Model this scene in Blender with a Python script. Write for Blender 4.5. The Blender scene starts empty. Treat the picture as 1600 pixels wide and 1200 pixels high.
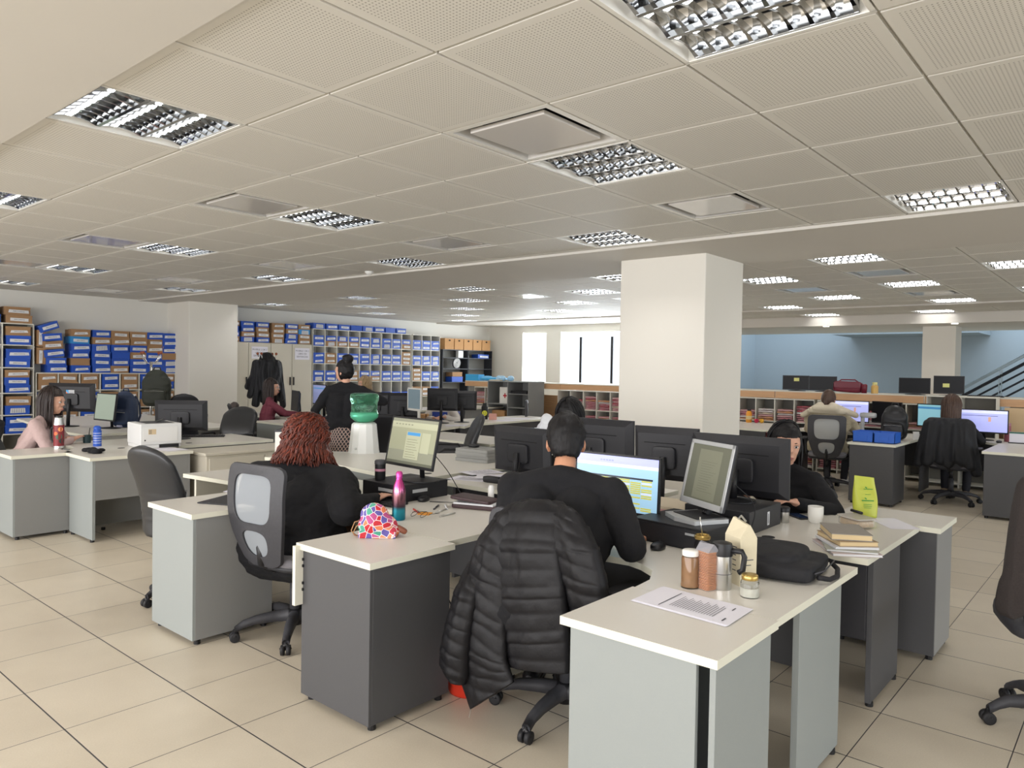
import bpy, bmesh, math, random
from mathutils import Vector, Matrix
S = bpy.context.scene
C = S.collection
PI = math.pi
rnd = random.Random(7)

# ---------------------------------------------------------------- camera
CAM = Vector((-1.6552, -5.4877, 1.5630)); FPX = 1160.2
def _axes(yaw, pitch, roll):
    cy, sy = math.cos(yaw), math.sin(yaw)
    fw = Vector((sy*math.cos(pitch), cy*math.cos(pitch), math.sin(pitch)))
    r = Vector((cy, -sy, 0)); u = r.cross(fw)
    c, s = math.cos(roll), math.sin(roll)
    return c*r + s*u, -s*r + c*u, fw
RX, UX, FX = _axes(0.8621, -0.0217, 0.0163)
cd = bpy.data.cameras.new('camera'); cam = bpy.data.objects.new('camera', cd); C.objects.link(cam)
cd.sensor_width = 36.0; cd.lens = FPX/1600*36; cd.clip_start = 0.05; cd.clip_end = 200
m = Matrix((RX, UX, -FX)).transposed().to_4x4(); m.translation = CAM
cam.matrix_world = m; S.camera = cam
def at(px, py, z):                       # a photo point brought down to the height z
    d = RX*((px-800)/FPX) + UX*((600-py)/FPX) + FX
    t = (z-CAM.z)/d.z
    p = CAM + d*t
    return p
def onx(px, py, x):
    d = RX*((px-800)/FPX) + UX*((600-py)/FPX) + FX
    return CAM + d*((x-CAM.x)/d.x)

# ---------------------------------------------------------------- world, lights, exposure
S.view_settings.view_transform = 'Standard'; S.view_settings.look = 'None'
S.view_settings.exposure = 0.17; S.view_settings.gamma = 1.0; S.view_settings.use_curve_mapping = False
W = bpy.data.worlds.new('world'); S.world = W; W.use_nodes = True
W.node_tree.nodes['Background'].inputs[0].default_value = (0.80, 0.90, 1.0, 1)
W.node_tree.nodes['Background'].inputs[1].default_value = 1.6
def area(name, loc, direction, sx, sy, power, col=(1, 1, 1), spread=PI):
    l = bpy.data.lights.new(name, 'AREA'); l.shape = 'RECTANGLE'; l.size = sx; l.size_y = sy
    l.energy = power; l.color = col; l.spread = spread
    o = bpy.data.objects.new(name, l); C.objects.link(o); o.location = loc
    o.rotation_euler = Vector(direction).to_track_quat('-Z', 'Y').to_euler()
    return o
# daylight standing in openings (inferred windows behind the camera, added one at right, far window, stair skylight)
area('daylight_area', (-6.05, -1.5, 1.75), (1, 0, 0), 16, 1.9, 720, (1.0, 0.97, 0.97))
area('daylight_area', (4, -13.05, 1.75), (0, 1, 0), 14, 1.9, 320, (0.93, 0.96, 1.0))  # added fill daylight from an unseen opening in the right wall
area('daylight_area', (15.1, 6.3, 1.9), (-1, 0, 0), 4.6, 1.9, 560, (0.86, 0.93, 1.0))
area('stair_skylight', (19.3, -1.2, 5.3), (0, 0, -1), 3.0, 10.0, 330, (0.76, 0.87, 1.0))
TUBE_W = 2.9

# ---------------------------------------------------------------- materials
MATS = {}
def lin(h):
    v = [int(h[i:i+2], 16)/255 for i in (0, 2, 4)]
    return tuple(c/12.92 if c <= 0.04045 else ((c+0.055)/1.055)**2.4 for c in v) + (1,)
def mat(name, col, rough=0.5, metal=0.0, spec=0.5, emit=0.0, noise=0.0, nscale=30.0, bump=0.0, bscale=200.0, trans=0.0, alpha=1.0, sheen=0.0, coat=0.0, stretch=None, ior=1.45):
    if name in MATS: return MATS[name]
    M = bpy.data.materials.new(name); M.use_nodes = True; nt = M.node_tree
    b = nt.nodes['Principled BSDF']; c = lin(col) if isinstance(col, str) else tuple(col)+(1,)
    b.inputs['Base Color'].default_value = c; b.inputs['Roughness'].default_value = rough
    b.inputs['Metallic'].default_value = metal; b.inputs['Specular IOR Level'].default_value = spec
    b.inputs['IOR'].default_value = ior
    b.inputs['Transmission Weight'].default_value = trans; b.inputs['Alpha'].default_value = alpha
    b.inputs['Sheen Weight'].default_value = sheen; b.inputs['Coat Weight'].default_value = coat
    if emit:
        b.inputs['Emission Color'].default_value = c; b.inputs['Emission Strength'].default_value = emit
    tc = None
    def coord(sc):
        nonlocal tc
        if tc is None: tc = nt.nodes.new('ShaderNodeTexCoord')
        mp = nt.nodes.new('ShaderNodeMapping'); nt.links.new(tc.outputs['Object'], mp.inputs[0])
        s = stretch or (1, 1, 1); mp.inputs['Scale'].default_value = tuple(sc*k for k in s)
        return mp.outputs[0]
    if noise:
        n = nt.nodes.new('ShaderNodeTexNoise'); nt.links.new(coord(nscale), n.inputs['Vector']); n.inputs['Scale'].default_value = 1.0
        n.inputs['Detail'].default_value = 4
        mx = nt.nodes.new('ShaderNodeMix'); mx.data_type = 'RGBA'
        mx.inputs['A'].default_value = tuple(max(0, x*(1-noise)) for x in c[:3])+(1,)
        mx.inputs['B'].default_value = tuple(min(1, x*(1+noise)) for x in c[:3])+(1,)
        nt.links.new(n.outputs['Fac'], mx.inputs['Factor']); nt.links.new(mx.outputs['Result'], b.inputs['Base Color'])
    if bump:
        n = nt.nodes.new('ShaderNodeTexNoise'); nt.links.new(coord(bscale), n.inputs['Vector']); n.inputs['Scale'].default_value = 1.0
        bp = nt.nodes.new('ShaderNodeBump'); bp.inputs['Strength'].default_value = bump; bp.inputs['Distance'].default_value = 0.003
        nt.links.new(n.outputs['Fac'], bp.inputs['Height']); nt.links.new(bp.outputs[0], b.inputs['Normal'])
    MATS[name] = M; return M
def mathn(nt, op, a, b=None, c=None):
    n = nt.nodes.new('ShaderNodeMath'); n.operation = op
    for i, v in enumerate((a, b, c)):
        if v is None: continue
        if isinstance(v, (int, float)): n.inputs[i].default_value = v
        else: nt.links.new(v, n.inputs[i])
    return n.outputs[0]
def floor_material():
    M = bpy.data.materials.new('floor_tiles'); M.use_nodes = True; nt = M.node_tree; b = nt.nodes['Principled BSDF']
    tc = nt.nodes.new('ShaderNodeTexCoord'); sp = nt.nodes.new('ShaderNodeSeparateXYZ'); nt.links.new(tc.outputs['Object'], sp.inputs[0])
    T = 0.51
    def line(o, w):
        f = mathn(nt, 'FRACT', mathn(nt, 'ADD', mathn(nt, 'DIVIDE', o, T), 100.5))
        return mathn(nt, 'LESS_THAN', mathn(nt, 'ABSOLUTE', mathn(nt, 'SUBTRACT', f, 0.5)), w/2/T)
    l = mathn(nt, 'MAXIMUM', line(sp.outputs[0], 0.0062), line(sp.outputs[1], 0.0042))
    cx = mathn(nt, 'FLOOR', mathn(nt, 'DIVIDE', sp.outputs[0], T)); cy = mathn(nt, 'FLOOR', mathn(nt, 'DIVIDE', sp.outputs[1], T))
    cv = nt.nodes.new('ShaderNodeCombineXYZ'); nt.links.new(cx, cv.inputs[0]); nt.links.new(cy, cv.inputs[1])
    wn = nt.nodes.new('ShaderNodeTexWhiteNoise'); wn.noise_dimensions = '2D'; nt.links.new(cv.outputs[0], wn.inputs['Vector'])
    n1 = nt.nodes.new('ShaderNodeTexNoise'); nt.links.new(tc.outputs['Object'], n1.inputs['Vector']); n1.inputs['Scale'].default_value = 3.0; n1.inputs['Detail'].default_value = 5
    n2 = nt.nodes.new('ShaderNodeTexNoise'); nt.links.new(tc.outputs['Object'], n2.inputs['Vector']); n2.inputs['Scale'].default_value = 160.0; n2.inputs['Detail'].default_value = 2
    v = mathn(nt, 'ADD', mathn(nt, 'MULTIPLY', wn.outputs['Value'], 0.22), mathn(nt, 'ADD', mathn(nt, 'MULTIPLY', n1.outputs['Fac'], 0.4), mathn(nt, 'MULTIPLY', n2.outputs['Fac'], 0.3)))
    r = nt.nodes.new('ShaderNodeValToRGB'); r.color_ramp.elements[0].color = lin('b8ad9a'); r.color_ramp.elements[1].color = lin('d5cbb8')
    r.color_ramp.elements[0].position = 0.2; r.color_ramp.elements[1].position = 0.75; nt.links.new(v, r.inputs[0])
    mx = nt.nodes.new('ShaderNodeMix'); mx.data_type = 'RGBA'; nt.links.new(l, mx.inputs['Factor']); nt.links.new(r.outputs[0], mx.inputs['A']); mx.inputs['B'].default_value = lin('3b3a3d')
    nt.links.new(mx.outputs['Result'], b.inputs['Base Color'])
    nt.links.new(mathn(nt, 'ADD', mathn(nt, 'MULTIPLY', n1.outputs['Fac'], 0.12), 0.30), b.inputs['Roughness'])
    return M
def panel_material(name, x0, y0):
    M = bpy.data.materials.new(name); M.use_nodes = True; nt = M.node_tree; b = nt.nodes['Principled BSDF']
    tc = nt.nodes.new('ShaderNodeTexCoord'); sp = nt.nodes.new('ShaderNodeSeparateXYZ'); nt.links.new(tc.outputs['Object'], sp.inputs[0])
    P = 0.6913
    def parts(o, o0):
        a = mathn(nt, 'MULTIPLY', mathn(nt, 'FRACT', mathn(nt, 'DIVIDE', mathn(nt, 'SUBTRACT', o, o0-P*40), P)), P)
        inside = mathn(nt, 'LESS_THAN', mathn(nt, 'ABSOLUTE', mathn(nt, 'SUBTRACT', a, P/2)), P/2-0.045)
        d = mathn(nt, 'SUBTRACT', mathn(nt, 'FRACT', mathn(nt, 'DIVIDE', a, 0.0157)), 0.5)
        return inside, mathn(nt, 'MULTIPLY', d, d)
    i1, d1 = parts(sp.outputs[0], x0); i2, d2 = parts(sp.outputs[1], y0)
    dot = mathn(nt, 'MULTIPLY', mathn(nt, 'LESS_THAN', mathn(nt, 'ADD', d1, d2), 0.045), mathn(nt, 'MULTIPLY', i1, i2))
    mx = nt.nodes.new('ShaderNodeMix'); mx.data_type = 'RGBA'; nt.links.new(dot, mx.inputs['Factor'])
    mx.inputs['A'].default_value = lin('d8d5cd'); mx.inputs['B'].default_value = lin('9c998f')
    nt.links.new(mx.outputs['Result'], b.inputs['Base Color']); b.inputs['Roughness'].default_value = 0.6
    return M
def hearts_material():
    M = bpy.data.materials.new('heart_print_fabric'); M.use_nodes = True; nt = M.node_tree; b = nt.nodes['Principled BSDF']
    tc = nt.nodes.new('ShaderNodeTexCoord'); v = nt.nodes.new('ShaderNodeTexVoronoi'); v.inputs['Scale'].default_value = 34
    nt.links.new(tc.outputs['Object'], v.inputs['Vector'])
    sp = nt.nodes.new('ShaderNodeSeparateColor'); nt.links.new(v.outputs['Color'], sp.inputs[0])
    r = nt.nodes.new('ShaderNodeValToRGB'); r.color_ramp.interpolation = 'CONSTANT'
    cols = ['b8202c', 'd87a50', 'b04a80', '4a9a84', '5c4f98', 'c0344a', 'd88a64']
    e = r.color_ramp.elements; e[0].color = lin(cols[0]); e[1].position = 1/7; e[1].color = lin(cols[1])
    for i in range(2, 7): q = e.new(i/7); q.color = lin(cols[i])
    nt.links.new(sp.outputs[0], r.inputs[0])
    v2 = nt.nodes.new('ShaderNodeTexVoronoi'); v2.feature = 'DISTANCE_TO_EDGE'; v2.inputs['Scale'].default_value = 34; nt.links.new(tc.outputs['Object'], v2.inputs['Vector'])
    mx = nt.nodes.new('ShaderNodeMix'); mx.data_type = 'RGBA'; nt.links.new(mathn(nt, 'LESS_THAN', v2.outputs['Distance'], 0.035), mx.inputs['Factor'])
    nt.links.new(r.outputs[0], mx.inputs['A']); mx.inputs['B'].default_value = lin('efe6e6'); nt.links.new(mx.outputs['Result'], b.inputs['Base Color'])
    b.inputs['Roughness'].default_value = 0.7; return M
def ramp_z_material(name, stops, rough, metal):
    M = bpy.data.materials.new(name); M.use_nodes = True; nt = M.node_tree; b = nt.nodes['Principled BSDF']
    tc = nt.nodes.new('ShaderNodeTexCoord'); sp = nt.nodes.new('ShaderNodeSeparateXYZ'); nt.links.new(tc.outputs['Object'], sp.inputs[0])
    r = nt.nodes.new('ShaderNodeValToRGB'); e = r.color_ramp.elements
    e[0].position, e[0].color = stops[0][0], lin(stops[0][1]); e[1].position, e[1].color = stops[1][0], lin(stops[1][1])
    for p, c in stops[2:]: q = e.new(p); q.color = lin(c)
    nt.links.new(mathn(nt, 'MULTIPLY', sp.outputs[2], 4.0), r.inputs[0]); nt.links.new(r.outputs[0], b.inputs['Base Color'])
    b.inputs['Roughness'].default_value = rough; b.inputs['Metallic'].default_value = metal; return M
def diamond_material():
    M = bpy.data.materials.new('diamond_print_skirt'); M.use_nodes = True; nt = M.node_tree; b = nt.nodes['Principled BSDF']
    tc = nt.nodes.new('ShaderNodeTexCoord'); sp = nt.nodes.new('ShaderNodeSeparateXYZ'); nt.links.new(tc.outputs['Object'], sp.inputs[0])
    h = mathn(nt, 'ADD', sp.outputs[1], mathn(nt, 'MULTIPLY', sp.outputs[0], 0.7))
    a = mathn(nt, 'FRACT', mathn(nt, 'MULTIPLY', mathn(nt, 'ADD', h, mathn(nt, 'MULTIPLY', sp.outputs[2], 0.7)), 26))
    c = mathn(nt, 'FRACT', mathn(nt, 'MULTIPLY', mathn(nt, 'SUBTRACT', h, mathn(nt, 'MULTIPLY', sp.outputs[2], 0.7)), 26))
    k = mathn(nt, 'MAXIMUM', mathn(nt, 'LESS_THAN', a, 0.26), mathn(nt, 'LESS_THAN', c, 0.26))
    mx = nt.nodes.new('ShaderNodeMix'); mx.data_type = 'RGBA'; nt.links.new(k, mx.inputs['Factor'])
    mx.inputs['A'].default_value = lin('1b191e'); mx.inputs['B'].default_value = lin('a78f84'); nt.links.new(mx.outputs['Result'], b.inputs['Base Color'])
    b.inputs['Roughness'].default_value = 0.8; return M

m_wall = mat('wall_paint', 'dcdad2', 0.7, noise=0.02, nscale=2)
m_soffit = mat('plaster_soffit', 'cdc9c1', 0.7, noise=0.02, nscale=2)
m_column = mat('column_paint', 'dedad0', 0.6)
m_tinted_wall = mat('daylight_tinted_paint', '8b979e', 0.7, noise=0.03, nscale=1.5)  # cool daylight cast on the lobby walls mixed into their colour
m_floor = floor_material()
m_top = mat('beige_laminate', 'd3cfc6', 0.32, noise=0.03, nscale=300)
m_edge = mat('cream_edge_band', 'd9d7c6', 0.5)
m_lg = mat('light_grey_melamine', '8d9290', 0.5, noise=0.03, nscale=200)
m_dg = mat('dark_grey_melamine', '48484a', 0.5, noise=0.04, nscale=200)
m_mg = mat('mid_grey_melamine', '828280', 0.5, noise=0.04, nscale=200)
m_cream = mat('cream_melamine', 'd8d5c6', 0.5)
m_beigemetal = mat('beige_enamelled_steel', 'c3bdae', 0.4)
m_black = mat('black_plastic', '17171a', 0.45)
m_black2 = mat('charcoal_plastic', '232327', 0.55)
m_rubber = mat('caster_rubber', '1c1c1f', 0.6)
m_greyplas = mat('worn_grey_plastic', '3a3a3e', 0.55, noise=0.2, nscale=60)
m_leather = mat('black_leatherette', '2a2b2d', 0.35, bump=0.15, bscale=120)
m_cloth = mat('grey_seat_cloth', '6e6c70', 0.9, bump=0.4, bscale=500)
m_mesh = mat('grey_mesh_fabric', 'a7adb3', 0.8, alpha=0.62)
m_steel = mat('brushed_steel', 'c9c9c6', 0.28, 1.0)
m_chrome = mat('chrome', 'e2e2e2', 0.12, 1.0)
m_mirror = mat('mirror_aluminium', 'b6b8ba', 0.09, 1.0)
m_white = mat('white_plastic', 'dddcd8', 0.4)
m_whitepaint = mat('white_enamel', 'e4e2db', 0.3)
m_paper = mat('white_paper', 'dcdae2', 0.85)
m_ink = mat('printed_ink', '4a4a52', 0.8)
m_inkblack = mat('black_ink', '15151a', 0.7)
m_label = mat('white_label_paper', 'd5d6d8', 0.8)
m_boxblue = mat('blue_corrugated_plastic', '2450b0', 0.45, noise=0.1, nscale=8)
m_boxbrown = mat('brown_cardboard', '9c7a58', 0.85, noise=0.1, nscale=8)
m_boxcyan = mat('light_blue_corrugated_plastic', '2f86c4', 0.45)
m_kraft = mat('kraft_cardboard', 'b4895c', 0.85, noise=0.08, nscale=12)
m_darkshelf = mat('dark_steel_shelving', '34363c', 0.5)
m_wood = mat('light_wood_veneer', 'c39a72', 0.5, noise=0.15, nscale=4, stretch=(1, 1, 12))
m_gap = mat('plenum_black', '0d0d0e', 0.9)
m_tube = mat('fluorescent_tube', (1, 0.98, 0.95), 0.5, emit=4.5)
m_screenoff = mat('black_screen_glass', '121317', 0.35, spec=0.25)
m_glass = mat('clear_glass', 'f2f5f3', 0.03, trans=1.0, ior=1.35)
m_darkcloth = mat('black_knit', '0e0e12', 0.9, noise=0.2, nscale=150, bump=0.3, bscale=260)
m_cable = mat('black_cable', '121214', 0.6)
m_skirt = diamond_material()
m_hearts = hearts_material()

# ---------------------------------------------------------------- mesh building
_text = {}
def text_geo(s, align='CENTER'):
    k = (s, align)
    if k not in _text:
        cu = bpy.data.curves.new('t', 'FONT'); cu.body = s; cu.size = 1.0; cu.align_x = align; cu.align_y = 'CENTER'; cu.resolution_u = 2
        o = bpy.data.objects.new('t', cu); C.objects.link(o)
        dg = bpy.context.evaluated_depsgraph_get(); me = bpy.data.meshes.new_from_object(o.evaluated_get(dg))
        _text[k] = ([v.co.copy() for v in me.vertices], [tuple(p.vertices) for p in me.polygons])
        bpy.data.meshes.remove(me); bpy.data.objects.remove(o); bpy.data.curves.remove(cu)
    return _text[k]
class MB:
    def __init__(s): s.v = []; s.f = []; s.m = []; s.mats = []; s.M = Matrix()
    def mi(s, mt):
        if mt not in s.mats: s.mats.append(mt)
        return s.mats.index(mt)
    def add(s, vs, fs, mt):
        b = len(s.v); i = s.mi(mt)
        s.v += [s.M @ Vector(p) for p in vs]
        s.f += [tuple(b+k for k in f) for f in fs]; s.m += [i]*len(fs); return s
    def box(s, lo, hi, mt):
        x0, y0, z0 = lo; x1, y1, z1 = hi
        return s.add([(x0,y0,z0),(x1,y0,z0),(x1,y1,z0),(x0,y1,z0),(x0,y0,z1),(x1,y0,z1),(x1,y1,z1),(x0,y1,z1)],
                     [(0,3,2,1),(4,5,6,7),(0,1,5,4),(1,2,6,5),(2,3,7,6),(3,0,4,7)], mt)
    def cbox(s, c, d, mt, rz=0, ry=0, rx=0):
        old = s.M; s.M = old @ Matrix.Translation(c) @ Matrix.Rotation(rz, 4, 'Z') @ Matrix.Rotation(ry, 4, 'Y') @ Matrix.Rotation(rx, 4, 'X')
        s.box((-d[0]/2, -d[1]/2, -d[2]/2), (d[0]/2, d[1]/2, d[2]/2), mt); s.M = old; return s
    def prism(s, poly, z0, z1, mt, mt_side=None):
        n = len(poly)
        s.add([(x, y, z0) for x, y in poly]+[(x, y, z1) for x, y in poly], [tuple(range(n-1, -1, -1)), tuple(range(n, 2*n))], mt)
        s.add([(x, y, z0) for x, y in poly]+[(x, y, z1) for x, y in poly], [(i, (i+1) % n, n+(i+1) % n, n+i) for i in range(n)], mt_side or mt); return s
    def tube(s, pts, r, mt, n=8, cap=True):
        pts = [Vector(p) for p in pts]; k = len(pts); rs = r if isinstance(r, (list, tuple)) else [r]*k
        vs = []; nrm = None
        for i, p in enumerate(pts):
            t = (pts[min(i+1, k-1)]-pts[max(i-1, 0)])
            t = t.normalized() if t.length > 1e-9 else Vector((0, 0, 1))
            if nrm is None: nrm = t.orthogonal().normalized()
            nrm = (nrm - t*nrm.dot(t)); nrm = nrm.normalized() if nrm.length > 1e-6 else t.orthogonal().normalized()
            bn = t.cross(nrm)
            for j in range(n):
                a = 2*PI*j/n; vs.append(p+(nrm*math.cos(a)+bn*math.sin(a))*rs[i])
        fs = [(i*n+j, i*n+(j+1) % n, (i+1)*n+(j+1) % n, (i+1)*n+j) for i in range(k-1) for j in range(n)]
        if cap: fs += [tuple(range(n-1, -1, -1)), tuple(range((k-1)*n, k*n))]
        return s.add(vs, fs, mt)
    def lathe(s, prof, mt, c=(0, 0, 0), n=24, sy=1.0):
        vs = [(c[0]+r*math.cos(2*PI*j/n), c[1]+sy*r*math.sin(2*PI*j/n), c[2]+z) for r, z in prof for j in range(n)]; k = len(prof)
        fs = [(i*n+j, i*n+(j+1) % n, (i+1)*n+(j+1) % n, (i+1)*n+j) for i in range(k-1) for j in range(n)]
        if prof[0][0] > 1e-6: fs.append(tuple(range(n-1, -1, -1)))
        if prof[-1][0] > 1e-6: fs.append(tuple(range((k-1)*n, k*n)))
        return s.add(vs, fs, mt)
    def ball(s, c, r, mt, n=16, k=10, R=None):
        r = (r, r, r) if isinstance(r, (int, float)) else r; vs = []; c = Vector(c)
        for i in range(k+1):
            t = PI*i/k
            for j in range(n):
                a = 2*PI*j/n; p = Vector((r[0]*math.sin(t)*math.cos(a), r[1]*math.sin(t)*math.sin(a), r[2]*math.cos(t)))
                vs.append(c+(R@p if R else p))
        fs = [(i*n+j, (i+1)*n+j, (i+1)*n+(j+1) % n, i*n+(j+1) % n) for i in range(k) for j in range(n)]
        return s.add(vs, fs, mt)
    def cap(s, a, b, ra, rb, mt, n=12):          # a tapered limb with round ends
        a = Vector(a); b = Vector(b); d = b-a; L = d.length
        if L < 1e-6: return s.ball(a, ra, mt)
        t = d/L; pts = []; rs = []
        for q in (-1, -0.9, -0.65, -0.35): pts.append(a+t*ra*q); rs.append(ra*math.sqrt(max(0.0004, 1-q*q)))
        pts.append(a); rs.append(ra); pts.append(b); rs.append(rb)
        for q in (0.35, 0.65, 0.9, 1): pts.append(b+t*rb*q); rs.append(rb*math.sqrt(max(0.0004, 1-q*q)))
        return s.tube(pts, rs, mt, n)
    def rbox(s, c, d, r, mt, n=4, rz=0, ry=0, rx=0):    # superellipsoid pad
        vs = []; e = r; nn = 20; k = 12
        def sg(w, m): return math.copysign(abs(w)**m, w)
        R = Matrix.Rotation(rz, 3, 'Z') @ Matrix.Rotation(ry, 3, 'Y') @ Matrix.Rotation(rx, 3, 'X')
        for i in range(k+1):
            t = -PI/2+PI*i/k
            for j in range(nn):
                a = 2*PI*j/nn
                p = Vector((d[0]/2*sg(math.cos(t), e)*sg(math.cos(a), e), d[1]/2*sg(math.cos(t), e)*sg(math.sin(a), e), d[2]/2*sg(math.sin(t), e)))
                vs.append(Vector(c)+R@p)
        return s.add(vs, [(i*nn+j, i*nn+(j+1) % nn, (i+1)*nn+(j+1) % nn, (i+1)*nn+j) for i in range(k) for j in range(nn)], mt)
    def text(s, body, M, size, mt, align='CENTER', sx=1.0):
        vs, fs = text_geo(body, align)
        old = s.M; s.M = old @ M @ Matrix.Diagonal((size*sx, size, size, 1)); s.add(vs, fs, mt); s.M = old; return s
    def mesh(s, name, smooth=False):
        me = bpy.data.meshes.new(name); me.from_pydata([tuple(v) for v in s.v], [], s.f)
        for q in s.mats: me.materials.append(q)
        me.polygons.foreach_set('material_index', s.m)
        if smooth: me.polygons.foreach_set('use_smooth', [True]*len(s.f))
        me.update(); return me
    def build(s, name, parent=None, smooth=False, bevel=0, label=None):
        o = bpy.data.objects.new(name, s.mesh(name, smooth)); C.objects.link(o)
        if parent: o.parent = parent
        if bevel:
            b = o.modifiers.new('bevel', 'BEVEL'); b.width = bevel; b.segments = 2; b.limit_method = 'ANGLE'; b.angle_limit = 0.7
        if label: o['label'] = label
        return o
def auto(o, ang=40):
    me = o.data; me.polygons.foreach_set('use_smooth', [True]*len(me.polygons))
    try: me.set_sharp_from_angle(angle=math.radians(ang))
    except Exception: pass
    return o
def tag(o, label, cat, group=None, kind=None):
    o['label'] = label; o['category'] = cat
    if group: o['group'] = group
    if kind: o['kind'] = kind
    return o
def thing(name, label, cat, loc=(0, 0, 0), rz=0, group=None):
    o = bpy.data.objects.new(name, None); C.objects.link(o); o.empty_display_size = 0.1
    o.location = loc; o.rotation_euler = (0, 0, rz); return tag(o, label, cat, group)
def struct(name, mb, **k):
    o = mb.build(name, **k); o['kind'] = 'structure'; return o
def kids(o): return list(o.children)
def copy_tree(o, parent=None):
    c = o.copy(); C.objects.link(c); c.parent = parent
    for ch in kids(o): copy_tree(ch, c)
    return c
def remesh(mb, voxel, smooth_it=3, name='m', mt=None, deform=None):
    me = mb.mesh(name); o = bpy.data.objects.new('tmp', me); C.objects.link(o)
    r = o.modifiers.new('r', 'REMESH'); r.mode = 'VOXEL'; r.voxel_size = voxel; r.use_smooth_shade = True
    q = o.modifiers.new('s', 'SMOOTH'); q.factor = 0.5; q.iterations = smooth_it
    dg = bpy.context.evaluated_depsgraph_get(); out = bpy.data.meshes.new_from_object(o.evaluated_get(dg))
    bpy.data.objects.remove(o); bpy.data.meshes.remove(me)
    out.name = name; out.materials.clear()
    for q in (mt if isinstance(mt, list) else [mt or mb.mats[0]]): out.materials.append(q)
    if deform:
        for v in out.vertices: v.co = deform(v.co.copy())
    out.polygons.foreach_set('use_smooth', [True]*len(out.polygons)); out.update(); return out
def link_mesh(name, me, parent=None):
    o = bpy.data.objects.new(name, me); C.objects.link(o)
    if parent: o.parent = parent
    return o
# ================================================================ SETTING
CH = 2.76; P = 0.6913
b = MB(); b.box((-6.3, -13.3, -0.1), (21.2, 9.5, 0), m_floor); struct('floor', b)
b = MB(); b.box((-6.3, 9.35, 0), (14.8, 9.55, 2.95), m_wall); struct('wall_left', b)
b = MB()   # rear wall with its long window opening
b.box((-6.2, -13.2, 0), (-6.0, 9.4, 0.8), m_wall); b.box((-6.2, -13.2, 2.7), (-6.0, 9.4, 2.95), m_wall)
b.box((-6.2, -13.2, 0.8), (-6.0, -9.5, 2.7), m_wall); b.box((-6.2, 6.5, 0.8), (-6.0, 9.4, 2.7), m_wall); struct('wall_rear', b)
b = MB()
b.box((-6.2, -13.2, 0), (21.2, -13.0, 0.8), m_wall); b.box((-6.2, -13.2, 2.7), (21.2, -13.0, 5.4), m_wall)
b.box((-6.2, -13.2, 0.8), (-3, -13.0, 2.7), m_wall); b.box((11, -13.2, 0.8), (21.2, -13.0, 2.7), m_wall); struct('wall_right', b)
for n, seg in enumerate([[(-6.05, -9.5+4*i) for i in range(5)]]):
    b = MB()
    for i in range(9): b.box((-6.14, -9.5+2*i-0.03, 0.8), (-6.08, -9.5+2*i+0.03, 2.7), m_steel)
    struct('window_3', b)
b = MB()   # window wall beyond the archive shelves
xw = 14.6
b.box((xw, 4.0, 0), (xw+0.2, 9.5, 1.17), m_wall); b.box((xw, 4.0, 2.57), (xw+0.2, 9.5, 2.95), m_wall)
b.box((xw, 8.07, 1.17), (xw+0.2, 9.5, 2.57), m_wall); b.box((xw, 6.72, 1.17), (xw+0.2, 7.22, 2.57), m_wall)
b.box((xw, 4.0, 1.17), (xw+0.2, 4.35, 2.57), m_wall); struct('wall_window_side', b)
def window(n, y0, y1, mull):
    b = MB()
    for y in mull: b.box((xw+0.08, y-0.035, 1.17), (xw+0.14, y+0.035, 2.42), m_black2)
    b.box((xw+0.06, y0, 1.17), (xw+0.16, y1, 1.20), m_whitepaint); b.box((xw+0.06, y0, 2.54), (xw+0.16, y1, 2.57), m_whitepaint)
    o = struct(n, b)
    g = MB(); g.box((xw+0.10, y0, 1.2), (xw+0.106, y1, 2.54), m_pane); g.build('pane', o)
m_pane = mat('window_glass', 'eef4f8', 0.02, alpha=0.12)
window('window_1', 7.22, 8.07, [7.24]); window('window_2', 4.35, 6.72, [6.11, 5.12])
b = MB(); b.box((5.2, -2.12, 0), (6.1, -1.13, CH), m_column); struct('column', b, bevel=0.012)
b = MB(); b.box((5.1, 8.45, 0), (6.1, 9.36, CH), m_column); struct('column', b, bevel=0.012)
b = MB(); b.box((15.6, -2.5, 0), (16.2, -1.9, 2.6), m_column); struct('column', b)

# ceiling: soffit bands and perforated panels
b = MB()
b.box((-6.3, -13.3, 2.95), (14.9, 9.5, 3.05), m_gap)
b.box((-6.2, -13.2, 2.735), (-0.39, 9.4, 2.95), m_soffit)
b.box((4.53, -13.2, 2.735), (6.17, 9.4, 2.95), m_soffit)
b.box((12.44, -13.2, 2.735), (13.2, 9.4, 2.95), m_soffit)
b.box((14.62, -13.2, 2.56), (14.95, 4.0, 2.95), m_soffit)
b.box((14.95, -13.2, 2.56), (17.7, 4.0, 2.72), m_soffit)
z1c = ([(-1, v) for v in (-14, -10, -6, -2, 2, 6, 10, 14)] + [(2, v) for v in (-16, -12, -8, -4, 0, 4, 8, 12, 16)] + [(5, v) for v in (-14, -10, -6, -2, 2, 6, 10, 14)] + [(0, -2)])
z1c.remove((-1, -2)); 
z1a = [(1, v) for v in (0, 4, 8, 12, 16, -8, -4)] + [(4, v) for v in (-8, -4, 0, 4, 8, 12, 16)]
z2c = [(u, v) for u in (0, 4, 8) for v in (-12, -8, -4, 0, 4, 8, 12, 16)] + [(u, v) for u in (2, 6) for v in (-10, -6, -2, 2, 6, 10, 14)]
z2a = [(2, 8), (2, 0), (4, 2), (6, 0), (2, -6), (4, 6)]
z3c = [(1, 4), (1, 1), (1, -2), (1, -6)]
X1, X2, X3, Y0 = 0.314, 6.20, 13.22, -3.391
mp1 = panel_material('perforated_panel_a', X1, Y0); mp2 = panel_material('perforated_panel_b', X2, Y0); mp3 = panel_material('perforated_panel_c', X3, Y0)
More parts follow.
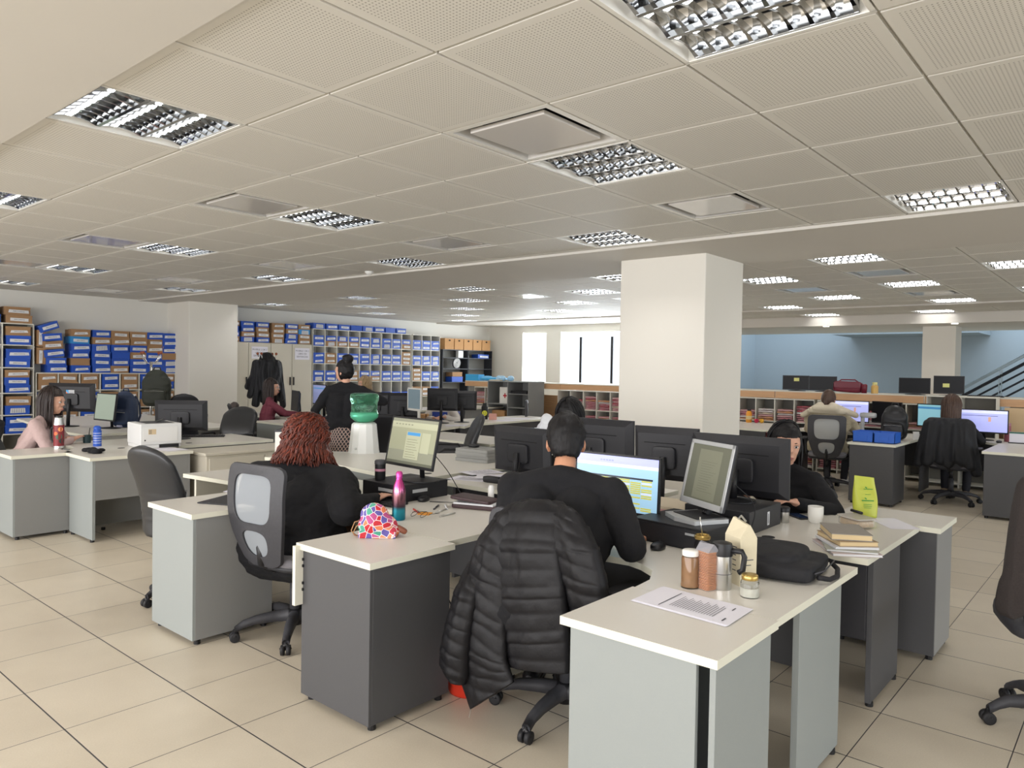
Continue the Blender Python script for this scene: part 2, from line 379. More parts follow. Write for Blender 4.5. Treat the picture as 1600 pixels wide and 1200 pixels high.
for x0, ulo, uhi, holes, mm, xlim in ((X1, -1, 6, z1c+z1a, mp1, 4.525), (X2, 0, 8, z2c+z2a, mp2, 12.43), (X3, 0, 1, z3c, mp3, 14.61)):
    for u in range(ulo, uhi+1):
        for v in range(-14, 19):
            if (u, v) in holes: continue
            a0, a1 = x0+u*P+0.009, min(x0+(u+1)*P-0.009, xlim); c0, c1 = Y0+v*P+0.007, min(Y0+(v+1)*P-0.007, 9.34)
            if a1-a0 < 0.02 or c0 > 9.3: continue
            b.box((a0, c0, CH), (a1, c1, CH+0.016), mm)
    b.box((x0+ulo*P-0.01, -13.1, CH+0.014), (x0+ulo*P, 9.4, 2.95), m_soffit)
mgrid = mat('ceiling_grid', 'c9c5bb', 0.6)
def grid(x0, ulo, uhi, holes):
    for u in range(ulo, uhi+2): b.box((x0+u*P-0.013, -13.1, CH+0.016), (x0+u*P+0.013, 9.34, CH+0.03), mgrid)
    for v in range(-14, 20):
        y = Y0+v*P
        if y < 9.3: b.box((x0+ulo*P, y-0.013, CH+0.0162), (min(x0+(uhi+1)*P, x0+ulo*P+6.3), y+0.013, CH+0.030), mgrid)
grid(X1, -1, 5, 0); grid(X2, 0, 8, 0); grid(X3, 0, 1, 0)
struct('ceiling', b)

# lobby and stair beyond
b = MB()
b.box((21, -13.2, 0), (21.2, 4.1, 5.4), m_tinted_wall); b.box((14.8, 3.9, 0), (21.1, 4.1, 5.4), m_tinted_wall)
struct('wall_lobby', b)
b = MB(); b.box((19.3, -2.35, 2.60), (21.0, 1.07, 3.1), m_tinted_wall); struct('trim_1', b)

def luminaire_mesh():
    t = thing('recessed_ceiling_light', '', 'ceiling light')
    h = MB(); w = 0.335; d = 0.115
    for sx in (-1, 1):
        h.box((sx*w-0.004 if sx > 0 else -w, -w, 0), (w if sx > 0 else -w+0.004, w, d), m_whitepaint)
        h.box((-w, (w-0.004) if sx > 0 else -w, 0), (w, w if sx > 0 else -w+0.004, d), m_whitepaint)
    h.box((-w, -w, d), (w, w, d+0.004), m_whitepaint)
    h.box((-w-0.010, -w-0.010, -0.004), (-w+0.008, w+0.010, 0.0), m_whitepaint); h.box((w-0.008, -w-0.010, -0.004), (w+0.010, w+0.010, 0), m_whitepaint)
    h.box((-w, -w-0.010, -0.004), (w, -w+0.008, 0), m_whitepaint); h.box((-w, w-0.008, -0.004), (w, w+0.010, 0), m_whitepaint)
    h.build('housing', t)
    r = MB()
    for k in range(3):
        c = -0.218+0.218*k; vs = []; fs = []
        for i in range(9):
            a = PI*i/8; x = c-0.106*math.cos(a); z = 0.012+0.088*math.sin(a)**0.7
            vs += [(x, -w+0.045, z), (x, w-0.045, z)]
        fs = [(2*i, 2*i+1, 2*i+3, 2*i+2) for i in range(8)]; r.add(vs, fs, m_mirror)
    r.build('reflector', t, smooth=True)
    l = MB()
    for k in range(4):
        c = -0.327+0.218*k
        l.add([(c-0.010, -w+0.04, 0.002), (c+0.010, -w+0.04, 0.002), (c+0.002, -w+0.04, 0.05), (c-0.002, -w+0.04, 0.05),
               (c-0.010, w-0.04, 0.002), (c+0.010, w-0.04, 0.002), (c+0.002, w-0.04, 0.05), (c-0.002, w-0.04, 0.05)],
              [(0, 1, 5, 4), (1, 2, 6, 5), (3, 0, 4, 7), (0, 3, 2, 1), (4, 5, 6, 7)], m_mirror)
    for k in range(3):
        c = -0.218+0.218*k
        for j in range(9):
            y = -0.29+0.0725*j; n = 6; vs = []
            for i in range(n+1):
                q = -1+2*i/n; x = c+0.104*q; zt = 0.053+0.0*q; zb = 0.002+0.018*(1-q*q)
                vs += [(x, y-0.009*(0.4+0.6*abs(q)), zb), (x, y+0.009*(0.4+0.6*abs(q)), zb), (x, y, zt)]
            fs = []
            for i in range(n):
                a = 3*i; fs += [(a, a+1, a+4, a+3), (a+1, a+2, a+5, a+4), (a+2, a, a+3, a+5)]
            l.add(vs, fs, m_mirror)
    l.build('louvre', t)
    for k in range(3):
        q = MB(); q.tube([(-0.218+0.218*k, -0.285, 0.074), (-0.218+0.218*k, 0.285, 0.074)], 0.012, m_tube, 8); q.build('lamp_tube', t, smooth=True)
    for k in range(3):
        ld = bpy.data.lights.new('tube_light', 'AREA') if k == 0 else ld0
        if k == 0: ld0 = ld; ld.shape = 'RECTANGLE'; ld.size = 0.02; ld.size_y = 0.56; ld.energy = TUBE_W; ld.color = (1.0, 0.97, 0.95)
        lo = bpy.data.objects.new('tube_light', ld0); C.objects.link(lo); lo.parent = t; lo.location = (-0.218+0.218*k, 0, 0.060)
    return t
def diffuser_mesh():
    t = thing('air_diffuser', '', 'air vent')
    f = MB(); w = 0.338
    def ring(a, za, c, zc, mt):
        vs = [(-a, -a, za), (a, -a, za), (a, a, za), (-a, a, za), (-c, -c, zc), (c, -c, zc), (c, c, zc), (-c, c, zc)]
        f.add(vs, [(i, (i+1) % 4, 4+(i+1) % 4, 4+i) for i in range(4)], mt)
    ring(w, -0.002, w-0.035, -0.002, m_whitepaint); ring(w-0.035, -0.002, w-0.075, 0.075, m_steelpaint); ring(w, -0.002, w, 0.02, m_whitepaint)
    f.box((-w+0.05, -w+0.05, 0.075), (w-0.05, w-0.05, 0.08), m_gap); f.build('frame', t)
    p = MB(); a = 0.238
    p.box((-a, -a, 0.000), (a, a, 0.006), m_gloss); 
    for sx in (-1, 1):
        p.box((sx*a-0.003, -a, 0), (sx*a+0.003, a, 0.022), m_gloss); p.box((-a, sx*a-0.003, 0), (a, sx*a+0.003, 0.022), m_gloss)
        p.box((sx*0.2-0.01, -0.01, 0.006), (sx*0.2+0.01, 0.01, 0.076), m_gap)
    p.build('centre_plate', t, bevel=0.004)
    return t
m_steelpaint = mat('glossy_grey_enamel', 'b9b7b3', 0.2); m_gloss = mat('glossy_white_enamel', 'd3d0cc', 0.16, coat=0.5)
def ordinal(n): return ['first', 'second', 'third', 'fourth', 'fifth', 'sixth', 'seventh', 'eighth', 'ninth', 'tenth', 'eleventh', 'twelfth', 'thirteenth', 'fourteenth', 'fifteenth', 'sixteenth', 'seventeenth', 'eighteenth', 'nineteenth', 'twentieth'][n]
def seen(p, mg=60):
    d = Vector(p)-CAM; z = d.dot(FX)
    if z < 0.3: return None
    x = 800+FPX*d.dot(RX)/z; y = 600-FPX*d.dot(UX)/z
    return (x, y, z) if -mg < x < 1600+mg and -mg < y < 1200+mg else None
lum = luminaire_mesh(); dif = diffuser_mesh()
def spots(proto, lst, name):
    vis = []
    for (x0, u, v) in lst:
        p = (x0+(u+0.5)*P, Y0+(v+0.5)*P, CH+0.004); q = seen(p, 150)
        if p[1] > 9.1: continue
        vis.append((p, q))
    return vis
lst = [(X1, u, v) for u, v in z1c]+[(X2, u, v) for u, v in z2c]+[(X3, u, v) for u, v in z3c]
pos = spots(lum, lst, 'l'); first = True
zone_name = lambda x: 'near bay' if x < 5 else ('bay behind column' if x < 12.6 else 'last bay')
def column_words(x, fam):
    cols = sorted({round(p[0][0], 2) for p in fam})
    return cols.index(round(x, 2))
def place_all(proto, pos, noun, cat, group):
    vis = [p for p in pos if p[1]]; hid = [p for p in pos if not p[1]]
    byz = {}
    for p, q in vis: byz.setdefault((zone_name(p[0]), round(p[0], 2)), []).append((p, q))
    used = False
    for (zn, xc), L in sorted(byz.items()):
        L.sort(key=lambda t: -t[0][1])
        zc = sorted({k[1] for k in byz if k[0] == zn}); row = ordinal(zc.index(xc))
        for i, (p, q) in enumerate(L):
            o = copy_tree(proto) if used else proto; used = True
            o.location = p
            o['label'] = f"{noun}, {ordinal(i)} from far left, {row} row, {zn}"
            o['category'] = cat; o['group'] = group
    return hid
hid = place_all(lum, pos, 'mirror louvre ceiling light', 'ceiling light', 'square louvred ceiling lights')
pos = spots(dif, [(X1, u, v) for u, v in z1a]+[(X2, u, v) for u, v in z2a], 'a')
place_all(dif, pos, 'square white air diffuser plate', 'air vent', 'square air diffusers')
t = thing('smoke_detector', 'small round white smoke detector on a ceiling panel near the band', 'smoke detector', at(577, 424, CH-0.001))
b = MB(); b.lathe([(0.055, 0), (0.055, -0.018), (0.04, -0.03), (0.03, -0.045), (0.0, -0.047)], m_white); b.build('body', t, smooth=True)
t = thing('round_downlight', 'bright round downlight disc in the ceiling towards the windows', 'downlight', at(925, 493, 2.758))
b = MB(); b.lathe([(0.20, 0), (0.20, -0.01), (0.0, -0.012)], mat('lit_diffuser', (1, 1, 1), 0.5, emit=3.0), n=32); b.build('lit_disc', t)
for p, w in (((14.78, -0.22, 2.559), 'left'), ((14.78, -2.62, 2.559), 'right')):
    p = Vector(p); t = thing('spot_downlight', f'{w} of the two tiny spotlights in the lobby ceiling edge', 'downlight', p)
    b = MB(); b.lathe([(0.06, 0.0), (0.06, -0.006), (0.0, -0.008)], mat('lit_spot', (1, 0.97, 0.9), 0.5, emit=6.0)); b.build('lens', t)

# stair balustrade in the lobby
t = thing('stair_balustrade', 'stair railing of dark sloping bars under a pale steel handrail', 'railing', (17.2, -2.6, 0))
A = onx(1502, 608, 17.2)-Vector((17.2, -2.6, 0)); B = onx(1600, 556, 17.2)-Vector((17.2, -2.6, 0)); dd = B-A
m_rail = mat('painted_handrail', 'a9bcc8', 0.4); m_bar = mat('dark_rail_bars', '1d2129', 0.5)
b = MB(); b.tube([A-dd*0.3, B+dd*1.2], 0.035, m_rail, 10); b.build('handrail', t, smooth=True)
for k, th in ((1, 0.035), (2, 0.022), (3, 0.022), (4, 0.022)):
    o = Vector((0, 0, -0.17*k)); b = MB(); b.tube([A-dd*0.5+o, B+dd*1.2+o], th, m_bar, 6); b.build('rail', t)
for f in (0.62, 0.66, 1.6, 1.64):
    q = A+dd*f; b = MB(); b.box((q.x-0.02, q.y-0.012, q.z-0.95), (q.x+0.02, q.y+0.012, q.z), m_rail); b.build('post', t)
q0 = A-dd*1.0; q1 = B+dd*1.2; b = MB()
b.add([(0.06, q0.y, q0.z-1.25), (0.06, q1.y, q1.z-1.25), (0.06, q1.y, q1.z-0.95), (0.06, q0.y, q0.z-0.95), (0.02, q0.y, q0.z-1.25), (0.02, q1.y, q1.z-1.25), (0.02, q1.y, q1.z-0.95), (0.02, q0.y, q0.z-0.95)],
      [(0, 1, 2, 3), (7, 6, 5, 4), (0, 4, 5, 1), (1, 5, 6, 2), (2, 6, 7, 3), (3, 7, 4, 0)], m_bar); b.build('stringer', t)
# ================================================================ DESKS
DT = 0.735
def arc(cx, cy, r, a0, a1, n=8): return [(cx+r*math.cos(a0+(a1-a0)*i/n), cy+r*math.sin(a0+(a1-a0)*i/n)) for i in range(n+1)]
def grommet(mb, x, y, z): mb.lathe([(0.032, 0), (0.032, 0.002), (0.0, 0.0025)], m_black, (x, y, z), 20)
def top(poly, parent, z=DT, name='desktop', gr=()):
    b = MB(); b.prism(poly, z-0.028, z, m_top, m_edge)
    o = b.build(name, parent)
    for g in gr: q = MB(); grommet(q, g[0], g[1], z); q.build('cable_grommet', o)
    return o
def panel(lo, hi, mt, parent, name='side_panel', feet=True):
    b = MB(); b.box(lo, hi, mt); o = b.build(name, parent, bevel=0.0015)
    return o
def feet(pts, parent):
    for x, y in pts:
        b = MB(); b.lathe([(0.018, 0), (0.018, 0.022)], m_black, (x, y, 0), 10); b.build('levelling_foot', parent)
# L desk, origin at the aisle corner of its return; the sitter is on the -X side
def l_desk(label, loc, mirror=False, body=None, back=None, L=1.5, Dp=0.9, group='L-shaped office desks', rz=0, inset=0.15, leg_hi=0.7):
    t = thing('office_desk', label, 'desk', (loc[0], loc[1], 0), rz, group)
    body = body or m_lg; back = back or m_lg
    poly = [(0, 0), (Dp, 0), (Dp, L), (inset, L), (inset+0.085, L*0.52)] + [(inset+0.06, L*0.47), (inset, L*0.41), (inset*0.5, L*0.37), (0, 0.545)]
    if mirror: poly = [(x, -y) for x, y in poly][::-1]
    s = -1 if mirror else 1
    top(poly, t, gr=[(Dp-0.09, s*0.35), (Dp-0.09, s*(L-0.3))])
    def pn(x0, y0, x1, y1, z0, z1, m_, n): panel((x0, min(s*y0, s*y1), z0), (x1, max(s*y0, s*y1), z1), m_, t, n)
    pn(Dp-0.63, 0.02, Dp-0.15, 0.045, 0.02, 0.707, body, 'side_panel')
    pn(inset+0.08, L-0.04, Dp-0.1, L-0.015, 0.02, 0.707, m_cream if body is m_lg else body, 'side_panel')
    pn(Dp-0.17, 0.045, Dp-0.15, L-0.04, 0.3, 0.707, back, 'modesty_panel')
    feet([(Dp-0.6, s*0.032), (Dp-0.2, s*0.032), (inset+0.12, s*(L-0.027)), (Dp-0.15, s*(L-0.027))], t)
    return t
def pedestal(label, x0, y0, x1, y1, front, side, gap=False, drawers=False, group='pedestal cabinets at the desk ends', fy=False):
    t = thing('pedestal_cabinet', label, 'cabinet', ((x0+x1)/2, (y0+y1)/2, 0), 0, group)
    w, d = (x1-x0)/2, (y1-y0)/2
    top([(-w, -d), (w, -d), (w, d), (-w, d)], t, name='cabinet_top')
    panel((-w+0.035, -d+0.02, 0.03), (w-0.012, -d+0.04, 0.707), side, t)
    panel((-w+0.035, d-0.04, 0.03), (w-0.012, d-0.02, 0.707), side, t)
    panel((w-0.03, -d+0.04, 0.05), (w-0.012, d-0.04, 0.707), side, t, 'back_panel')
    panel((-w+0.06, -d+0.04, 0.05), (w-0.03, d-0.04, 0.07), m_dg, t, 'bottom_panel')
    if gap:
        panel((-w+0.020, -d+0.075, 0.03), (-w+0.038, d-0.03, 0.707), front, t, 'door')
    else:
        panel((-w+0.018, -d+0.021, 0.03), (-w+0.035, d-0.021, 0.705), front, t, 'door')
    feet([(-w+0.06, -d+0.05), (w-0.05, -d+0.05), (-w+0.06, d-0.05), (w-0.05, d-0.05)], t)
    return t
PG = 'pedestal cabinets at the desk ends'
pedestal('light grey pedestal cabinet nearest the camera with a dark slot at its front', 0.335, -4.573, 0.797, -4.010, m_lg, m_lg, gap=True)
q = pedestal('dark charcoal pedestal cabinet carrying the heart print bag', 0.308, -3.04, 0.81, -2.50, m_dg2 if 'm_dg2' in globals() else m_dg, m_dg)
b = MB(); b.box((-0.275, 0.24, 0.45), (-0.20, 0.262, 0.725), m_cream)
for z in (0.52, 0.55, 0.63, 0.66): b.cbox((-0.225, 0.238, z), (0.03, 0.012, 0.012), m_black)
b.build('door_edge', q, label='cream edged door standing ajar with its hinges')
pedestal('light grey pedestal cabinet left of the redhead beside a mesh chair', 0.272, -1.556, 0.79, -1.015, m_lg, m_mg)
l_desk('L desk of the man in black, food jars along its near end', (0.80, -4.565), Dp=0.91, inset=0.25, body=m_lg, back=m_dg)
l_desk('L desk of the red-haired woman, joined to the charcoal pedestal', (0.815, -2.985), Dp=0.91, inset=0.24, L=1.42, body=m_lg, back=m_dg)
l_desk('L desk beside the empty leatherette chair, papers at its corner', (0.795, -1.555), Dp=0.91, L=1.51, body=m_lg, back=m_dg)
# facing row
def facing_desk(label, x0, y0, L, W, body):
    t = thing('office_desk', label, 'desk', (x0, y0, 0), 0, 'desks facing the near row')
    poly = [(0, 0), (W, 0), (W, 0.55), (W-0.12, 0.62), (W-0.2, 0.75), (W-0.2, L), (0, L)]
    top(poly, t, gr=[(0.12, 0.5)])
    panel((0.17, 0.02, 0.02), (W-0.31, 0.045, 0.707), body, t); panel((0.1, L-0.045, 0.02), (W-0.3, L-0.02, 0.707), body, t)
    panel((0.15, 0.045, 0.32), (0.17, L-0.04, 0.707), m_dg3, t, 'modesty_panel')
    feet([(0.2, 0.032), (W-0.35, 0.032), (0.2, L-0.032), (W-0.35, L-0.032)], t); return t
m_dg3 = mat('blackish_panel', '2c2c30', 0.55)
facing_desk('desk of the half-hidden woman, holding books, mug and yellow bag', 1.885, -4.56, 1.5, 0.965, m_dg)
facing_desk('desk with loose papers below the backs of two monitors', 2.09, -3.04, 1.42, 0.9, m_dg)
t = pedestal('dark pedestal cabinet at the far right end behind the books', 2.868, -4.66, 3.31, -4.10, m_dg, m_mg)
# jug table (large plain table behind the redhead)
t = thing('long_table', 'long pale table carrying the green water jug and a white carton', 'table', (2.0, -1.42, 0))
top([(-0.02, 0.0), (1.42, 0.0), (1.42, 0.95), (1.05, 1.25), (0.62, 1.88), (-0.08, 1.88), (0.08, 1.0)], t, gr=[(0.28, 0.15)])
panel((0.07, 0.10, 0.34), (0.09, 1.80, 0.707), m_lg, t, 'modesty_panel'); panel((0.12, 0.03, 0.02), (1.3, 0.05, 0.707), m_lg, t)
panel((0.0, 1.82, 0.02), (0.6, 1.84, 0.707), m_lg, t); feet([(0.2, 0.04), (1.2, 0.04), (0.05, 1.83), (0.5, 1.83)], t)

# left cluster
pedestal('light grey pedestal cabinet at left edge under the red thermos', 0.375, 1.89, 0.862, 2.46, m_lg, m_mg)
t = thing('office_desk', 'grey desk with the white printer, open kneehole facing the aisle', 'desk', (0.80, 1.335, 0))
top([(0, 0), (0.9, 0), (0.9, 1.5), (0.18, 1.5), (0.22, 1.0), (0.08, 0.72), (0, 0.60)], t, gr=[(0.5, 0.62)])
panel((0.03, 0.03, 0.02), (0.055, 0.56, 0.707), m_lg, t); panel((0.055, 0.03, 0.36), (0.86, 0.05, 0.707), m_mg, t, 'modesty_panel')
panel((0.86, 0.03, 0.02), (0.885, 1.45, 0.707), m_mg, t); panel((0.22, 0.5, 0.05), (0.80, 0.52, 0.6), m_mg, t, 'inner_panel')
feet([(0.042, 0.06), (0.042, 0.5), (0.3, 0.51), (0.7, 0.51), (0.872, 0.1), (0.872, 1.3)], t)
b = MB()
for i in range(7): b.tube([(0.10+0.02*math.sin(i*2), 0.30, 0.62-0.08*i), (0.12, 0.31, 0.56-0.08*i)], 0.012, m_cable, 6)
b.build('cable_bundle', t)
t = thing('metal_cabinet', 'low beige metal cabinet with double doors between two desks', 'cabinet', (1.76, 1.22, 0))
b = MB(); b.box((0, 0, 0.68), (1.25, 0.48, 0.71), m_beigemetal); b.build('cabinet_top', t, bevel=0.008, label='pale rounded top')
b = MB(); b.box((0.02, 0.02, 0.02), (1.23, 0.47, 0.68), m_beigemetal); b.build('body', t, bevel=0.006)
for i in (0, 1): b = MB(); b.box((0.045+0.585*i, 0.006, 0.05), (0.045+0.585*i+0.572, 0.02, 0.655), m_beigemetal); dd_ = b.build('door', t, bevel=0.003)
b = MB(); b.lathe([(0.012, 0), (0.012, 0.01), (0, 0.012)], m_steel, n=12); b.cbox((0, 0, 0.02), (0.012, 0.004, 0.03), m_steel)
o = b.build('key_lock', t); o.location = (0.66, 0.004, 0.60); o.rotation_euler = (PI/2, 0, 0)
t = thing('office_desk', 'pale desk behind the low metal cabinet with keyboard', 'desk', (1.78, 1.80, 0))
top([(0.0, 0), (1.05, 0.0), (1.05, 0.9), (0, 0.9)], t, gr=[(0.2, 0.2)])
panel((0.05, 0.02, 0.02), (0.07, 0.86, 0.707), m_mg, t); panel((0.98, 0.02, 0.02), (1.0, 0.86, 0.707), m_mg, t); panel((0.07, 0.04, 0.35), (0.98, 0.06, 0.707), m_mg, t, 'modesty_panel')
t = thing('office_desk', 'pale front desk behind the blue water bottle, far left group', 'desk', (1.55, 3.55, 0))
top([(0.0, 0), (1.9, 0.0), (1.9, 3.1), (0.2, 3.1), (-0.05, 0.8)], t)
panel((0.12, 0.05, 0.32), (1.3, 0.07, 0.707), m_whitepaint, t, 'modesty_panel'); panel((0.02, 0.1, 0.02), (0.04, 0.75, 0.707), m_mg, t)
panel((1.84, 0.1, 0.02), (1.86, 3.0, 0.707), m_mg, t); panel((0.3, 3.0, 0.02), (1.8, 3.02, 0.707), m_mg, t)
t = thing('office_desk', 'narrow pale desk at the extreme left behind the black bag', 'desk', (-0.35, 3.2, 0))
top([(0, 0), (1.0, 0.0), (1.0, 0.75), (0, 0.75)], t); panel((0.05, 0.04, 0.02), (0.07, 0.7, 0.707), m_mg, t); panel((0.93, 0.04, 0.02), (0.95, 0.7, 0.707), m_mg, t)
# middle group
pedestal('grey pedestal cabinet beside the seated woman in plum', 4.10, 3.48, 4.56, 4.35, m_lg, m_mg)
t = thing('office_desk', 'desk of the seated woman in plum with binders on it', 'desk', (4.52, 3.1, 0))
top([(0, 0.35), (0.85, 0.35), (0.85, 3.0), (0.15, 3.0), (0.20, 1.3), (0, 1.0)], t); panel((0.78, 0.5, 0.02), (0.8, 2.9, 0.707), m_mg, t, 'modesty_panel'); panel((0.2, 2.9, 0.02), (0.78, 2.92, 0.707), m_mg, t)
panel((0.1, 0.4, 0.02), (0.78, 0.42, 0.707), m_mg, t)
t = thing('office_desk', 'pale desk under the black monitors, papers at its left', 'desk', (4.95, 1.72, 0))
top([(0.0, 0.1), (0.30, -0.07), (0.8, 0.1), (0.8, 1.75), (0.7, 1.86), (0.05, 1.3)], t)
panel((0.05, 0.3, 0.02), (0.08, 1.2, 0.707), m_dg3, t); panel((0.7, 0.1, 0.02), (0.73, 1.7, 0.707), m_dg, t)
t = thing('office_desk', 'long dark fronted desk covered with papers, left of the white bag', 'desk', (5.2, 1.62, 0))
top([(0.553, 0.10), (0.95, 0.33), (3.1, 0.40), (3.1, 1.2), (0.553, 1.2)], t)
panel((0.62, 0.45, 0.02), (3.0, 0.47, 0.707), m_dg, t, 'modesty_panel'); panel((0.57, 0.2, 0.02), (0.59, 1.1, 0.707), m_dg, t); panel((3.0, 0.45, 0.02), (3.02, 1.1, 0.707), m_dg, t)
t = thing('office_desk', 'low dark grey panel desk front behind the empty leatherette chair', 'desk', (4.5, 0.1, 0))
top([(0.0, 0.0), (0.75, 0.0), (0.75, 1.5), (0.0, 1.5)], t, z=0.70); panel((0.03, 0.04, 0.02), (0.05, 1.46, 0.672), m_dg, t, 'front_panel'); panel((0.03, 0.02, 0.02), (0.72, 0.04, 0.672), m_dg, t)
t = thing('office_desk', 'far desk in front of the cubby wall under grey boxes', 'desk', (7.6, 4.9, 0))
top([(0, 0), (2.6, 0.0), (2.6, 0.8), (0, 0.8)], t); panel((0.05, 0.04, 0.02), (2.5, 0.06, 0.707), m_mg, t, 'modesty_panel'); panel((0.03, 0.06, 0.02), (0.05, 0.76, 0.707), m_mg, t); panel((2.53, 0.06, 0.02), (2.55, 0.76, 0.707), m_mg, t)
# right group
pedestal('dark pedestal cabinet under two blue bins, right aisle', 7.80, -3.27, 8.36, -2.74, m_dg, m_dg)
pedestal('dark pedestal cabinet at the far right edge with pale top', 7.86, -4.70, 8.45, -4.12, m_dg, m_dg)
t = thing('office_desk', 'white topped desk of the woman in the cream hood', 'desk', (8.36, -3.27, 0))
top([(0, 0), (1.5, 0), (1.5, 1.72), (0.95, 1.72), (0.85, 0.75), (0.6, 0.53), (0, 0.53)], t); panel((0.9, 0.03, 0.02), (1.4, 0.05, 0.707), m_dg, t); panel((1.38, 0.05, 0.3), (1.4, 1.66, 0.707), m_dg3, t, 'modesty_panel'); panel((1.0, 1.66, 0.02), (1.4, 1.68, 0.707), m_dg, t)
t = thing('office_desk', 'white topped desk of the long-haired woman at right', 'desk', (8.45, -4.70, 0))
top([(0, 0), (1.5, 0), (1.5, 1.40), (0.95, 1.40), (0.85, 0.8), (0.6, 0.58), (0, 0.58)], t); panel((0.9, 0.03, 0.02), (1.4, 0.05, 0.707), m_dg, t); panel((1.38, 0.05, 0.3), (1.4, 1.36, 0.707), m_dg3, t, 'modesty_panel')
t = thing('office_desk', 'small white desk right of the column with a juice bottle', 'desk', (9.0, -1.50, 0))
top([(0, 0), (0.9, 0.35), (1.25, 0.35), (1.25, 1.9), (0.05, 1.9), (-0.25, 0.2)], t); panel((0.0, 0.25, 0.02), (0.02, 1.7, 0.707), m_dg, t); panel((0.1, 0.12, 0.02), (0.8, 0.14, 0.707), m_dg, t)

# ================================================================ SHELVING
def cubby(name, label, x0, y0, z0, widths, rows, depth, mt, th=0.018, cat='shelving', axis='x', back=True):
    # open front faces -Y (axis x) or -X (axis y, running towards -Y)
    t = thing(name, label, cat, (x0, y0, z0), 0 if axis == 'x' else -PI/2)
    Wd = sum(widths); H = rows[-1]; b = MB()
    b.box((0, -depth/2 if 0 else 0, H-th), (Wd, depth, H), mt); b.build('top_panel', t)
    x = 0; 
    for i, w in enumerate([0]+list(widths)):
        x += w; b = MB(); b.box((max(0, x-th/2) if i else 0, 0.001, 0), (min(Wd, x+th/2) if i < len(widths) else Wd, depth, H-th), mt); b.build('side_panel' if i in (0, len(widths)) else 'divider', t)
    for z in rows[:-1]: b = MB(); b.box((th, 0.002, z), (Wd-th, depth-0.01, z+th), mt); b.build('shelf', t)
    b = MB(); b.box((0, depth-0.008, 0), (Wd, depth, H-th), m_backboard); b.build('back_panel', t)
    return t
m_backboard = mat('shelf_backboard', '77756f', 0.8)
m_shelf = mat('pale_shelf_melamine', 'cfccc0', 0.5)
# label sheets
def label_mesh(kind, w, h):
    b = MB(); z0 = -0.0015
    sk = 0.006*(kind % 3)
    b.add([(-w/2, z0, -h/2), (w/2, z0, -h/2+sk), (w/2-sk, z0, h/2), (-w/2+sk, z0, h/2-sk*0.6), (-w/2, 0, -h/2), (w/2, 0, -h/2+sk), (w/2-sk, 0, h/2), (-w/2+sk, 0, h/2-sk*0.6)], [(0, 1, 2, 3), (7, 6, 5, 4), (0, 4, 5, 1), (1, 5, 6, 2), (2, 6, 7, 3), (3, 7, 4, 0)], m_label)
    R = Matrix.Translation((0, z0-0.0008, 0)) @ Matrix.Rotation(PI/2, 4, 'X')
    if kind < 4: b.text('ARCHIVO', R, min(h*0.52, w*0.21), m_inkblack)
    else:
        for r in range(3): b.add([(-w*0.4, z0-0.0006, h*(0.3-0.28*r)), (w*0.4, z0-0.0006, h*(0.3-0.28*r)), (w*0.4, z0-0.0006, h*(0.34-0.28*r)), (-w*0.4, z0-0.0006, h*(0.34-0.28*r))], [(0, 1, 2, 3)], m_ink)
        for c in range(6): b.add([(w*(-0.38+0.15*c), z0-0.0007, -h*0.4), (w*(-0.36+0.15*c), z0-0.0007, -h*0.4), (w*(-0.36+0.15*c), z0-0.0007, h*0.4), (w*(-0.38+0.15*c), z0-0.0007, h*0.4)], [(0, 1, 2, 3)], m_ink)
    return b.mesh('label')
LAB = [label_mesh(k, w, h) for k, w, h in ((0, 0.21, 0.052), (1, 0.22, 0.055), (2, 0.20, 0.05), (3, 0.19, 0.05), (4, 0.17, 0.085))]
_bx = {}
def box_mesh(col, w, h, d):
    k = (col, round(w, 2), round(h, 3), round(d, 2))
    if k not in _bx:
        mt = {'blue': m_boxblue, 'brown': m_boxbrown, 'light blue': m_boxcyan}[col]
        b = MB(); b.box((-w/2, 0, 0), (w/2, d, h), mt)
        b.box((-w/2-0.003, -0.003, h*0.80), (w/2+0.003, d*0.5, h+0.003), mt)       # lid lip
        b.box((-w/2+0.01, -0.004, 0.004), (w/2-0.01, 0.0, h*0.76), mt)             # front flap
        b.box((-0.03, -0.006, h*0.70), (0.03, -0.003, h*0.86), mt)
        _bx[k] = b.mesh('archive_box')
    return _bx[k]
nbox = 0
def abox(col, x, y, z, w, h, d, label, group, tilt=0, rz=0, lab=None, upright=False):
    global nbox; nbox += 1
    o = bpy.data.objects.new('archive_box', box_mesh(col, w, h, d)); C.objects.link(o); tag(o, label, 'archive box', group)
    o.location = (x, y, z); o.rotation_euler = (0, -tilt + (PI/2 if upright else 0), rz)
    k = rnd.choice([0, 0, 1, 1, 2, 3, 4]) if lab is None else lab
    if k >= 0:
        l = bpy.data.objects.new('label', LAB[k]); C.objects.link(l); l.parent = o; s = min(1, w/0.26, h/0.092)
        l.scale = (w/0.26, 1, min(1.0, h/(0.092 if k == 4 else 0.07))); l.location = (rnd.uniform(0.0, 0.02), -0.0062, h*rnd.uniform(0.42, 0.5)); l.rotation_euler = (0, rnd.uniform(-0.05, 0.05), 0)
        l.scale.x *= min(1, 0.95)
    return o
YS = 9.0
def pal(c): return {'b': 'blue', 'n': 'brown', 'c': 'light blue'}[c]
CN = ordinal
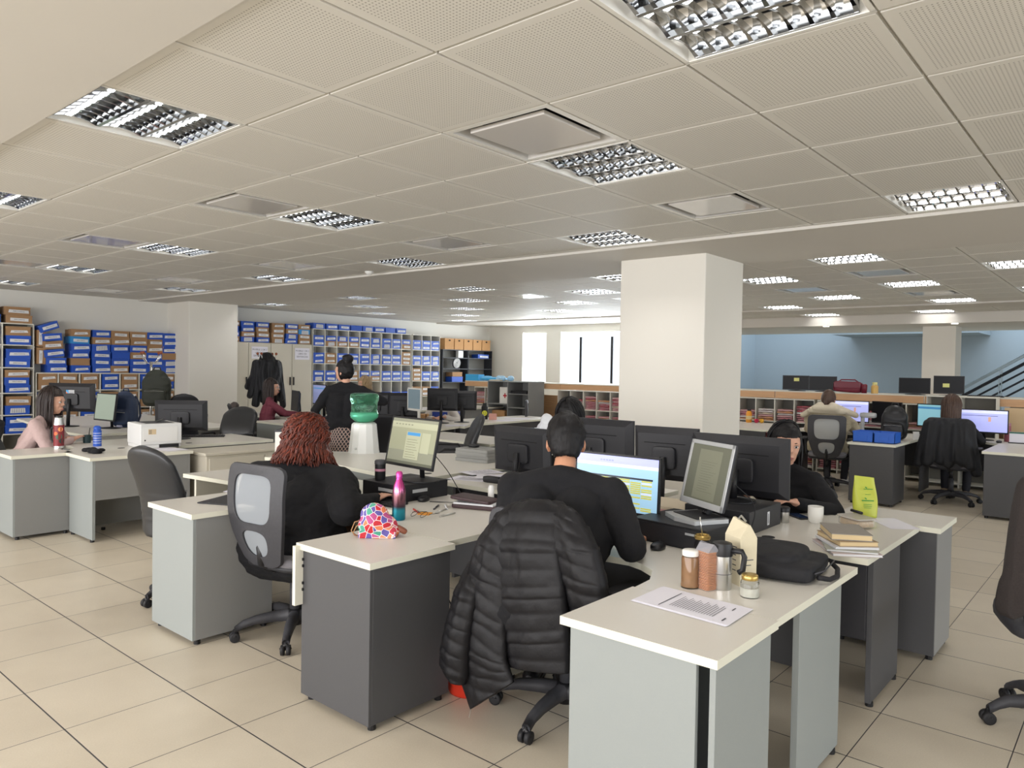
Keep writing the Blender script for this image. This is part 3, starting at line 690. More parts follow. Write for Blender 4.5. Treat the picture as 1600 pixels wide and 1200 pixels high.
# tall shelf at the left edge
tw = [0.465]*3; tx = 1.275; trow = [0.02, 0.30, 0.62, 0.99, 1.42, 1.80, 2.18]
cubby('archive_shelf', 'tall pale cubby shelf of archive boxes at the left edge', tx, YS, 0, tw, trow, 0.34, m_shelf)
rows = {4: ['nb', 'bb', 'nb'], 3: ['bb', 'bn', 'bb'], 5: ['bb', 'bb', 'nb'], 2: ['nb', 'nn', 'nbb'], 1: ['bb', 'bb', 'bb']}
rows = {5: ['bb', 'bb', 'nb'], 4: ['bb', 'bn', 'bb'], 3: ['bb', 'nnn', 'nbb'], 2: ['bb', 'bn', 'nb'], 1: ['bb', 'bb', 'bb']}
for r, cells in rows.items():
    for c, s in enumerate(cells):
        hgt = trow[r+1]-trow[r]-0.02; bh = min(0.15, hgt/len(s)-0.012)
        for i, ch in enumerate(reversed(s)):
            x = tx+tw[0]*(c+0.5)+rnd.uniform(-0.02, 0.01)
            abox(pal(ch), x, YS+0.015, trow[r]+0.018+i*(bh+0.004), 0.36, bh, 0.30, f"{pal(ch)} archive box, {CN(i)} up, {['left','middle','right'][c]} cell, {CN(5-r)} row, tall left shelf", 'archive boxes in the tall left shelf', rz=rnd.uniform(-0.03, 0.03))
for c, s in enumerate(['bb', 'bb', 'nn']):
    for i, ch in enumerate(reversed(s)):
        abox(pal(ch), tx+tw[0]*(c+0.5)+rnd.uniform(-0.02, 0.02), YS+0.01, 2.181+i*0.137, 0.38, 0.132, 0.30, f"{pal(ch)} archive box, {['lower','upper'][i]} of the pair on tall shelf top, {['left','middle','right'][c]}", 'archive boxes on top of the tall left shelf', rz=rnd.uniform(-0.05, 0.05))
# short shelf
sw = [0.343]*7; sx = 2.70; srow = [0.02, 0.36, 0.70, 1.03, 1.35]
cubby('archive_shelf', 'low pale cubby shelf with leaning archive boxes piled on top', sx, YS, 0, sw, srow, 0.36, m_shelf)
rows = {3: ['nn', 'nn', 'nn', 'bb', '-nn', 'bb', 'nb'], 2: ['bb', 'bb', 'bb', 'nb', 'nb', 'bn', 'nn'], 1: ['bb', 'nn', 'bb', 'nn', 'bb', 'nb', 'bb'], 0: ['bb']*7}
for r, cells in rows.items():
    for c, s in enumerate(cells):
        s = s.replace('-', ''); hgt = srow[r+1]-srow[r]-0.02; bh = min(0.137, hgt/len(s)-0.01)
        for i, ch in enumerate(reversed(s)):
            abox(pal(ch), sx+sw[0]*(c+0.5)+rnd.uniform(-0.008, 0.008), YS+0.012, srow[r]+0.019+i*(bh+0.004), 0.285, bh, 0.32, f"{pal(ch)} archive box, {['lower','upper'][i]} in {CN(c)} cell, {CN(3-r)} row, low left shelf", 'archive boxes in the low left shelf', rz=rnd.uniform(-0.03, 0.03))
stacks = [('nn', 2.81, 0), ('bbnbbb', 3.03, 0.16), ('nbcbbnb'.replace('cb', 'c', 1), 3.44, -0.02), ('bnbbbb', 3.80, 0.0), ('nnbbbn', 4.13, 0.0), ('nnbnnb', 4.45, 0.0), ('bnnbbb', 4.77, 0.0), ('bbbnbb', 5.04-0.02, -0.0)]
stacks = [('bbnbbb', 3.03, -0.13), ('ncbbnb', 3.40, 0.02), ('bnbbbb', 3.75, 0.0), ('nnbbbn', 4.075, 0.0), ('nnbnbb', 4.40, 0.0), ('bnnbbb', 4.71, 0.0), ('bbbnbb', 5.0, 0.0)]
for i in range(2):
    abox('brown', 2.715, YS+0.02, 1.352+0.30*(i+1)-0.012, 0.285, 0.13, 0.32, f"brown archive box standing on end, {['lower','upper'][i]}, left end of the pile", 'archive boxes piled on the low shelf', upright=True)
for k, (s, x, lean) in enumerate(stacks):
    z = 1.352
    for i, ch in enumerate(reversed(s)):
        h = 0.125 if len(s) == 6 else 0.11
        last = i == len(s)-1
        tl = (0.10 if k == 0 and i > 1 else 0.0) + (0.25 if (k == 0 and last) else 0) + rnd.uniform(-0.012, 0.012)
        w = 0.31; extra = w/2*abs(math.sin(tl))
        lx = x + (i*0.0 - (0.022*i if k == 0 else 0)*(-1 if i < 1 else 1)) + rnd.uniform(-0.012, 0.012)
        abox(pal(ch), lx, YS+0.0+rnd.uniform(-0.01, 0.02), z+extra*0.9, w, h, 0.33, f"{pal(ch)} archive box, {CN(i)} up in the {CN(k)} stack piled on the low shelf", 'archive boxes piled on the low shelf', tilt=tl, rz=rnd.uniform(-0.04, 0.04), lab=(-1 if (k, i) in ((1, 1), (3, 2), (6, 2)) else None))
        z += h+0.004+(0.012 if tl > 0.05 else 0)
# cabinets with signs
def tall_cabinet(label, x, w, sign):
    t = thing('tall_cabinet', label, 'cabinet', (x, YS, 0), 0, 'tall pale metal cabinets')
    b = MB(); b.box((0, 0.02, 0.0), (w, 0.34, 2.02), m_beigemetal); b.build('body', t, bevel=0.004)
    for i in (0, 1):
        b = MB(); b.box((0.008+i*w/2, 0.0, 0.06), ((i+1)*w/2-0.006, 0.018, 2.005), m_beigemetal); d = b.build('door', t, bevel=0.003)
        b = MB(); hx = w/2+(-0.045 if i == 0 else 0.045); b.box((hx-0.012, -0.02, 1.10), (hx+0.012, 0, 1.28), m_black); b.build('handle', d)
    s = MB(); s.box((-0.19, -0.003, -0.13), (0.19, 0, 0.13), m_paper); R = Matrix.Translation((0, -0.004, 0.065)) @ Matrix.Rotation(PI/2, 4, 'X')
    for i, ln in enumerate(sign): s.text(ln, Matrix.Translation((0, 0, -0.065*i)) @ R, 0.052, m_ink)
    o = s.build('paper_sign', t); o.location = (w*0.75, -0.002, 1.80); return t
tall_cabinet('left tall pale metal cabinet, sign reading MUEBLE 2 DE 2', 6.13, 1.045, ['MUEBLE 2 DE 2', 'LIBRO DE', 'SENTENCIAS'])
tall_cabinet('right tall pale metal cabinet, sign reading MUEBLE 1 DE 2', 7.18, 1.05, ['MUEBLE 1 DE 2', 'LIBRO DE', 'SENTENCIAS'])
for k, (s, x) in enumerate([('nbbn', 6.29), ('bbnb', 6.64), ('bnnb', 6.99), ('nnnn', 7.36), ('bnbb', 7.70), ('ncnn', 8.03)]):
    for i, ch in enumerate(reversed(s)):
        abox(pal(ch), x+rnd.uniform(-0.01, 0.01), YS+0.01, 2.022+0.109*i, 0.30, 0.105, 0.32, f"{pal(ch)} archive box, {CN(i)} up in {CN(k)} stack on the tall metal cabinets", 'archive boxes on the tall metal cabinets', rz=rnd.uniform(-0.05, 0.05))
# cubby wall
prow = [0.02, 0.38, 0.77, 1.17, 1.58, 1.98, 2.39]
PX = []
for (x0, n) in ((8.25, 6), (10.25, 3), (11.27, 3)):
    w = 0.33 if n == 6 else 0.325
    cubby('cubby_shelf', {6: 'wide pale cubby wall unit holding blue boxes beside metal cabinets'}.get(n, 'narrow pale cubby unit, middle of the box wall' if x0 < 11 else 'narrow pale cubby unit beside the dark steel shelves'), x0, YS, 0, [w]*n, prow, 0.36, m_shelf)
    PX += [x0+w*(i+0.5) for i in range(n)]
pat = {5: ['bb', 'bn', 'bn', 'bn', 'bb', 'bb', 'bb', 'bb', 'bn', 'bb', 'bb', 'bb'], 4: ['bb', 'nn', 'bb', 'bb', 'bb', 'bb', 'bb', 'bb', 'nnn', 'bb', 'bb', 'bb'],
       3: ['bb', 'bb', 'bb', 'nn', 'bb', 'bn', 'bb', 'bb', 'bb', 'nnn', 'bb', 'bb'], 2: ['bb', 'nb', 'bb', 'bb', 'bn', 'n', 'b', 'b', 'b', 'nn', 'nn', 'bb']}
for r, cells in pat.items():
    for c, s in enumerate(cells):
        bh = 0.118 if len(s) < 3 else 0.105
        for i, ch in enumerate(reversed(s)):
            abox(pal(ch), PX[c]+rnd.uniform(-0.006, 0.006), YS+0.015, prow[r]+0.019+i*(bh+0.003), 0.285, bh, 0.32, f"{pal(ch)} archive box, {CN(i)} up, {CN(c)} column, {CN(5-r)} row, cubby wall", 'archive boxes in the cubby wall', tilt=0, rz=rnd.uniform(-0.03, 0.03))
for i in range(8):
    abox('blue', 8.42+0.352*i, YS+0.01, 2.392, 0.32, 0.125, 0.32, f"blue archive box lying on top of the cubby wall, {CN(i)} from left", 'archive boxes on top of the cubby wall', rz=rnd.uniform(-0.06, 0.06), lab=(-1 if i in (3, 6) else None))
# dark steel shelves with storage boxes
for k, x0 in enumerate((12.36, 13.36)):
    cubby('steel_shelf', ['dark steel shelf unit holding a wall clock', 'dark steel shelf unit nearest the window'][k], x0, YS, 0, [0.98], [0.05, 0.6, 1.13, 1.50, 1.80, 2.04], 0.32, m_darkshelf)
for i in range(5):
    t = thing('storage_box', f"kraft storage box with round hand hole on dark shelves, {CN(i)} from left", 'storage box', (12.62+0.37*i, YS+0.02, 2.041), 0, 'kraft storage boxes')
    b = MB(); b.box((-0.17, 0, 0), (0.17, 0.3, 0.24), m_kraft); b.box((-0.175, -0.005, 0.24), (0.175, 0.3, 0.30), m_kraft); b.build('body', t)
    b = MB(); b.lathe([(0.04, 0), (0.0, 0.001)], m_gap, n=14, sy=0.55); o = b.build('hand_hole', t); o.rotation_euler = (PI/2, 0, 0); o.location = (0, -0.0065, 0.245)
t = thing('wall_clock', 'round pale clock leaning inside the dark steel shelf', 'clock', (12.95, YS+0.08, 1.519))
b = MB(); b.lathe([(0.15, 0), (0.15, 0.03), (0.135, 0.03)], m_black2, n=28); o = b.build('rim', t); o.rotation_euler = (PI/2+0.1, 0, 0); o.location = (0, 0, 0.15)
b = MB(); b.lathe([(0.135, 0.031), (0.0, 0.031)], m_white, n=28); b.cbox((0.02, 0.04, 0.033), (0.008, 0.09, 0.002), m_black, rz=-0.4); b.cbox((-0.02, 0.02, 0.033), (0.008, 0.06, 0.002), m_black, rz=0.9); o = b.build('dial', t); o.rotation_euler = (PI/2+0.1, 0, 0); o.location = (0, 0, 0.15)
t = thing('paper_tray', 'white document holder standing in the dark steel shelf', 'holder', (13.15, YS+0.1, 1.819)); b = MB(); b.box((-0.1, 0, 0), (0.1, 0.1, 0.20), m_white); b.build('body', t)
abox('blue', 14.0, YS+0.03, 1.819, 0.45, 0.11, 0.25, 'blue box with white label inside the right dark shelf', 'boxes in the dark shelves')
abox('blue', 12.95, YS+0.03, 1.151, 0.42, 0.14, 0.25, 'blue box under a kraft box in the left dark shelf', 'boxes in the dark shelves', lab=-1)
abox('brown', 12.95, YS+0.03, 1.298, 0.38, 0.12, 0.25, 'kraft box resting on a blue box in the left dark shelf', 'boxes in the dark shelves', lab=-1)

# ================================================================ COUNTER with folder shelves (front faces -X)
CX = 10.4
t = thing('service_counter', 'long service counter with a light wood band, under the windows', 'counter', (CX+0.02, -3.0, 0))
b = MB(); b.box((0.04, -2.2, 1.245), (0.62, 9.3, 1.262), m_shelf); b.build('counter_top', t)
t0c = t
for i, (a, c) in enumerate(((-2.2, -0.02), (-0.005, 2.18), (2.19, 4.4), (4.41, 6.6), (6.61, 9.3))):
    b = MB(); b.box((0.04, a, 1.14), (0.06, c, 1.245), m_wood); b.build('wood_band', t)
b = MB(); b.box((0.40, -2.2, 0), (0.44, 9.3, 1.0), m_wood); b.build('back_board', t)
def folder_shelf(label, ytop, n, w, z0=0.05, zt=1.135):
    return cubby('folder_shelf', label, CX, ytop, 0, [w]*n, [z0, 0.40, 0.745, zt], 0.36, m_shelf, axis='y')
FS = [(5.95, 5, 0.315, 'pale folder shelf at the left of the grey bookcase'), (3.62, 6, 0.315, 'pale folder shelf between grey bookcase and column'), (-0.20, 4, 0.318, 'pale folder shelf right of the column behind the juice bottle'), (-1.52, 5, 0.318, 'pale folder shelf behind the woman in cream hood')]
cells = []
for ytop, n, w, lb in FS:
    folder_shelf(lb, ytop, n, w)
    for c in range(n):
        for r, z in enumerate((0.763, 0.418, 0.068)): cells.append((ytop-w*(c+0.5), z, r, c, lb))
fcols = [mat('pink_folder', 'c79a9a', 0.85), mat('rose_folder', 'b3747c', 0.85), mat('cream_folder', 'cfc2ab', 0.85), mat('tan_folder', 'c48e68', 0.85), mat('white_folder', 'cfcac8', 0.85), mat('red_edged_folder', 'a8505a', 0.85)]
fname = ['pink', 'rose', 'cream', 'tan', 'white', 'red']
fmesh = []
for k in range(6):
    b = MB(); n = 9; vs = []; rr = random.Random(k)
    th = 0.030
    for i in range(n):
        u = i/(n-1); y = -0.125+0.25*u
        for zz in (0, 1):
            z = zz*(th-0.004)*(1-0.25*abs(2*u-1)**2*zz)+0.0025*math.sin(u*9+k*1.7)*zz
            vs += [(0.0+0.006*math.sin(u*7+k), y, z), (0.24, y, z)]
    fs = []
    for i in range(n-1):
        a = 4*i; fs += [(a, a+4, a+5, a+1), (a+2, a+3, a+7, a+6), (a, a+2, a+6, a+4), (a+1, a+5, a+7, a+3)]
    fs += [(0, 1, 3, 2), (4*n-4, 4*n-2, 4*n-1, 4*n-3)]
    b.add(vs, fs, fcols[k]); b.box((-0.001, -0.115, 0.010), (0.002, 0.115, 0.0125), fcols[4]); b.box((-0.001, -0.12, 0.018), (0.001, 0.12, 0.0195), fcols[5]); fmesh.append(b.mesh('case_folder'))
nf = 0
for y, z, r, c, lb in cells:
    p = seen((CX, y, z+0.1), 10)
    if not p: continue
    if r > 0 and not (850 < p[0]) : cnt = 3 if r == 1 else 0
    else: cnt = rnd.choice([4, 5, 6, 8]) if r == 0 else (7 if r == 1 else 6)
    if r == 2 and p[0] < 1150: cnt = 0
    if r == 0 and 'hood' in lb: cnt = 9 if c == 0 else 7
    for i in range(cnt):
        if nf >= 290: break
        k = rnd.choice([0, 0, 1, 1, 2, 3, 4, 5])
        o = bpy.data.objects.new('case_folder', fmesh[k]); C.objects.link(o); nf += 1
        o.location = (CX+0.03+rnd.uniform(-0.012, 0.015), y+rnd.uniform(-0.008, 0.008), z+0.001+i*0.0335); o.rotation_euler = (0, 0, rnd.uniform(-0.05, 0.05))
        tag(o, f"{fname[k]} case folder, {CN(i)} up, {['top','middle','bottom'][r]} row, {CN(c)} cell, {' '.join(lb.split()[3:9]).replace('left of the grey bookcase','left of bookcase')}"[:120], 'folder', 'case folders in the counter shelves')
b = MB(); b.box((0.02, -2.2, 0.02), (0.04, -1.0, 1.13), mat('pale_wood_panel', 'cbb08a', 0.5)); b.build('front_panel', t0c, label='pale wood front panel')
cubby('display_shelf', 'pale two-compartment shelf topping the counter near the right monitor', 10.12, -3.11, 0, [0.42, 0.42], [0.05, 0.80, 1.272], 0.28, m_shelf, axis='y')
# grey bookcase in front of the counter
t = thing('bookcase', 'grey bookcase with first aid box, in front of the windows', 'bookcase', (9.85, 5.05, 0), -PI/2)
b = MB(); b.box((0, 0, 1.27), (1.12, 0.5, 1.29), m_lg2 if 'm_lg2' in globals() else m_lg); b.build('top_panel', t)
for i, x in enumerate((0, 0.55, 1.10)):
    b = MB(); b.box((x, 0.0, 0), (x+0.02, 0.5, 1.27), m_mg); b.build(['side_panel', 'divider', 'side_panel'][i], t)
for a, zs in ((0.02, (0.80, 0.40, 0.05)), (0.57, (1.02, 0.74, 0.4, 0.05))):
    for z in zs: b = MB(); b.box((a, 0.01, z), (a+0.53, 0.49, z+0.02), m_mg); b.build('shelf', t)
b = MB(); b.box((0.02, 0.47, 0.02), (1.1, 0.49, 1.27), m_mg); b.build('back_panel', t)
# ================================================================ CHAIRS
def star_base(t, seat_z=0.42, r=0.33, rot=0.0):
    b = MB(); b.tube([(0, 0, 0.13), (0, 0, 0.30)], 0.030, m_greyplas, 16); b.tube([(0, 0, 0.30), (0, 0, seat_z)], 0.022, m_black, 14)
    b.lathe([(0.045, 0.06), (0.052, 0.09), (0.052, 0.125), (0.04, 0.15)], m_black, n=18); b.build('gas_column', t, smooth=True)
    for k in range(5):
        a = 2*PI*k/5+rot; c, s_ = math.cos(a), math.sin(a); b = MB()
        pts = [(c*d, s_*d, z) for d, z in ((0.03, 0.110), (0.12, 0.112), (0.22, 0.105), (r-0.04, 0.088), (r, 0.062))]
        # flattened tapered arm
        vs = []; 
        for (x, y, z), w, h in zip(pts, (0.030, 0.028, 0.024, 0.021, 0.020), (0.036, 0.032, 0.026, 0.022, 0.02)):
            for du, dz in ((-1, -0.6), (-1, 0.4), (-0.5, 1), (0.5, 1), (1, 0.4), (1, -0.6)): vs.append((x-s_*du*w, y+c*du*w, z+dz*h))
        fs = [(i*6+j, i*6+(j+1) % 6, (i+1)*6+(j+1) % 6, (i+1)*6+j) for i in range(4) for j in range(6)]+[(0, 1, 2, 3, 4, 5), (29, 28, 27, 26, 25, 24)]
        b.add(vs, fs, m_greyplas); arm = b.build('base_arm', t, smooth=True)
        b = MB(); x, y = c*r, s_*r
        for sd in (-1, 1):
            q = Vector((x-s_*sd*0.016, y+c*sd*0.016, 0.028)); ax = Vector((-s_, c, 0))
            b.tube([q-ax*0.011, q-ax*0.009, q+ax*0.009, q+ax*0.011], [0.02, 0.0275, 0.0275, 0.02], m_rubber, 16)
        b.tube([(x, y, 0.028), (x, y, 0.07)], 0.008, m_black, 8); b.tube([(x-s_*-0.024, y+c*-0.024, 0.030), (x, y, 0.060), (x-s_*0.024, y+c*0.024, 0.030)], 0.012, m_black, 8)
        b.build('caster', arm, smooth=True)
def outline(w, h, prof, n=40):
    # closed loop (y,z) from a half-width profile function over z 0..1
    R = [(w*prof(i/n), h*i/n) for i in range(n+1)]
    return R+[(-y, z) for y, z in reversed(R)]
def mesh_chair(name, label, loc, rz, arms=True, group=None, seat_z=0.47, tilt=0.12, baserot=0.3):
    t = thing(name, label, 'chair', loc, rz, group); star_base(t, seat_z-0.06, 0.33, baserot)
    b = MB(); b.rbox((0.02, 0, seat_z-0.035), (0.46, 0.47, 0.05), 0.45, m_black2); b.build('seat_shell', t, smooth=True)
    b = MB(); b.rbox((0.02, 0, seat_z-0.002), (0.47, 0.48, 0.062), 0.4, m_cloth); b.build('seat', t, smooth=True)
    # back frame with two openings, bent around the sitter
    H = 0.57; W2 = 0.235
    def prof(u):
        k = 0.60+0.40*math.sin(min(1, u/0.62)*PI/2)
        if u < 0.06: k *= 0.55+0.45*math.sqrt(u/0.06)
        if u > 0.90: k *= math.sqrt(max(0.0, 1-((u-0.90)/0.10)**2))*0.22+0.78
        return k
    out = outline(W2, H, prof)
    hole1 = [(y, z) for y, z in [(0.165*math.copysign(abs(math.cos(a))**0.45, math.cos(a))*(0.86+0.14*(0.5+0.5*math.sin(a))), 0.385+0.135*math.copysign(abs(math.sin(a))**0.5, math.sin(a))) for a in [2*PI*i/36 for i in range(36)]]]
    hole2 = [(0.115*math.copysign(abs(math.cos(a))**0.7, math.cos(a))*(0.85+0.15*math.sin(a)), 0.135+0.075*math.copysign(abs(math.sin(a))**0.8, math.sin(a))) for a in [2*PI*i/28 for i in range(28)]]
    def bend(y, z, d): return Vector((d-0.235+0.55*y*y - tilt*(z-0.02) + 0.05*math.sin(z/H*PI)*-1, y, seat_z-0.03+z))
    bm = bmesh.new()
    def loop(pts, d):
        vs = [bm.verts.new(bend(y, z, d)) for y, z in pts]; es = [bm.edges.new((vs[i], vs[(i+1) % len(vs)])) for i in range(len(vs))]; return vs, es
    for d in (0, 0.022):
        E = []
        L = [loop(out, d), loop(hole1, d), loop(hole2, d)]
        for v_, e_ in L: E += e_
        bmesh.ops.triangle_fill(bm, use_beauty=True, use_dissolve=False, edges=E)
        if d == 0: A_ = [v for v, e in L]
        else:
            for va, vb in zip(A_, [v for v, e in L]):
                n = len(va)
                for i in range(n): bm.faces.new((va[i], va[(i+1) % n], vb[(i+1) % n], vb[i]))
    bmesh.ops.recalc_face_normals(bm, faces=bm.faces)
    me = bpy.data.meshes.new('back_frame'); bm.to_mesh(me); bm.free(); me.materials.append(m_greyplas)
    fr = link_mesh('back_frame', me, t); auto(fr, 35); bv = fr.modifiers.new('b', 'BEVEL'); bv.width = 0.006; bv.segments = 2; bv.limit_method = 'ANGLE'; bv.angle_limit = 0.9
    for nm, (cy, cz, wy, wz) in (('upper_mesh', (0, 0.385, 0.172, 0.142)), ('lower_mesh', (0, 0.135, 0.122, 0.082))):
        b = MB(); n = 10; vs = [bend(-wy+2*wy*i/n, cz-wz+2*wz*j/n, 0.011) for i in range(n+1) for j in range(n+1)]
        b.add(vs, [(i*(n+1)+j, (i+1)*(n+1)+j, (i+1)*(n+1)+j+1, i*(n+1)+j+1) for i in range(n) for j in range(n)], m_mesh); b.build(nm, t, smooth=True)
    b = MB(); b.tube([(-0.02, 0, seat_z-0.06), (-0.15, 0, seat_z-0.06), (-0.235, 0, seat_z-0.01), (-0.25, 0, seat_z+0.12)], 0.022, m_black, 8); b.build('back_bracket', t, smooth=True)
    if arms:
        for s_ in (-1, 1):
            b = MB(); b.tube([(0.05, s_*0.22, seat_z-0.05), (0.04, s_*0.27, seat_z+0.0), (0.03, s_*0.28, seat_z+0.19)], 0.016, m_black, 8)
            b.rbox((0.03, s_*0.28, seat_z+0.205), (0.26, 0.075, 0.035), 0.5, m_black2); b.build('armrest', t, smooth=True)
    return t
def pad_chair(name, label, loc, rz, group=None, seat_z=0.48, top_z=1.05, arms=True, creases=True, mt=None, w=0.46, tilt=0.16):
    mt = mt or m_leather
    t = thing(name, label, 'chair', loc, rz, group); star_base(t, seat_z-0.06, 0.30, 0.5)
    b = MB(); b.rbox((0.03, 0, seat_z-0.01), (0.48, 0.48, 0.10), 0.4, mt); b.build('seat', t, smooth=True)
    b = MB(); n, k = 24, 30; H = top_z-seat_z+0.02; vs = []
    for j in range(k+1):
        u = j/k; z = seat_z-0.04+H*u
        hw = w/2*(0.86+0.14*math.sin(u*PI*0.8))*(1 if u < 0.8 else math.sqrt(max(0.02, 1-((u-0.8)/0.2)**2.2)*0.72+0.28*(1-u)/0.2 if u < 1 else 0.02))
        if u < 0.05: hw *= 0.75+0.25*u/0.05
        cx = -0.235-tilt*(z-seat_z)+0.04*math.sin(u*PI*1.3); th = 0.045*(0.75+0.35*math.sin(u*PI))*(1 if u < 0.93 else max(0.25, 1-((u-0.93)/0.07)**2))
        if creases and 0.1 < u < 0.5: th += 0.004*math.sin(u*75)
        for i in range(n):
            a = 2*PI*i/n; y = hw*math.copysign(abs(math.cos(a))**0.7, math.cos(a)); x = th*math.copysign(abs(math.sin(a))**0.75, math.sin(a))
            vs.append((cx+x+0.35*y*y, y, z))
    fs = [(i*n+j, i*n+(j+1) % n, (i+1)*n+(j+1) % n, (i+1)*n+j) for i in range(k) for j in range(n)]+[tuple(range(n-1, -1, -1)), tuple(range(k*n, k*n+n))]
    b.add(vs, fs, mt); b.build('backrest', t, smooth=True)
    if arms:
        for s_ in (-1, 1):
            b = MB(); b.tube([(-0.16, s_*0.25, seat_z-0.02), (-0.17, s_*0.27, seat_z+0.14), (-0.13, s_*0.275, seat_z+0.20), (0.10, s_*0.275, seat_z+0.205), (0.15, s_*0.272, seat_z+0.17), (0.12, s_*0.26, seat_z-0.0)], 0.014, m_black, 8); b.build('armrest', t, smooth=True)
    return t
G_M = 'grey mesh office chairs'; G_L = 'black leatherette office chairs'
mesh_chair('office_chair', 'mesh-backed office chair carrying the red-haired woman', (0.79, -1.76, 0), 0.12, arms=False, group=G_M, baserot=0.1)
mc = mesh_chair('office_chair', 'office chair hidden under the black puffer jacket', (1.05, -3.52, 0), 0.02, group=G_M, baserot=0.72, seat_z=0.415)
pad_chair('office_chair', 'empty charcoal leatherette chair behind the light grey pedestal, left', (0.71, -0.66, 0), 0.20, G_L, top_z=1.06, w=0.44)
pad_chair('office_chair', 'black leatherette chair before the metal cabinets, left of the coats', (3.05, 3.22, 0), 3.6, G_L, top_z=1.03, creases=False, w=0.5)
pad_chair('office_chair', 'dark leatherette chair seen from the side behind the paper stack', (4.12, 0.35, 0), 2.5, G_L, top_z=1.06)
pad_chair('office_chair', 'rounded dark chair back behind the water jug', (4.75, 2.05, 0), 0.6, G_L, top_z=0.97, mt=m_black2, creases=False)
pad_chair('office_chair', 'dark low chair back right of the navy backpack, far left', (2.45, 3.13, 0), 0.9, G_L, top_z=0.94, mt=m_black2, creases=False)
pad_chair('office_chair', 'black chair beside the pillar behind the coat stand', (4.45, 7.1, 0), 0.9, G_L, top_z=1.06, mt=m_black2, creases=False)
pad_chair('office_chair', 'chair carrying the woman in pink at far left', (0.72, 2.85, 0), -0.55, G_L, top_z=0.93, mt=m_black2, creases=False, arms=False)
pad_chair('office_chair', 'chair with a grey coat behind the woman in plum', (4.36, 4.86, 0), -0.45, G_L, top_z=0.98, mt=m_black2, creases=False)
pad_chair('office_chair', 'chair of the blonde woman behind monitors', (7.25, 5.75, 0), 2.6, G_L, top_z=0.95, mt=m_black2, creases=False)
pad_chair('office_chair', 'chair of the woman bending her dark hair behind monitors', (3.52, -1.97, 0), PI, G_L, top_z=0.90, mt=m_black2, creases=False, arms=False)
pad_chair('office_chair', 'chair of the woman peeking past the big monitor', (3.30, -3.74, 0), PI, G_L, arms=False, w=0.36, top_z=0.82, mt=m_black2, creases=False)
mesh_chair('office_chair', 'mesh office chair with armrests behind the cream hooded coat', (8.72, -2.22, 0), 0.25, group=G_M, baserot=0.9)
mesh_chair('office_chair', 'office chair draped with the black coat at right', (8.75, -3.68, 0), 0.05, group=G_M, baserot=0.2)
mesh_chair('office_chair', 'black and grey chair standing by the folder shelves', (8.1, 2.9, 0), 2.2, group=G_M)
pad_chair('office_chair', 'chair of the person whose hand rests by the blue trays', (6.75, 3.1, 0), 3.6, G_L, top_z=0.95, mt=m_black2, creases=False)

# ================================================================ MONITORS (screen faces local -X)
m_bez = mat('monitor_black', '141417', 0.4); m_bezb = mat('monitor_back', '1f1f23', 0.5); m_silver = mat('silver_plastic', 'b9bbbc', 0.35, 0.3)
def scr(n, c, e): return mat(n, c, 0.3, emit=e)
s_lilac = scr('screen_lilac', 'a9aee8', 0.62); s_white = scr('screen_white', 'c9cdee', 0.68); s_olive = mat('screen_olive', '96987f', 0.3, emit=0.15); s_olive2 = mat('screen_olive_light', 'a8aa90', 0.3, emit=0.18); s_olive3 = mat('screen_olive_dark', '8c8e7c', 0.25, emit=0.1)
s_cyan = scr('screen_pale_cyan', '9cc4e0', 0.55); s_yel = scr('screen_yellow', 'c4c25c', 0.5); s_dark = scr('screen_dark_bar', '2c3440', 0.5); s_bl = scr('screen_blue_bar', '3f7fb0', 0.5); s_teal = scr('screen_teal', '7fb0bd', 0.6); s_line = scr('screen_grey_line', '8f98b8', 0.5); s_org = scr('screen_orange', 'c79a85', 0.6)
s_green = mat('screen_grey_green', '8f9d90', 0.2, emit=0.12); s_doc = mat('screen_document', '7a7b6a', 0.25, emit=0.08); s_docb = mat('screen_document_margin', '66685a', 0.25, emit=0.06); s_slate = mat('screen_slate', '7f929b', 0.2, emit=0.15)
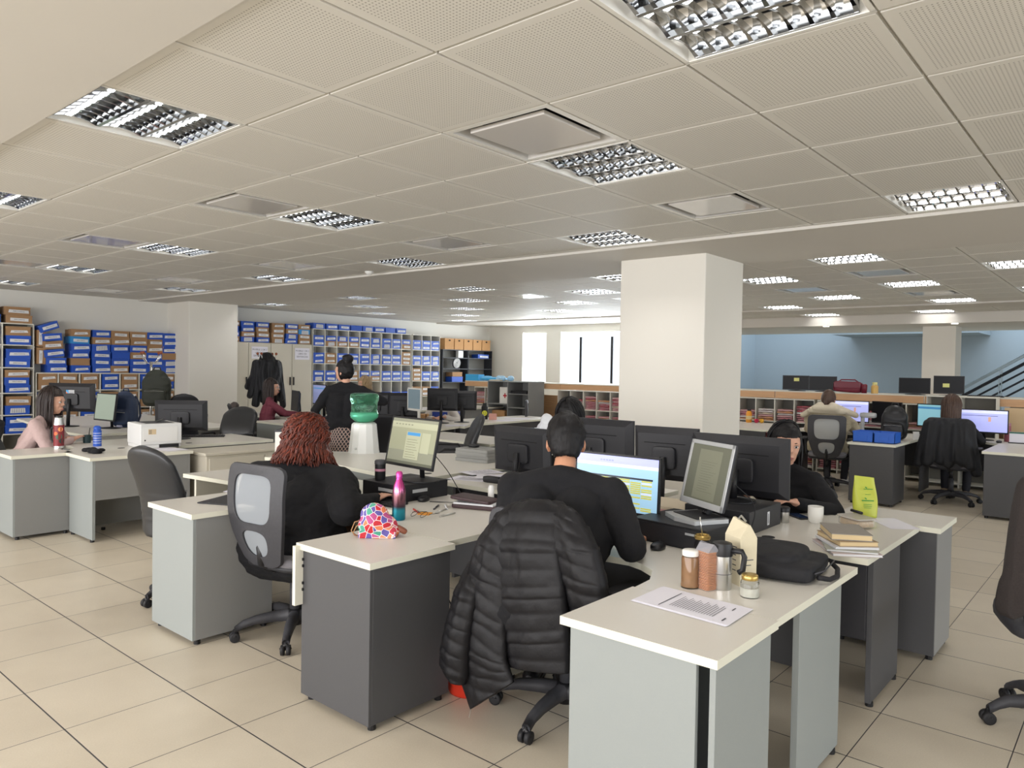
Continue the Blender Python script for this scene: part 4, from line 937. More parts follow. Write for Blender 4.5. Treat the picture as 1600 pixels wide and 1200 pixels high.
def monitor(label, c, w, h, rz, tilt=0.0, content=None, base_z=DT, bez=None, back=None, stand='pole', group='flat desktop monitors', bw=0.012, sticker=False, deep=False, base_mt=None, slot=True):
    # c = centre of the panel
    bez = bez or m_bez; back = back or m_bezb
    t = thing('computer_monitor', label, 'monitor', (c[0], c[1], base_z), rz, group); zc = c[2]-base_z
    R = Matrix.Translation((0, 0, zc)) @ Matrix.Rotation(tilt, 4, 'Y')
    b = MB(); b.M = R; d = 0.045 if deep else 0.030
    b.add([(0, -w/2, -h/2), (0, w/2, -h/2), (0, w/2, h/2), (0, -w/2, h/2), (d*0.4, -w/2, -h/2), (d*0.4, w/2, -h/2), (d*0.4, w/2, h/2), (d*0.4, -w/2, h/2), (d+0.012, -w*0.42, -h*0.38), (d+0.012, w*0.42, -h*0.38), (d+0.012, w*0.42, h*0.38), (d+0.012, -w*0.42, h*0.38)],
          [(0, 3, 2, 1), (0, 1, 5, 4), (1, 2, 6, 5), (2, 3, 7, 6), (3, 0, 4, 7), (4, 5, 9, 8), (5, 6, 10, 9), (6, 7, 11, 10), (7, 4, 8, 11), (8, 9, 10, 11)], back)
    b.box((-0.004, -w/2, -h/2), (0.001, -w/2+bw, h/2), bez); b.box((-0.004, w/2-bw, -h/2), (0.001, w/2, h/2), bez)
    b.box((-0.004, -w/2, h/2-bw), (0.001, w/2, h/2), bez); b.box((-0.004, -w/2, -h/2), (0.001, w/2, -h/2+bw*1.5), bez)
    if slot: b.box((d+0.010, -w*0.32, h*0.20), (d+0.0135, w*0.32, h*0.215), m_gap)
    b.rbox((d+0.02, 0, -h*0.06), (0.03, w*0.36, h*0.42), 0.3, back)
    b.build('housing', t, bevel=0.002)
    s = MB(); s.M = R; ww, hh = w/2-bw, h/2-bw; z0 = -h/2+bw*1.5
    def rect(u0, v0, u1, v1, mt, lay=1):   # u: 0..1 left to right as seen by the sitter, v: 0..1 from the bottom
        y0, y1 = ww-2*ww*u0, ww-2*ww*u1; a, e = z0+(h/2-bw-z0)*v0, z0+(h/2-bw-z0)*v1; x = -0.0015-0.0004*lay
        s.add([(x, y0, a), (x, y1, a), (x, y1, e), (x, y0, e)], [(0, 1, 2, 3)], mt)
    if content is None: rect(0, 0, 1, 1, m_screenoff, 0)
    elif content == 'sheet':
        rect(0, 0, 1, 1, s_cyan, 0); rect(0, 0.86, 1, 1, s_lilac); rect(0, 0.80, 1, 0.86, s_white)
        for i in range(5): rect(0.30+0.035*i, 0.90, 0.325+0.035*i, 0.925, s_line, 2)
        rect(0.02, 0.60, 0.94, 0.635, s_dark)
        rr = random.Random(3)
        for r in range(15):
            v = 0.57-0.038*r
            if r in (10, 12): continue
            for cc in range(7):
                if rr.random() < (0.92 if r < 9 else 0.45): rect(0.03+0.13*cc, v, 0.03+0.13*cc+0.122, v+0.028, s_yel if rr.random() < 0.85 else s_white, 2)
    elif content == 'olive':
        rect(0, 0, 1, 1, s_olive3, 0); rect(0, 0.30, 1, 0.93, s_olive, 1); rect(0, 0.80, 1, 0.93, s_olive2, 2)
        rect(0.36, 0.12, 0.68, 0.72, s_olive2, 2); rect(0.38, 0.64, 0.66, 0.71, s_bl, 3); rect(0.7, 0.28, 0.88, 0.72, s_olive2, 2); rect(0, 0.0, 1, 0.06, s_docb, 2)
        for i in range(8): rect(0.39, 0.16+0.055*i, 0.64-0.03*(i % 3), 0.168+0.055*i, s_doc, 3)
        for i in range(6): rect(0.08+0.07*i, 0.86, 0.12+0.07*i, 0.885, s_olive3, 3)
    elif content == 'document':
        rect(0, 0, 1, 1, s_docb, 0); rect(0.22, 0.03, 0.80, 0.92, s_doc, 1)
        for i in range(13): rect(0.32, 0.70-0.045*i, 0.72-0.05*(i % 4), 0.706-0.045*i, s_docb, 2)
    elif content == 'lilac':
        rect(0, 0, 1, 1, s_lilac, 0); rect(0, 0.86, 1, 1, s_white); rect(0.04, 0.74, 0.80, 0.76, s_dark); rect(0.60, 0.48, 0.66, 0.70, s_org, 2)
        for i in range(7): rect(0.05+0.06*(i % 2), 0.62-0.07*i, 0.45, 0.626-0.07*i, s_line, 2)
    elif content == 'teal': rect(0, 0, 1, 1, s_teal, 0); rect(0, 0.8, 1, 0.9, s_bl)
    elif content == 'blue': rect(0, 0, 1, 1, mat('screen_muted_blue', '8a93bd', 0.3, emit=0.35), 0); rect(0.05, 0.80, 0.9, 0.86, s_bl)
    elif content == 'green': rect(0, 0, 1, 1, s_green, 0)
    elif content == 'slate': rect(0, 0, 1, 1, s_slate, 0)
    s.build('screen', t)
    if stand:
        bm_ = base_mt or m_black; b = MB(); dx = d+0.035
        b.tube([(dx, 0, zc-h*0.05), (dx+0.01, 0, zc-h*0.3), (dx+0.02, 0, 0.012)], 0.022 if stand == 'pole' else 0.016, bm_, 10); b.build('stand', t, smooth=True)
        b = MB(); b.lathe([(0.115, 0), (0.115, 0.006), (0.03, 0.016)], bm_, (dx, 0, 0), 28, sy=1.0 if stand == 'pole' else 1.2); b.build('base', t, smooth=False)
    if sticker:
        b = MB(); b.M = R; x = d+0.0135
        b.box((d+0.005, -0.135+0.02, 0.01), (d+0.034, 0.02, 0.055) , m_label) if 0 else None
        def st(y0, y1, z0_, z1_, mt, xx=0): b.box((0.036+xx, y0, z0_), (0.0372+xx, y1, z1_), mt)
        yc, zc2 = sticker
        X = d+0.012
        def q(y0, y1, z0_, z1_, mt, l=0): b.box((X, yc+y0, zc2+z0_), (X+0.0012+0.0004*l, yc+y1, zc2+z1_), mt)
        q(-0.055, 0.055, -0.025, 0.025, m_label); q(-0.055, -0.02, -0.025, 0.025, mat('sticker_blue', '4a9ad0', 0.5), 1)
        b.add([(X+0.002, yc-0.055, zc2-0.025), (X+0.002, yc-0.022, zc2-0.025), (X+0.002, yc-0.055, zc2+0.006)], [(0, 1, 2)], mat('sticker_orange', 'e8782e', 0.5))
        for i in range(4): q(-0.012, 0.048-0.008*(i % 2), 0.013-0.010*i, 0.0165-0.010*i, m_ink, 1)
        b.build('sticker', t, label='white sticker with blue and orange corner')
    return t
# mirror text: seen from behind (+X side) local +Y is to the right
m1 = monitor('monitor showing a greenish window beside the pink bottle, tilted back', (1.47, -1.99, 1.085), 0.50, 0.315, -0.10, 0.20, 'olive', 0.842, stand='slim')
monitor('black monitor back turned to the camera, left of the pair', (2.45, -2.08, 0.975), 0.55, 0.33, PI-0.06, 0.06)
monitor('widest black monitor back directly behind the man', (2.66, -2.56, 1.04), 0.64, 0.36, PI, 0.02)
monitor('smaller black monitor back between the man and grey monitor', (2.45, -3.24, 1.05), 0.42, 0.33, PI+0.1, 0.06)
monitor("man's monitor showing a yellow and blue spreadsheet", (1.66, -3.375, 0.965), 0.52, 0.31, 0.02, 0.05, 'sheet', stand='slim')
monitor('silver-framed squarish monitor showing a dim document page', (1.74, -3.85, 1.055), 0.36, 0.325, -0.52, 0.22, 'document', 0.845, bez=m_silver, bw=0.02, slot=False, stand=None)
monitor('large black monitor back with orange and blue sticker', (2.30, -3.775, 1.045), 0.56, 0.33, PI, 0.03, sticker=(-0.055, 0.045), base_z=0.855)
monitor('lit lilac monitor before the woman in the cream hood', (9.55, -2.26, 1.02), 0.50, 0.31, 0.05, 0.0, 'lilac')
monitor('black monitor beside the lilac one, behind the backpack', (9.5, -2.75, 1.03), 0.46, 0.30, -0.4, 0.0)
monitor('narrow teal monitor left of the long-haired woman', (9.45, -3.30, 1.02), 0.36, 0.31, -0.3, 0.0, 'teal')
monitor('wide bright lilac monitor right of the long-haired woman', (9.45, -3.90, 0.98), 0.54, 0.30, 0.0, 0.0, 'lilac')
ym = lambda p: p
note = lambda o, y, z: None
ctr = []
for lb, y0, y1, zb, zt, nt_ in (('left black monitor on the counter with a yellow note', -0.905, -1.33, 1.27, 1.505, (-0.02, 0.06)), ('second black monitor on the counter, no note', -1.335, -1.76, 1.27, 1.50, None), ('third black monitor on the counter, left of the lobby column', -2.65, -3.07, 1.27, 1.502, None), ('rightmost black monitor on the counter with a yellow note', -3.11, -3.50, 1.28, 1.54, (0.03, 0.0))):
    t = monitor(lb, (10.55, (y0+y1)/2, (zb+zt)/2+0.01), y0-y1, zt-zb, 0 if nt_ is None else 0, 0.0, None, base_z=1.263, stand='slim', slot=False)
    if nt_:
        b = MB(); b.box((-0.009, nt_[0]-0.04, (zt+zb)/2-1.263+nt_[1]-0.025), (-0.0078, nt_[0]+0.045, (zt+zb)/2-1.263+nt_[1]+0.03), mat('yellow_note', 'd9d98a', 0.8)); b.build('sticky_note', t, label='pale yellow sticky note')
# left / middle groups
monitor('black monitor back with orange sticker behind the woman in pink', (1.86, 4.85, 1.10), 0.62, 0.36, 3.75, 0.05, sticker=(0.0, 0.07))
monitor('monitor with pale green blank screen seen edge-on, before the navy backpack', (2.02, 4.25, 1.00), 0.46, 0.34, 0.12, 0.12, 'green', stand='slim')
monitor('wide black monitor back right of the white printer', (2.15, 2.52, 0.985), 0.55, 0.33, 3.95, 0.06)
monitor('black monitor in front of the woman in plum', (5.00, 4.72, 0.99), 0.46, 0.32, -0.35, 0.05, None)
monitor('muted blue lit monitor between seated and standing women', (5.30, 4.50, 1.09), 0.50, 0.32, -0.2, 0.0, 'blue')
monitor('large black monitor back behind the jug, left', (5.25, 3.02, 1.0), 0.44, 0.36, 3.7, 0.0)
monitor('large black monitor back behind the jug, right', (5.42, 2.62, 1.0), 0.44, 0.36, 3.8, 0.0)
monitor('white-framed square monitor with slate screen', (5.35, 2.32, 1.10), 0.40, 0.32, -0.25, 0.0, 'slate', bez=m_whitepaint, back=m_whitepaint, bw=0.02, base_mt=m_whitepaint, slot=False)
monitor('black monitor back right of the white-framed one', (6.0, 2.42, 1.08), 0.46, 0.33, 3.7, 0.0)
monitor('smaller black monitor back left of the smiley bottle', (6.35, 2.36, 1.06), 0.44, 0.29, 3.9, 0.0)

# ================================================================ DESK OBJECTS
def boxthing(name, label, cat, c, d, mt, rz=0, bevel=0.004, group=None, part='case'):
    t = thing(name, label, cat, c, rz, group); b = MB(); b.box((-d[0]/2, -d[1]/2, 0), (d[0]/2, d[1]/2, d[2]), mt); b.build(part, t, bevel=bevel); return t
m_case = mat('computer_case_black', '1a1a1d', 0.5)
t = boxthing('desktop_computer', 'flat black computer under the greenish monitor', 'computer', (1.50, -1.90, DT), (0.40, 0.36, 0.105), m_case)
b = MB(); b.box((-0.204, -0.12, 0.055), (-0.2, 0.02, 0.075), m_silver); b.box((-0.10, -0.184, 0.05), (0.02, -0.18, 0.07), m_silver); b.build('drive_trim', t)
t = boxthing('desktop_computer', 'flat black computer under the silver-framed monitor', 'computer', (1.66, -3.80, DT), (0.36, 0.42, 0.105), m_case, rz=-0.1)
b = MB(); b.box((-0.185, -0.19, 0.01), (-0.18, 0.19, 0.095), m_black2); b.box((-0.188, -0.16, 0.07), (-0.184, -0.10, 0.08), m_silver); b.build('front_bezel', t)
b = MB(); pts = [(-0.165, -0.12), (0.05, -0.14), (0.06, 0.14), (-0.12, 0.16)]
t = thing('monitor_base', 'silver and black flat stand under the document monitor', 'stand', (1.70, -3.85, 0.841), -0.5)
b.prism([(-0.13, -0.13), (0.06, -0.13), (0.08, 0.0), (0.06, 0.13), (-0.13, 0.13), (-0.16, 0)], 0, 0.02, m_silver); b.build('foot', t, bevel=0.006)
b = MB(); b.box((-0.10, -0.10, 0.02), (0.06, 0.10, 0.024), m_black); b.build('inlay', t)
b = MB(); b.tube([(0.02, 0, 0.02), (0.08, 0, 0.09), (0.09, 0, 0.2)], 0.02, m_black, 8); b.build('neck', t)
t = boxthing('desktop_computer', 'grey-black computer under the sticker monitor', 'computer', (2.17, -3.80, DT), (0.42, 0.36, 0.118), mat('computer_case_charcoal', '2c2c2f', 0.5))
b = MB(); b.box((0.02, -0.1825, 0.02), (0.045, -0.18, 0.09), m_label); b.box((0.027, -0.1835, 0.03), (0.032, -0.182, 0.08), m_ink); b.build('barcode_label', t)
def mouse(label, p, rz=0):
    t = thing('computer_mouse', label, 'mouse', p, rz, 'black computer mice'); b = MB(); b.rbox((0, 0, 0.014), (0.10, 0.062, 0.036), 0.75, m_black); b.build('body', t, smooth=True)
    b = MB(); b.tube([(0.03, 0, 0.031), (0.036, 0, 0.031)], 0.004, m_greyplas, 8); b.build('scroll_wheel', t)
def keyboard(label, p, rz):
    t = thing('keyboard', label, 'keyboard', p, rz, 'black keyboards'); b = MB(); b.box((-0.07, -0.22, 0), (0.07, 0.22, 0.016), m_black); b.build('body', t, bevel=0.004)
    b = MB()
    for r in range(5):
        for c in range(16): b.box((-0.055+0.023*r, -0.205+0.0258*c, 0.016), (-0.037+0.023*r, -0.184+0.0258*c, 0.021), m_black2)
    b.build('keys', t)
mouse('black mouse beside the reading glasses', at(662, 783, DT), 0.4); mouse("black mouse at the man's right elbow", at(1028, 858, DT), 0.2); mouse('small black mouse right of the wide lilac monitor', at(1561, 692, DT))
keyboard('black keyboard in front of the red-haired woman', (1.22, -1.93, DT), 0.1); keyboard('black keyboard beside the black printer-side monitor', at(325, 682, DT)+Vector((-0.05, 0, 0)), 1.0); keyboard("black keyboard before the man's spreadsheet", (1.40, -3.30, DT), 0)
keyboard('black keyboard lying on the far counter', (10.6, -3.75, 1.263), 0.1)
# lathe based vessels
def vessel(name, label, cat, p, parts, n=24, group=None, rz=0):
    t = thing(name, label, cat, p, rz, group)
    for nm, prof, mt in parts: b = MB(); b.lathe(prof, mt, n=n); b.build(nm, t, smooth=False); auto(t.children[-1], 50)
    return t
m_pinkgrad = ramp_z_material('pink_to_blue_metallic', [(0.0, '1f7f9c'), (0.22, '3aa0b8'), (0.30, '4a3a48'), (0.55, 'b07a86'), (0.75, 'd85aa0'), (1.0, 'd8409a')], 0.22, 0.85)
vessel('water_bottle', 'shiny bottle fading from pink to teal behind the heart bag', 'bottle', at(623, 812, DT), [('body', [(0.033, 0), (0.036, 0.006), (0.036, 0.15), (0.030, 0.185), (0.018, 0.215), (0.016, 0.225)], m_pinkgrad), ('cap', [(0.018, 0.225), (0.0185, 0.252), (0.012, 0.262), (0, 0.263)], mat('pink_metal', 'cf4a9c', 0.3, 0.7))])
vessel('travel_mug', 'black and pink travel mug on the black computer', 'mug', (1.375, -1.80, 0.841), [('body', [(0.030, 0), (0.034, 0.01), (0.034, 0.10)], m_black), ('band', [(0.0345, 0.055), (0.0345, 0.070)], mat('dusty_pink', 'b0788a', 0.5)), ('lid', [(0.036, 0.10), (0.036, 0.118), (0.030, 0.125), (0, 0.125)], m_greyplas)])
vessel('spray_can', 'small white cylinder standing behind the brown folder', 'bottle', at(767, 783, DT), [('body', [(0.018, 0), (0.019, 0.004), (0.019, 0.085), (0.014, 0.095)], m_white), ('cap', [(0.014, 0.095), (0.014, 0.10), (0, 0.101)], m_white)])
m_coffee = mat('coffee_residue', 'a9805c', 0.6, noise=0.3, nscale=30)
vessel('glass_jar', 'tall glass jar with white lid and brown contents', 'jar', at(1078, 917, DT), [('contents', [(0.031, 0.004), (0.031, 0.118), (0, 0.118)], m_coffee), ('jar_glass', [(0.034, 0), (0.036, 0.01), (0.034, 0.02), (0.034, 0.11), (0.029, 0.125)], m_glass), ('lid', [(0.031, 0.122), (0.032, 0.126), (0.032, 0.140), (0.029, 0.143), (0, 0.143)], m_whitepaint)])
m_sugar = mat('sugar', 'dedbd0', 0.8)
vessel('glass_jar', 'short glass jar with golden lid, half full of sugar', 'jar', at(1171, 932, DT), [('contents', [(0.030, 0.003), (0.031, 0.035), (0, 0.032)], m_sugar), ('jar_glass', [(0.032, 0), (0.034, 0.008), (0.034, 0.055), (0.026, 0.066)], m_glass), ('lid', [(0.029, 0.064), (0.030, 0.068), (0.030, 0.080), (0.027, 0.083), (0, 0.081)], mat('brass_lid', 'b89c5a', 0.3, 0.8))])
t = vessel('thermos_mug', 'steel thermos mug with black lid and handle', 'mug', at(1127, 919, DT), [('body', [(0.036, 0), (0.038, 0.008), (0.038, 0.13)], m_steel), ('lid', [(0.040, 0.128), (0.041, 0.155), (0.036, 0.175), (0.020, 0.180), (0, 0.180)], m_black)])
b = MB(); b.tube([(0.02, -0.03, 0.15), (0.05, -0.055, 0.15), (0.058, -0.060, 0.13), (0.054, -0.056, 0.08), (0.043, -0.045, 0.068)], 0.011, m_black, 8); b.build('handle', t, smooth=True); t.rotation_euler.z = -0.55
m_sticker = m_label; b = MB(); b.lathe([(0.0383, 0.06), (0.0383, 0.062)], m_ink, n=24); b.build('print', t)
t = thing('cracker_pack', 'clear packet of stacked orange crackers', 'food packet', at(1104, 920, DT), -0.35); m_cr = mat('cracker', 'b8743e', 0.7, noise=0.3, nscale=60); m_film = mat('clear_film', 'e8e6e6', 0.1, alpha=0.10)
for i in range(24):
    b = MB(); b.rbox((rnd.uniform(-0.001, 0.001), rnd.uniform(-0.001, 0.001), 0.004+0.0060*i), (0.052, 0.062, 0.0046), 0.35, m_cr); b.build('cracker', t)
b = MB(); b.box((-0.028, -0.034, 0), (0.028, 0.034, 0.146), m_film); b.add([(-0.028, -0.034, 0.146), (0.028, -0.034, 0.146), (0.028, 0.034, 0.146), (-0.028, 0.034, 0.146), (-0.005, -0.04, 0.178), (0.004, -0.038, 0.172), (0.006, 0.04, 0.177), (-0.004, 0.038, 0.172)], [(0, 1, 5, 4), (1, 2, 6, 5), (2, 3, 7, 6), (3, 0, 4, 7)], mat('crumpled_film', 'a8a8ae', 0.2, alpha=0.6)); b.build('wrapper', t)
# carton with gathered top
t = thing('paper_carton', 'tall cream paper sugar bag folded at the top', 'carton', at(1156, 910, DT), -0.55); m_carton = mat('cream_paper_bag', 'cbc1a6', 0.7, noise=0.05, nscale=50)
b = MB(); w, d, h = 0.036, 0.052, 0.185
b.add([(-w, -d, 0), (w, -d, 0), (w, d, 0), (-w, d, 0), (-w-0.002, -d, h), (w, -d-0.002, h), (w+0.002, d, h), (-w, d, h), (-0.004, -d*0.98, h+0.05), (0.006, -d, h+0.05), (0.006, d*0.9, h+0.066), (-0.004, d*0.9, h+0.066), (-0.004, -d*0.7, h+0.062), (0.004, -d*0.7, h+0.062)],
      [(0, 3, 2, 1), (0, 1, 5, 4), (1, 2, 6, 5), (2, 3, 7, 6), (3, 0, 4, 7), (4, 5, 9, 8), (5, 6, 10, 9), (6, 7, 11, 10), (7, 4, 8, 11), (8, 9, 10, 11)], m_carton); b.build('bag', t)
b = MB()
for i in range(4): b.box((-w-0.003, -0.025, 0.115-0.02*i), (-w-0.0018, 0.012-0.004*(i % 2), 0.118-0.02*i), m_ink)
b.box((-w-0.003, -0.03, 0.145), (-w-0.0018, 0.03, 0.149), m_ink); b.box((-0.02, -d-0.003, 0.10), (0.02, -d-0.0018, 0.103), m_ink); b.box((-0.02, -d-0.003, 0.08), (0.01, -d-0.0018, 0.083), m_ink); b.box((-0.02, -d-0.003, 0.03), (0.015, -d-0.0018, 0.035), m_ink); b.build('print', t)
b = MB(); b.tube([(-0.0, 0.02, h+0.06), (0.0, -0.0, h+0.078), (0, -0.03, h+0.062)], 0.004, m_steel, 8); b.build('clip', t)
# mate gourd with straw
t = vessel('mate_gourd', 'dark mate gourd with golden rim and metal straw', 'cup', at(1097, 868, DT), [('gourd', [(0.02, 0), (0.034, 0.02), (0.038, 0.045), (0.030, 0.075)], m_black), ('rim', [(0.030, 0.072), (0.036, 0.078), (0.037, 0.088), (0.031, 0.094), (0.027, 0.088)], mat('brass', 'c2a565', 0.25, 0.9)), ('yerba', [(0.027, 0.084), (0, 0.086)], mat('yerba', '4a4528', 0.9))])
b = MB(); b.tube([(0.005, 0.0, 0.08), (0.0, 0.008, 0.13), (-0.004, 0.012, 0.172)], [0.003, 0.003, 0.004], m_steel, 8); b.build('straw', t, smooth=True)
# document
def sheet(name, label, pts, z=DT, n=1, lines=None, mt=None, group='white sheets of paper', lineM=None):
    c = sum((Vector(p) for p in pts), Vector())/len(pts); t = thing(name, label, 'paper', (c.x, c.y, z), 0, group)
    for k in range(n):
        b = MB(); off = Vector((0.004*k, -0.003*k, 0)); vs = [Vector(p)-c+off for p in pts]
        b.add([(v.x, v.y, 0.0008+0.001*k) for v in vs]+[(v.x, v.y, 0.0016+0.001*k) for v in vs], [(3, 2, 1, 0), (4, 5, 6, 7), (0, 1, 5, 4), (1, 2, 6, 5), (2, 3, 7, 6), (3, 0, 4, 7)], mt or m_paper); b.build('sheet', t)
    if lines:
        b = MB(); a, bb, cc, dd2 = [Vector(p)-c for p in pts]; zz = 0.0022+0.001*n
        def q(u, v): r = (a*(1-u)+bb*u)*(1-v)+(dd2*(1-u)+cc*u)*v; return (r.x, r.y, zz)
        for (u0, u1, v0, v1) in lines: b.add([q(u0, v0), q(u1, v0), q(u1, v1), q(u0, v1)], [(0, 1, 2, 3)], lineM or m_ink)
        b.build('print', t)
    return t
A4 = [at(985, 939, DT), at(1033, 918, DT), at(1173, 954, DT), at(1133, 980, DT)]
for p in A4: p.z = 0
ln = [(0.1, 0.9, 0.275, 0.285)]+[(0.22, 0.80-0.06*(i % 3), 0.36+0.028*i, 0.366+0.028*i) for i in range(17)]+[(0.15, 0.3, 0.92, 0.935), (0.7, 0.85, 0.88, 0.89)]
sheet('document', 'printed letter lying across the nearest desk joint', A4, DT+0.001, 3, ln, group=None)
def apap(px, py, rz, label, w=0.21, h=0.297, z=DT, n=1, mt=None, lines=False, group='white sheets of paper'):
    p = at(px, py, z); R = Matrix.Rotation(rz, 3, 'Z'); pts = [p+R@Vector(v) for v in ((-w/2, -h/2, 0), (w/2, -h/2, 0), (w/2, h/2, 0), (-w/2, h/2, 0))]
    for q in pts: q.z = 0
    L = [(0.12, 0.88-0.1*(i % 3), 0.12+0.05*i, 0.13+0.05*i) for i in range(14)] if lines else None
    return sheet('document', label, pts, z, n, L, mt, group)
apap(400, 766, 0.5, 'papers beside the red-haired woman at the desk corner', 0.24, 0.33, n=4)
t = boxthing('folder', 'dark grey folder lying under the white papers at left', 'folder', at(360, 782, DT), (0.30, 0.24, 0.008), m_black2, 0.45)
apap(735, 748, 0.3, 'printed sheet at the left end of the papers behind the adapter', lines=True); apap(752, 738, 1.3, 'printed sheet in the middle of the papers behind the adapter', z=DT+0.003, lines=True); apap(775, 745, 0.7, 'sheet closest to the hand behind the adapter', z=DT+0.006)
apap(1395, 818, -0.9, 'single sheet behind the yellow bag', 0.16, 0.30)
apap(263, 702, 0.2, 'white sheet under the front of the printer at left', z=DT)
apap(560, 667, 0.2, 'scattered printed sheet right of the jug', 0.3, 0.4, lines=True); apap(595, 660, 0.8, 'printed sheet lying near the rounded chair back', 0.3, 0.3, lines=True)
apap(808, 654, 0.6, 'white sheet on the long dark fronted desk', 0.35, 0.4, n=2); apap(790, 657, 1.2, 'sheet left on the long dark fronted desk', 0.3, 0.35)
apap(712, 665, 1.0, 'note sheet beneath the pointing hand', 0.22, 0.3, z=DT+0.002, n=2)
apap(1185, 655, 1.0, 'pinkish sheets behind the juice bottle', 0.3, 0.3, mt=fcols[0])
t = thing('leather_organizer', 'brown zip folder with papers beside the white cylinder', 'folder', at(748, 792, DT), 0.35)
m_br = mat('brown_leatherette', '3b2629', 0.5)
b = MB(); b.rbox((0, 0, 0.012), (0.20, 0.28, 0.024), 0.2, m_br); b.build('lower_cover', t, smooth=False)
b = MB(); b.box((-0.088, -0.125, 0.022), (0.088, 0.125, 0.034), m_label); b.build('pages', t)
b = MB(); b.rbox((0, 0.02, 0.048), (0.20, 0.26, 0.02), 0.2, m_br, ry=0.05, rx=0.08); b.build('upper_cover', t, smooth=False)
# glasses
t = thing('eyeglasses', 'thin dark reading glasses lying on the desk', 'glasses', at(655, 808, DT), 0.2)
b = MB()
for s_ in (-1, 1):
    b.tube([(0.016*math.cos(a)+0.0, s_*0.032+0.022*math.sin(a), 0.017+0.014*math.cos(a+0.5)) for a in [2*PI*i/16 for i in range(17)]], 0.0015, m_black, 6, cap=False)
    b.tube([(0.012, s_*0.055, 0.02), (0.07, s_*0.052, 0.012), (0.13, s_*0.045, 0.004)], 0.0014, m_black, 6)
b.tube([(0.004, -0.010, 0.02), (0.008, 0, 0.023), (0.004, 0.010, 0.02)], 0.0015, m_black, 6); b.build('frame', t, smooth=True)
for i, (x, y, rz, mt, lb) in enumerate(((690, 798, 0.3, m_steel, 'steel pen left of the brown folder'), (700, 804, 0.1, m_steel, 'steel pen nearest the brown folder'), (682, 792, 0.6, m_greyplas, 'grey pen behind the glasses'), (650, 798, 1.1, mat('red_pen', 'a83a30', 0.4), 'red pen beside the pink bottle'), (697, 792, 0.9, m_label, 'white pen at the back of the pens'))):
    t = thing('pen', lb, 'pen', at(x, y, DT+0.005), rz); b = MB(); b.tube([(-0.07, 0, 0), (0.055, 0, 0), (0.068, 0, 0)], [0.005, 0.005, 0.001], mt, 8); b.build('barrel', t, smooth=True)
    b = MB(); b.box((-0.068, -0.002, 0.004), (-0.03, 0.002, 0.007), m_steel); b.build('clip', t)
t = boxthing('sticky_pad', 'orange sticky notes under the reading glasses', 'note pad', at(664, 803, DT), (0.07, 0.07, 0.004), mat('orange_note', 'e0962f', 0.7), 0.5, part='pad')
# heart bag
t = thing('drawstring_bag', 'small pouch printed with colourful hearts on the charcoal pedestal', 'bag', at(590, 838, DT), 0.71)
b = MB(); b.ball((0, 0, 0.055), (0.060, 0.098, 0.062), m_hearts); b.ball((0, 0.015, 0.10), (0.045, 0.070, 0.062), m_hearts); b.ball((0, -0.05, 0.03), (0.05, 0.06, 0.035), m_hearts); b.box((-0.05, -0.095, 0.0), (0.05, 0.085, 0.03), m_hearts)
def wob(v):
    n = noise_v(v*18)*0.006; v += Vector((n, n*0.6, n*0.5)); v.z = max(0.001, v.z); return v
from mathutils import noise as _nz
def noise_v(p): return _nz.noise(p)
link_mesh('pouch', remesh(b, 0.005, 4, 'pouch', m_hearts, wob), t)
m_cord = mat('tan_cord', 'a07c58', 0.8)
b = MB(); b.tube([(0.0, 0.075, 0.08), (-0.01, 0.11, 0.07), (-0.015, 0.125, 0.03), (-0.01, 0.11, 0.005), (0, 0.08, 0.004)], 0.0028, m_cord, 6); b.build('drawstring', t, smooth=True)
b = MB(); b.tube([(0.0, 0.075, 0.075), (-0.02, 0.10, 0.05), (-0.02, 0.115, 0.02), (-0.01, 0.1, 0.004)], 0.0028, m_cord, 6); b.build('drawstring', t, smooth=True)
b = MB(); b.rbox((0.0, -0.115, 0.035), (0.03, 0.06, 0.028), 0.6, mat('brown_leather_tab', '7a4630', 0.5), rx=0.5); b.build('leather_tab', t, smooth=True)
# laptop bag
t = thing('laptop_bag', 'black soft laptop bag lying behind the sugar jar', 'bag', (1.43, -4.335, DT), 0.12)
m_bag = mat('black_nylon', '17171b', 0.75, bump=0.3, bscale=300)
b = MB(); b.rbox((0, 0, 0.035), (0.40, 0.34, 0.07), 0.35, m_bag); b.rbox((0.0, 0.03, 0.07), (0.33, 0.27, 0.07), 0.5, m_bag); b.ball((0.06, 0.08, 0.07), (0.10, 0.08, 0.045), m_bag)
def wb2(v): n = _nz.noise(v*9)*0.008; v.z = max(0.001, v.z+n); return v
link_mesh('body', remesh(b, 0.006, 5, 'body', m_bag, wb2), t)
b = MB(); b.tube([(-0.14, -0.18, 0.03), (-0.10, -0.215, 0.02), (0.0, -0.225, 0.012), (0.09, -0.21, 0.02), (0.13, -0.18, 0.03)], 0.010, m_bag, 8); b.build('handle', t, smooth=True)
b = MB(); b.box((-0.06, -0.165, 0.083), (-0.04, -0.13, 0.085), m_steel) if 0 else b.lathe([(0.012, 0), (0.0, 0.002)], m_silver, (-0.10, 0.10, 0.094), 14, sy=0.5); b.build('badge', t)
b = MB(); b.tube([(-0.15, -0.17, 0.045), (-0.1, -0.195, 0.05), (0.1, -0.195, 0.05), (0.15, -0.15, 0.045)], 0.003, m_greyplas, 6); b.build('zip', t, smooth=True)
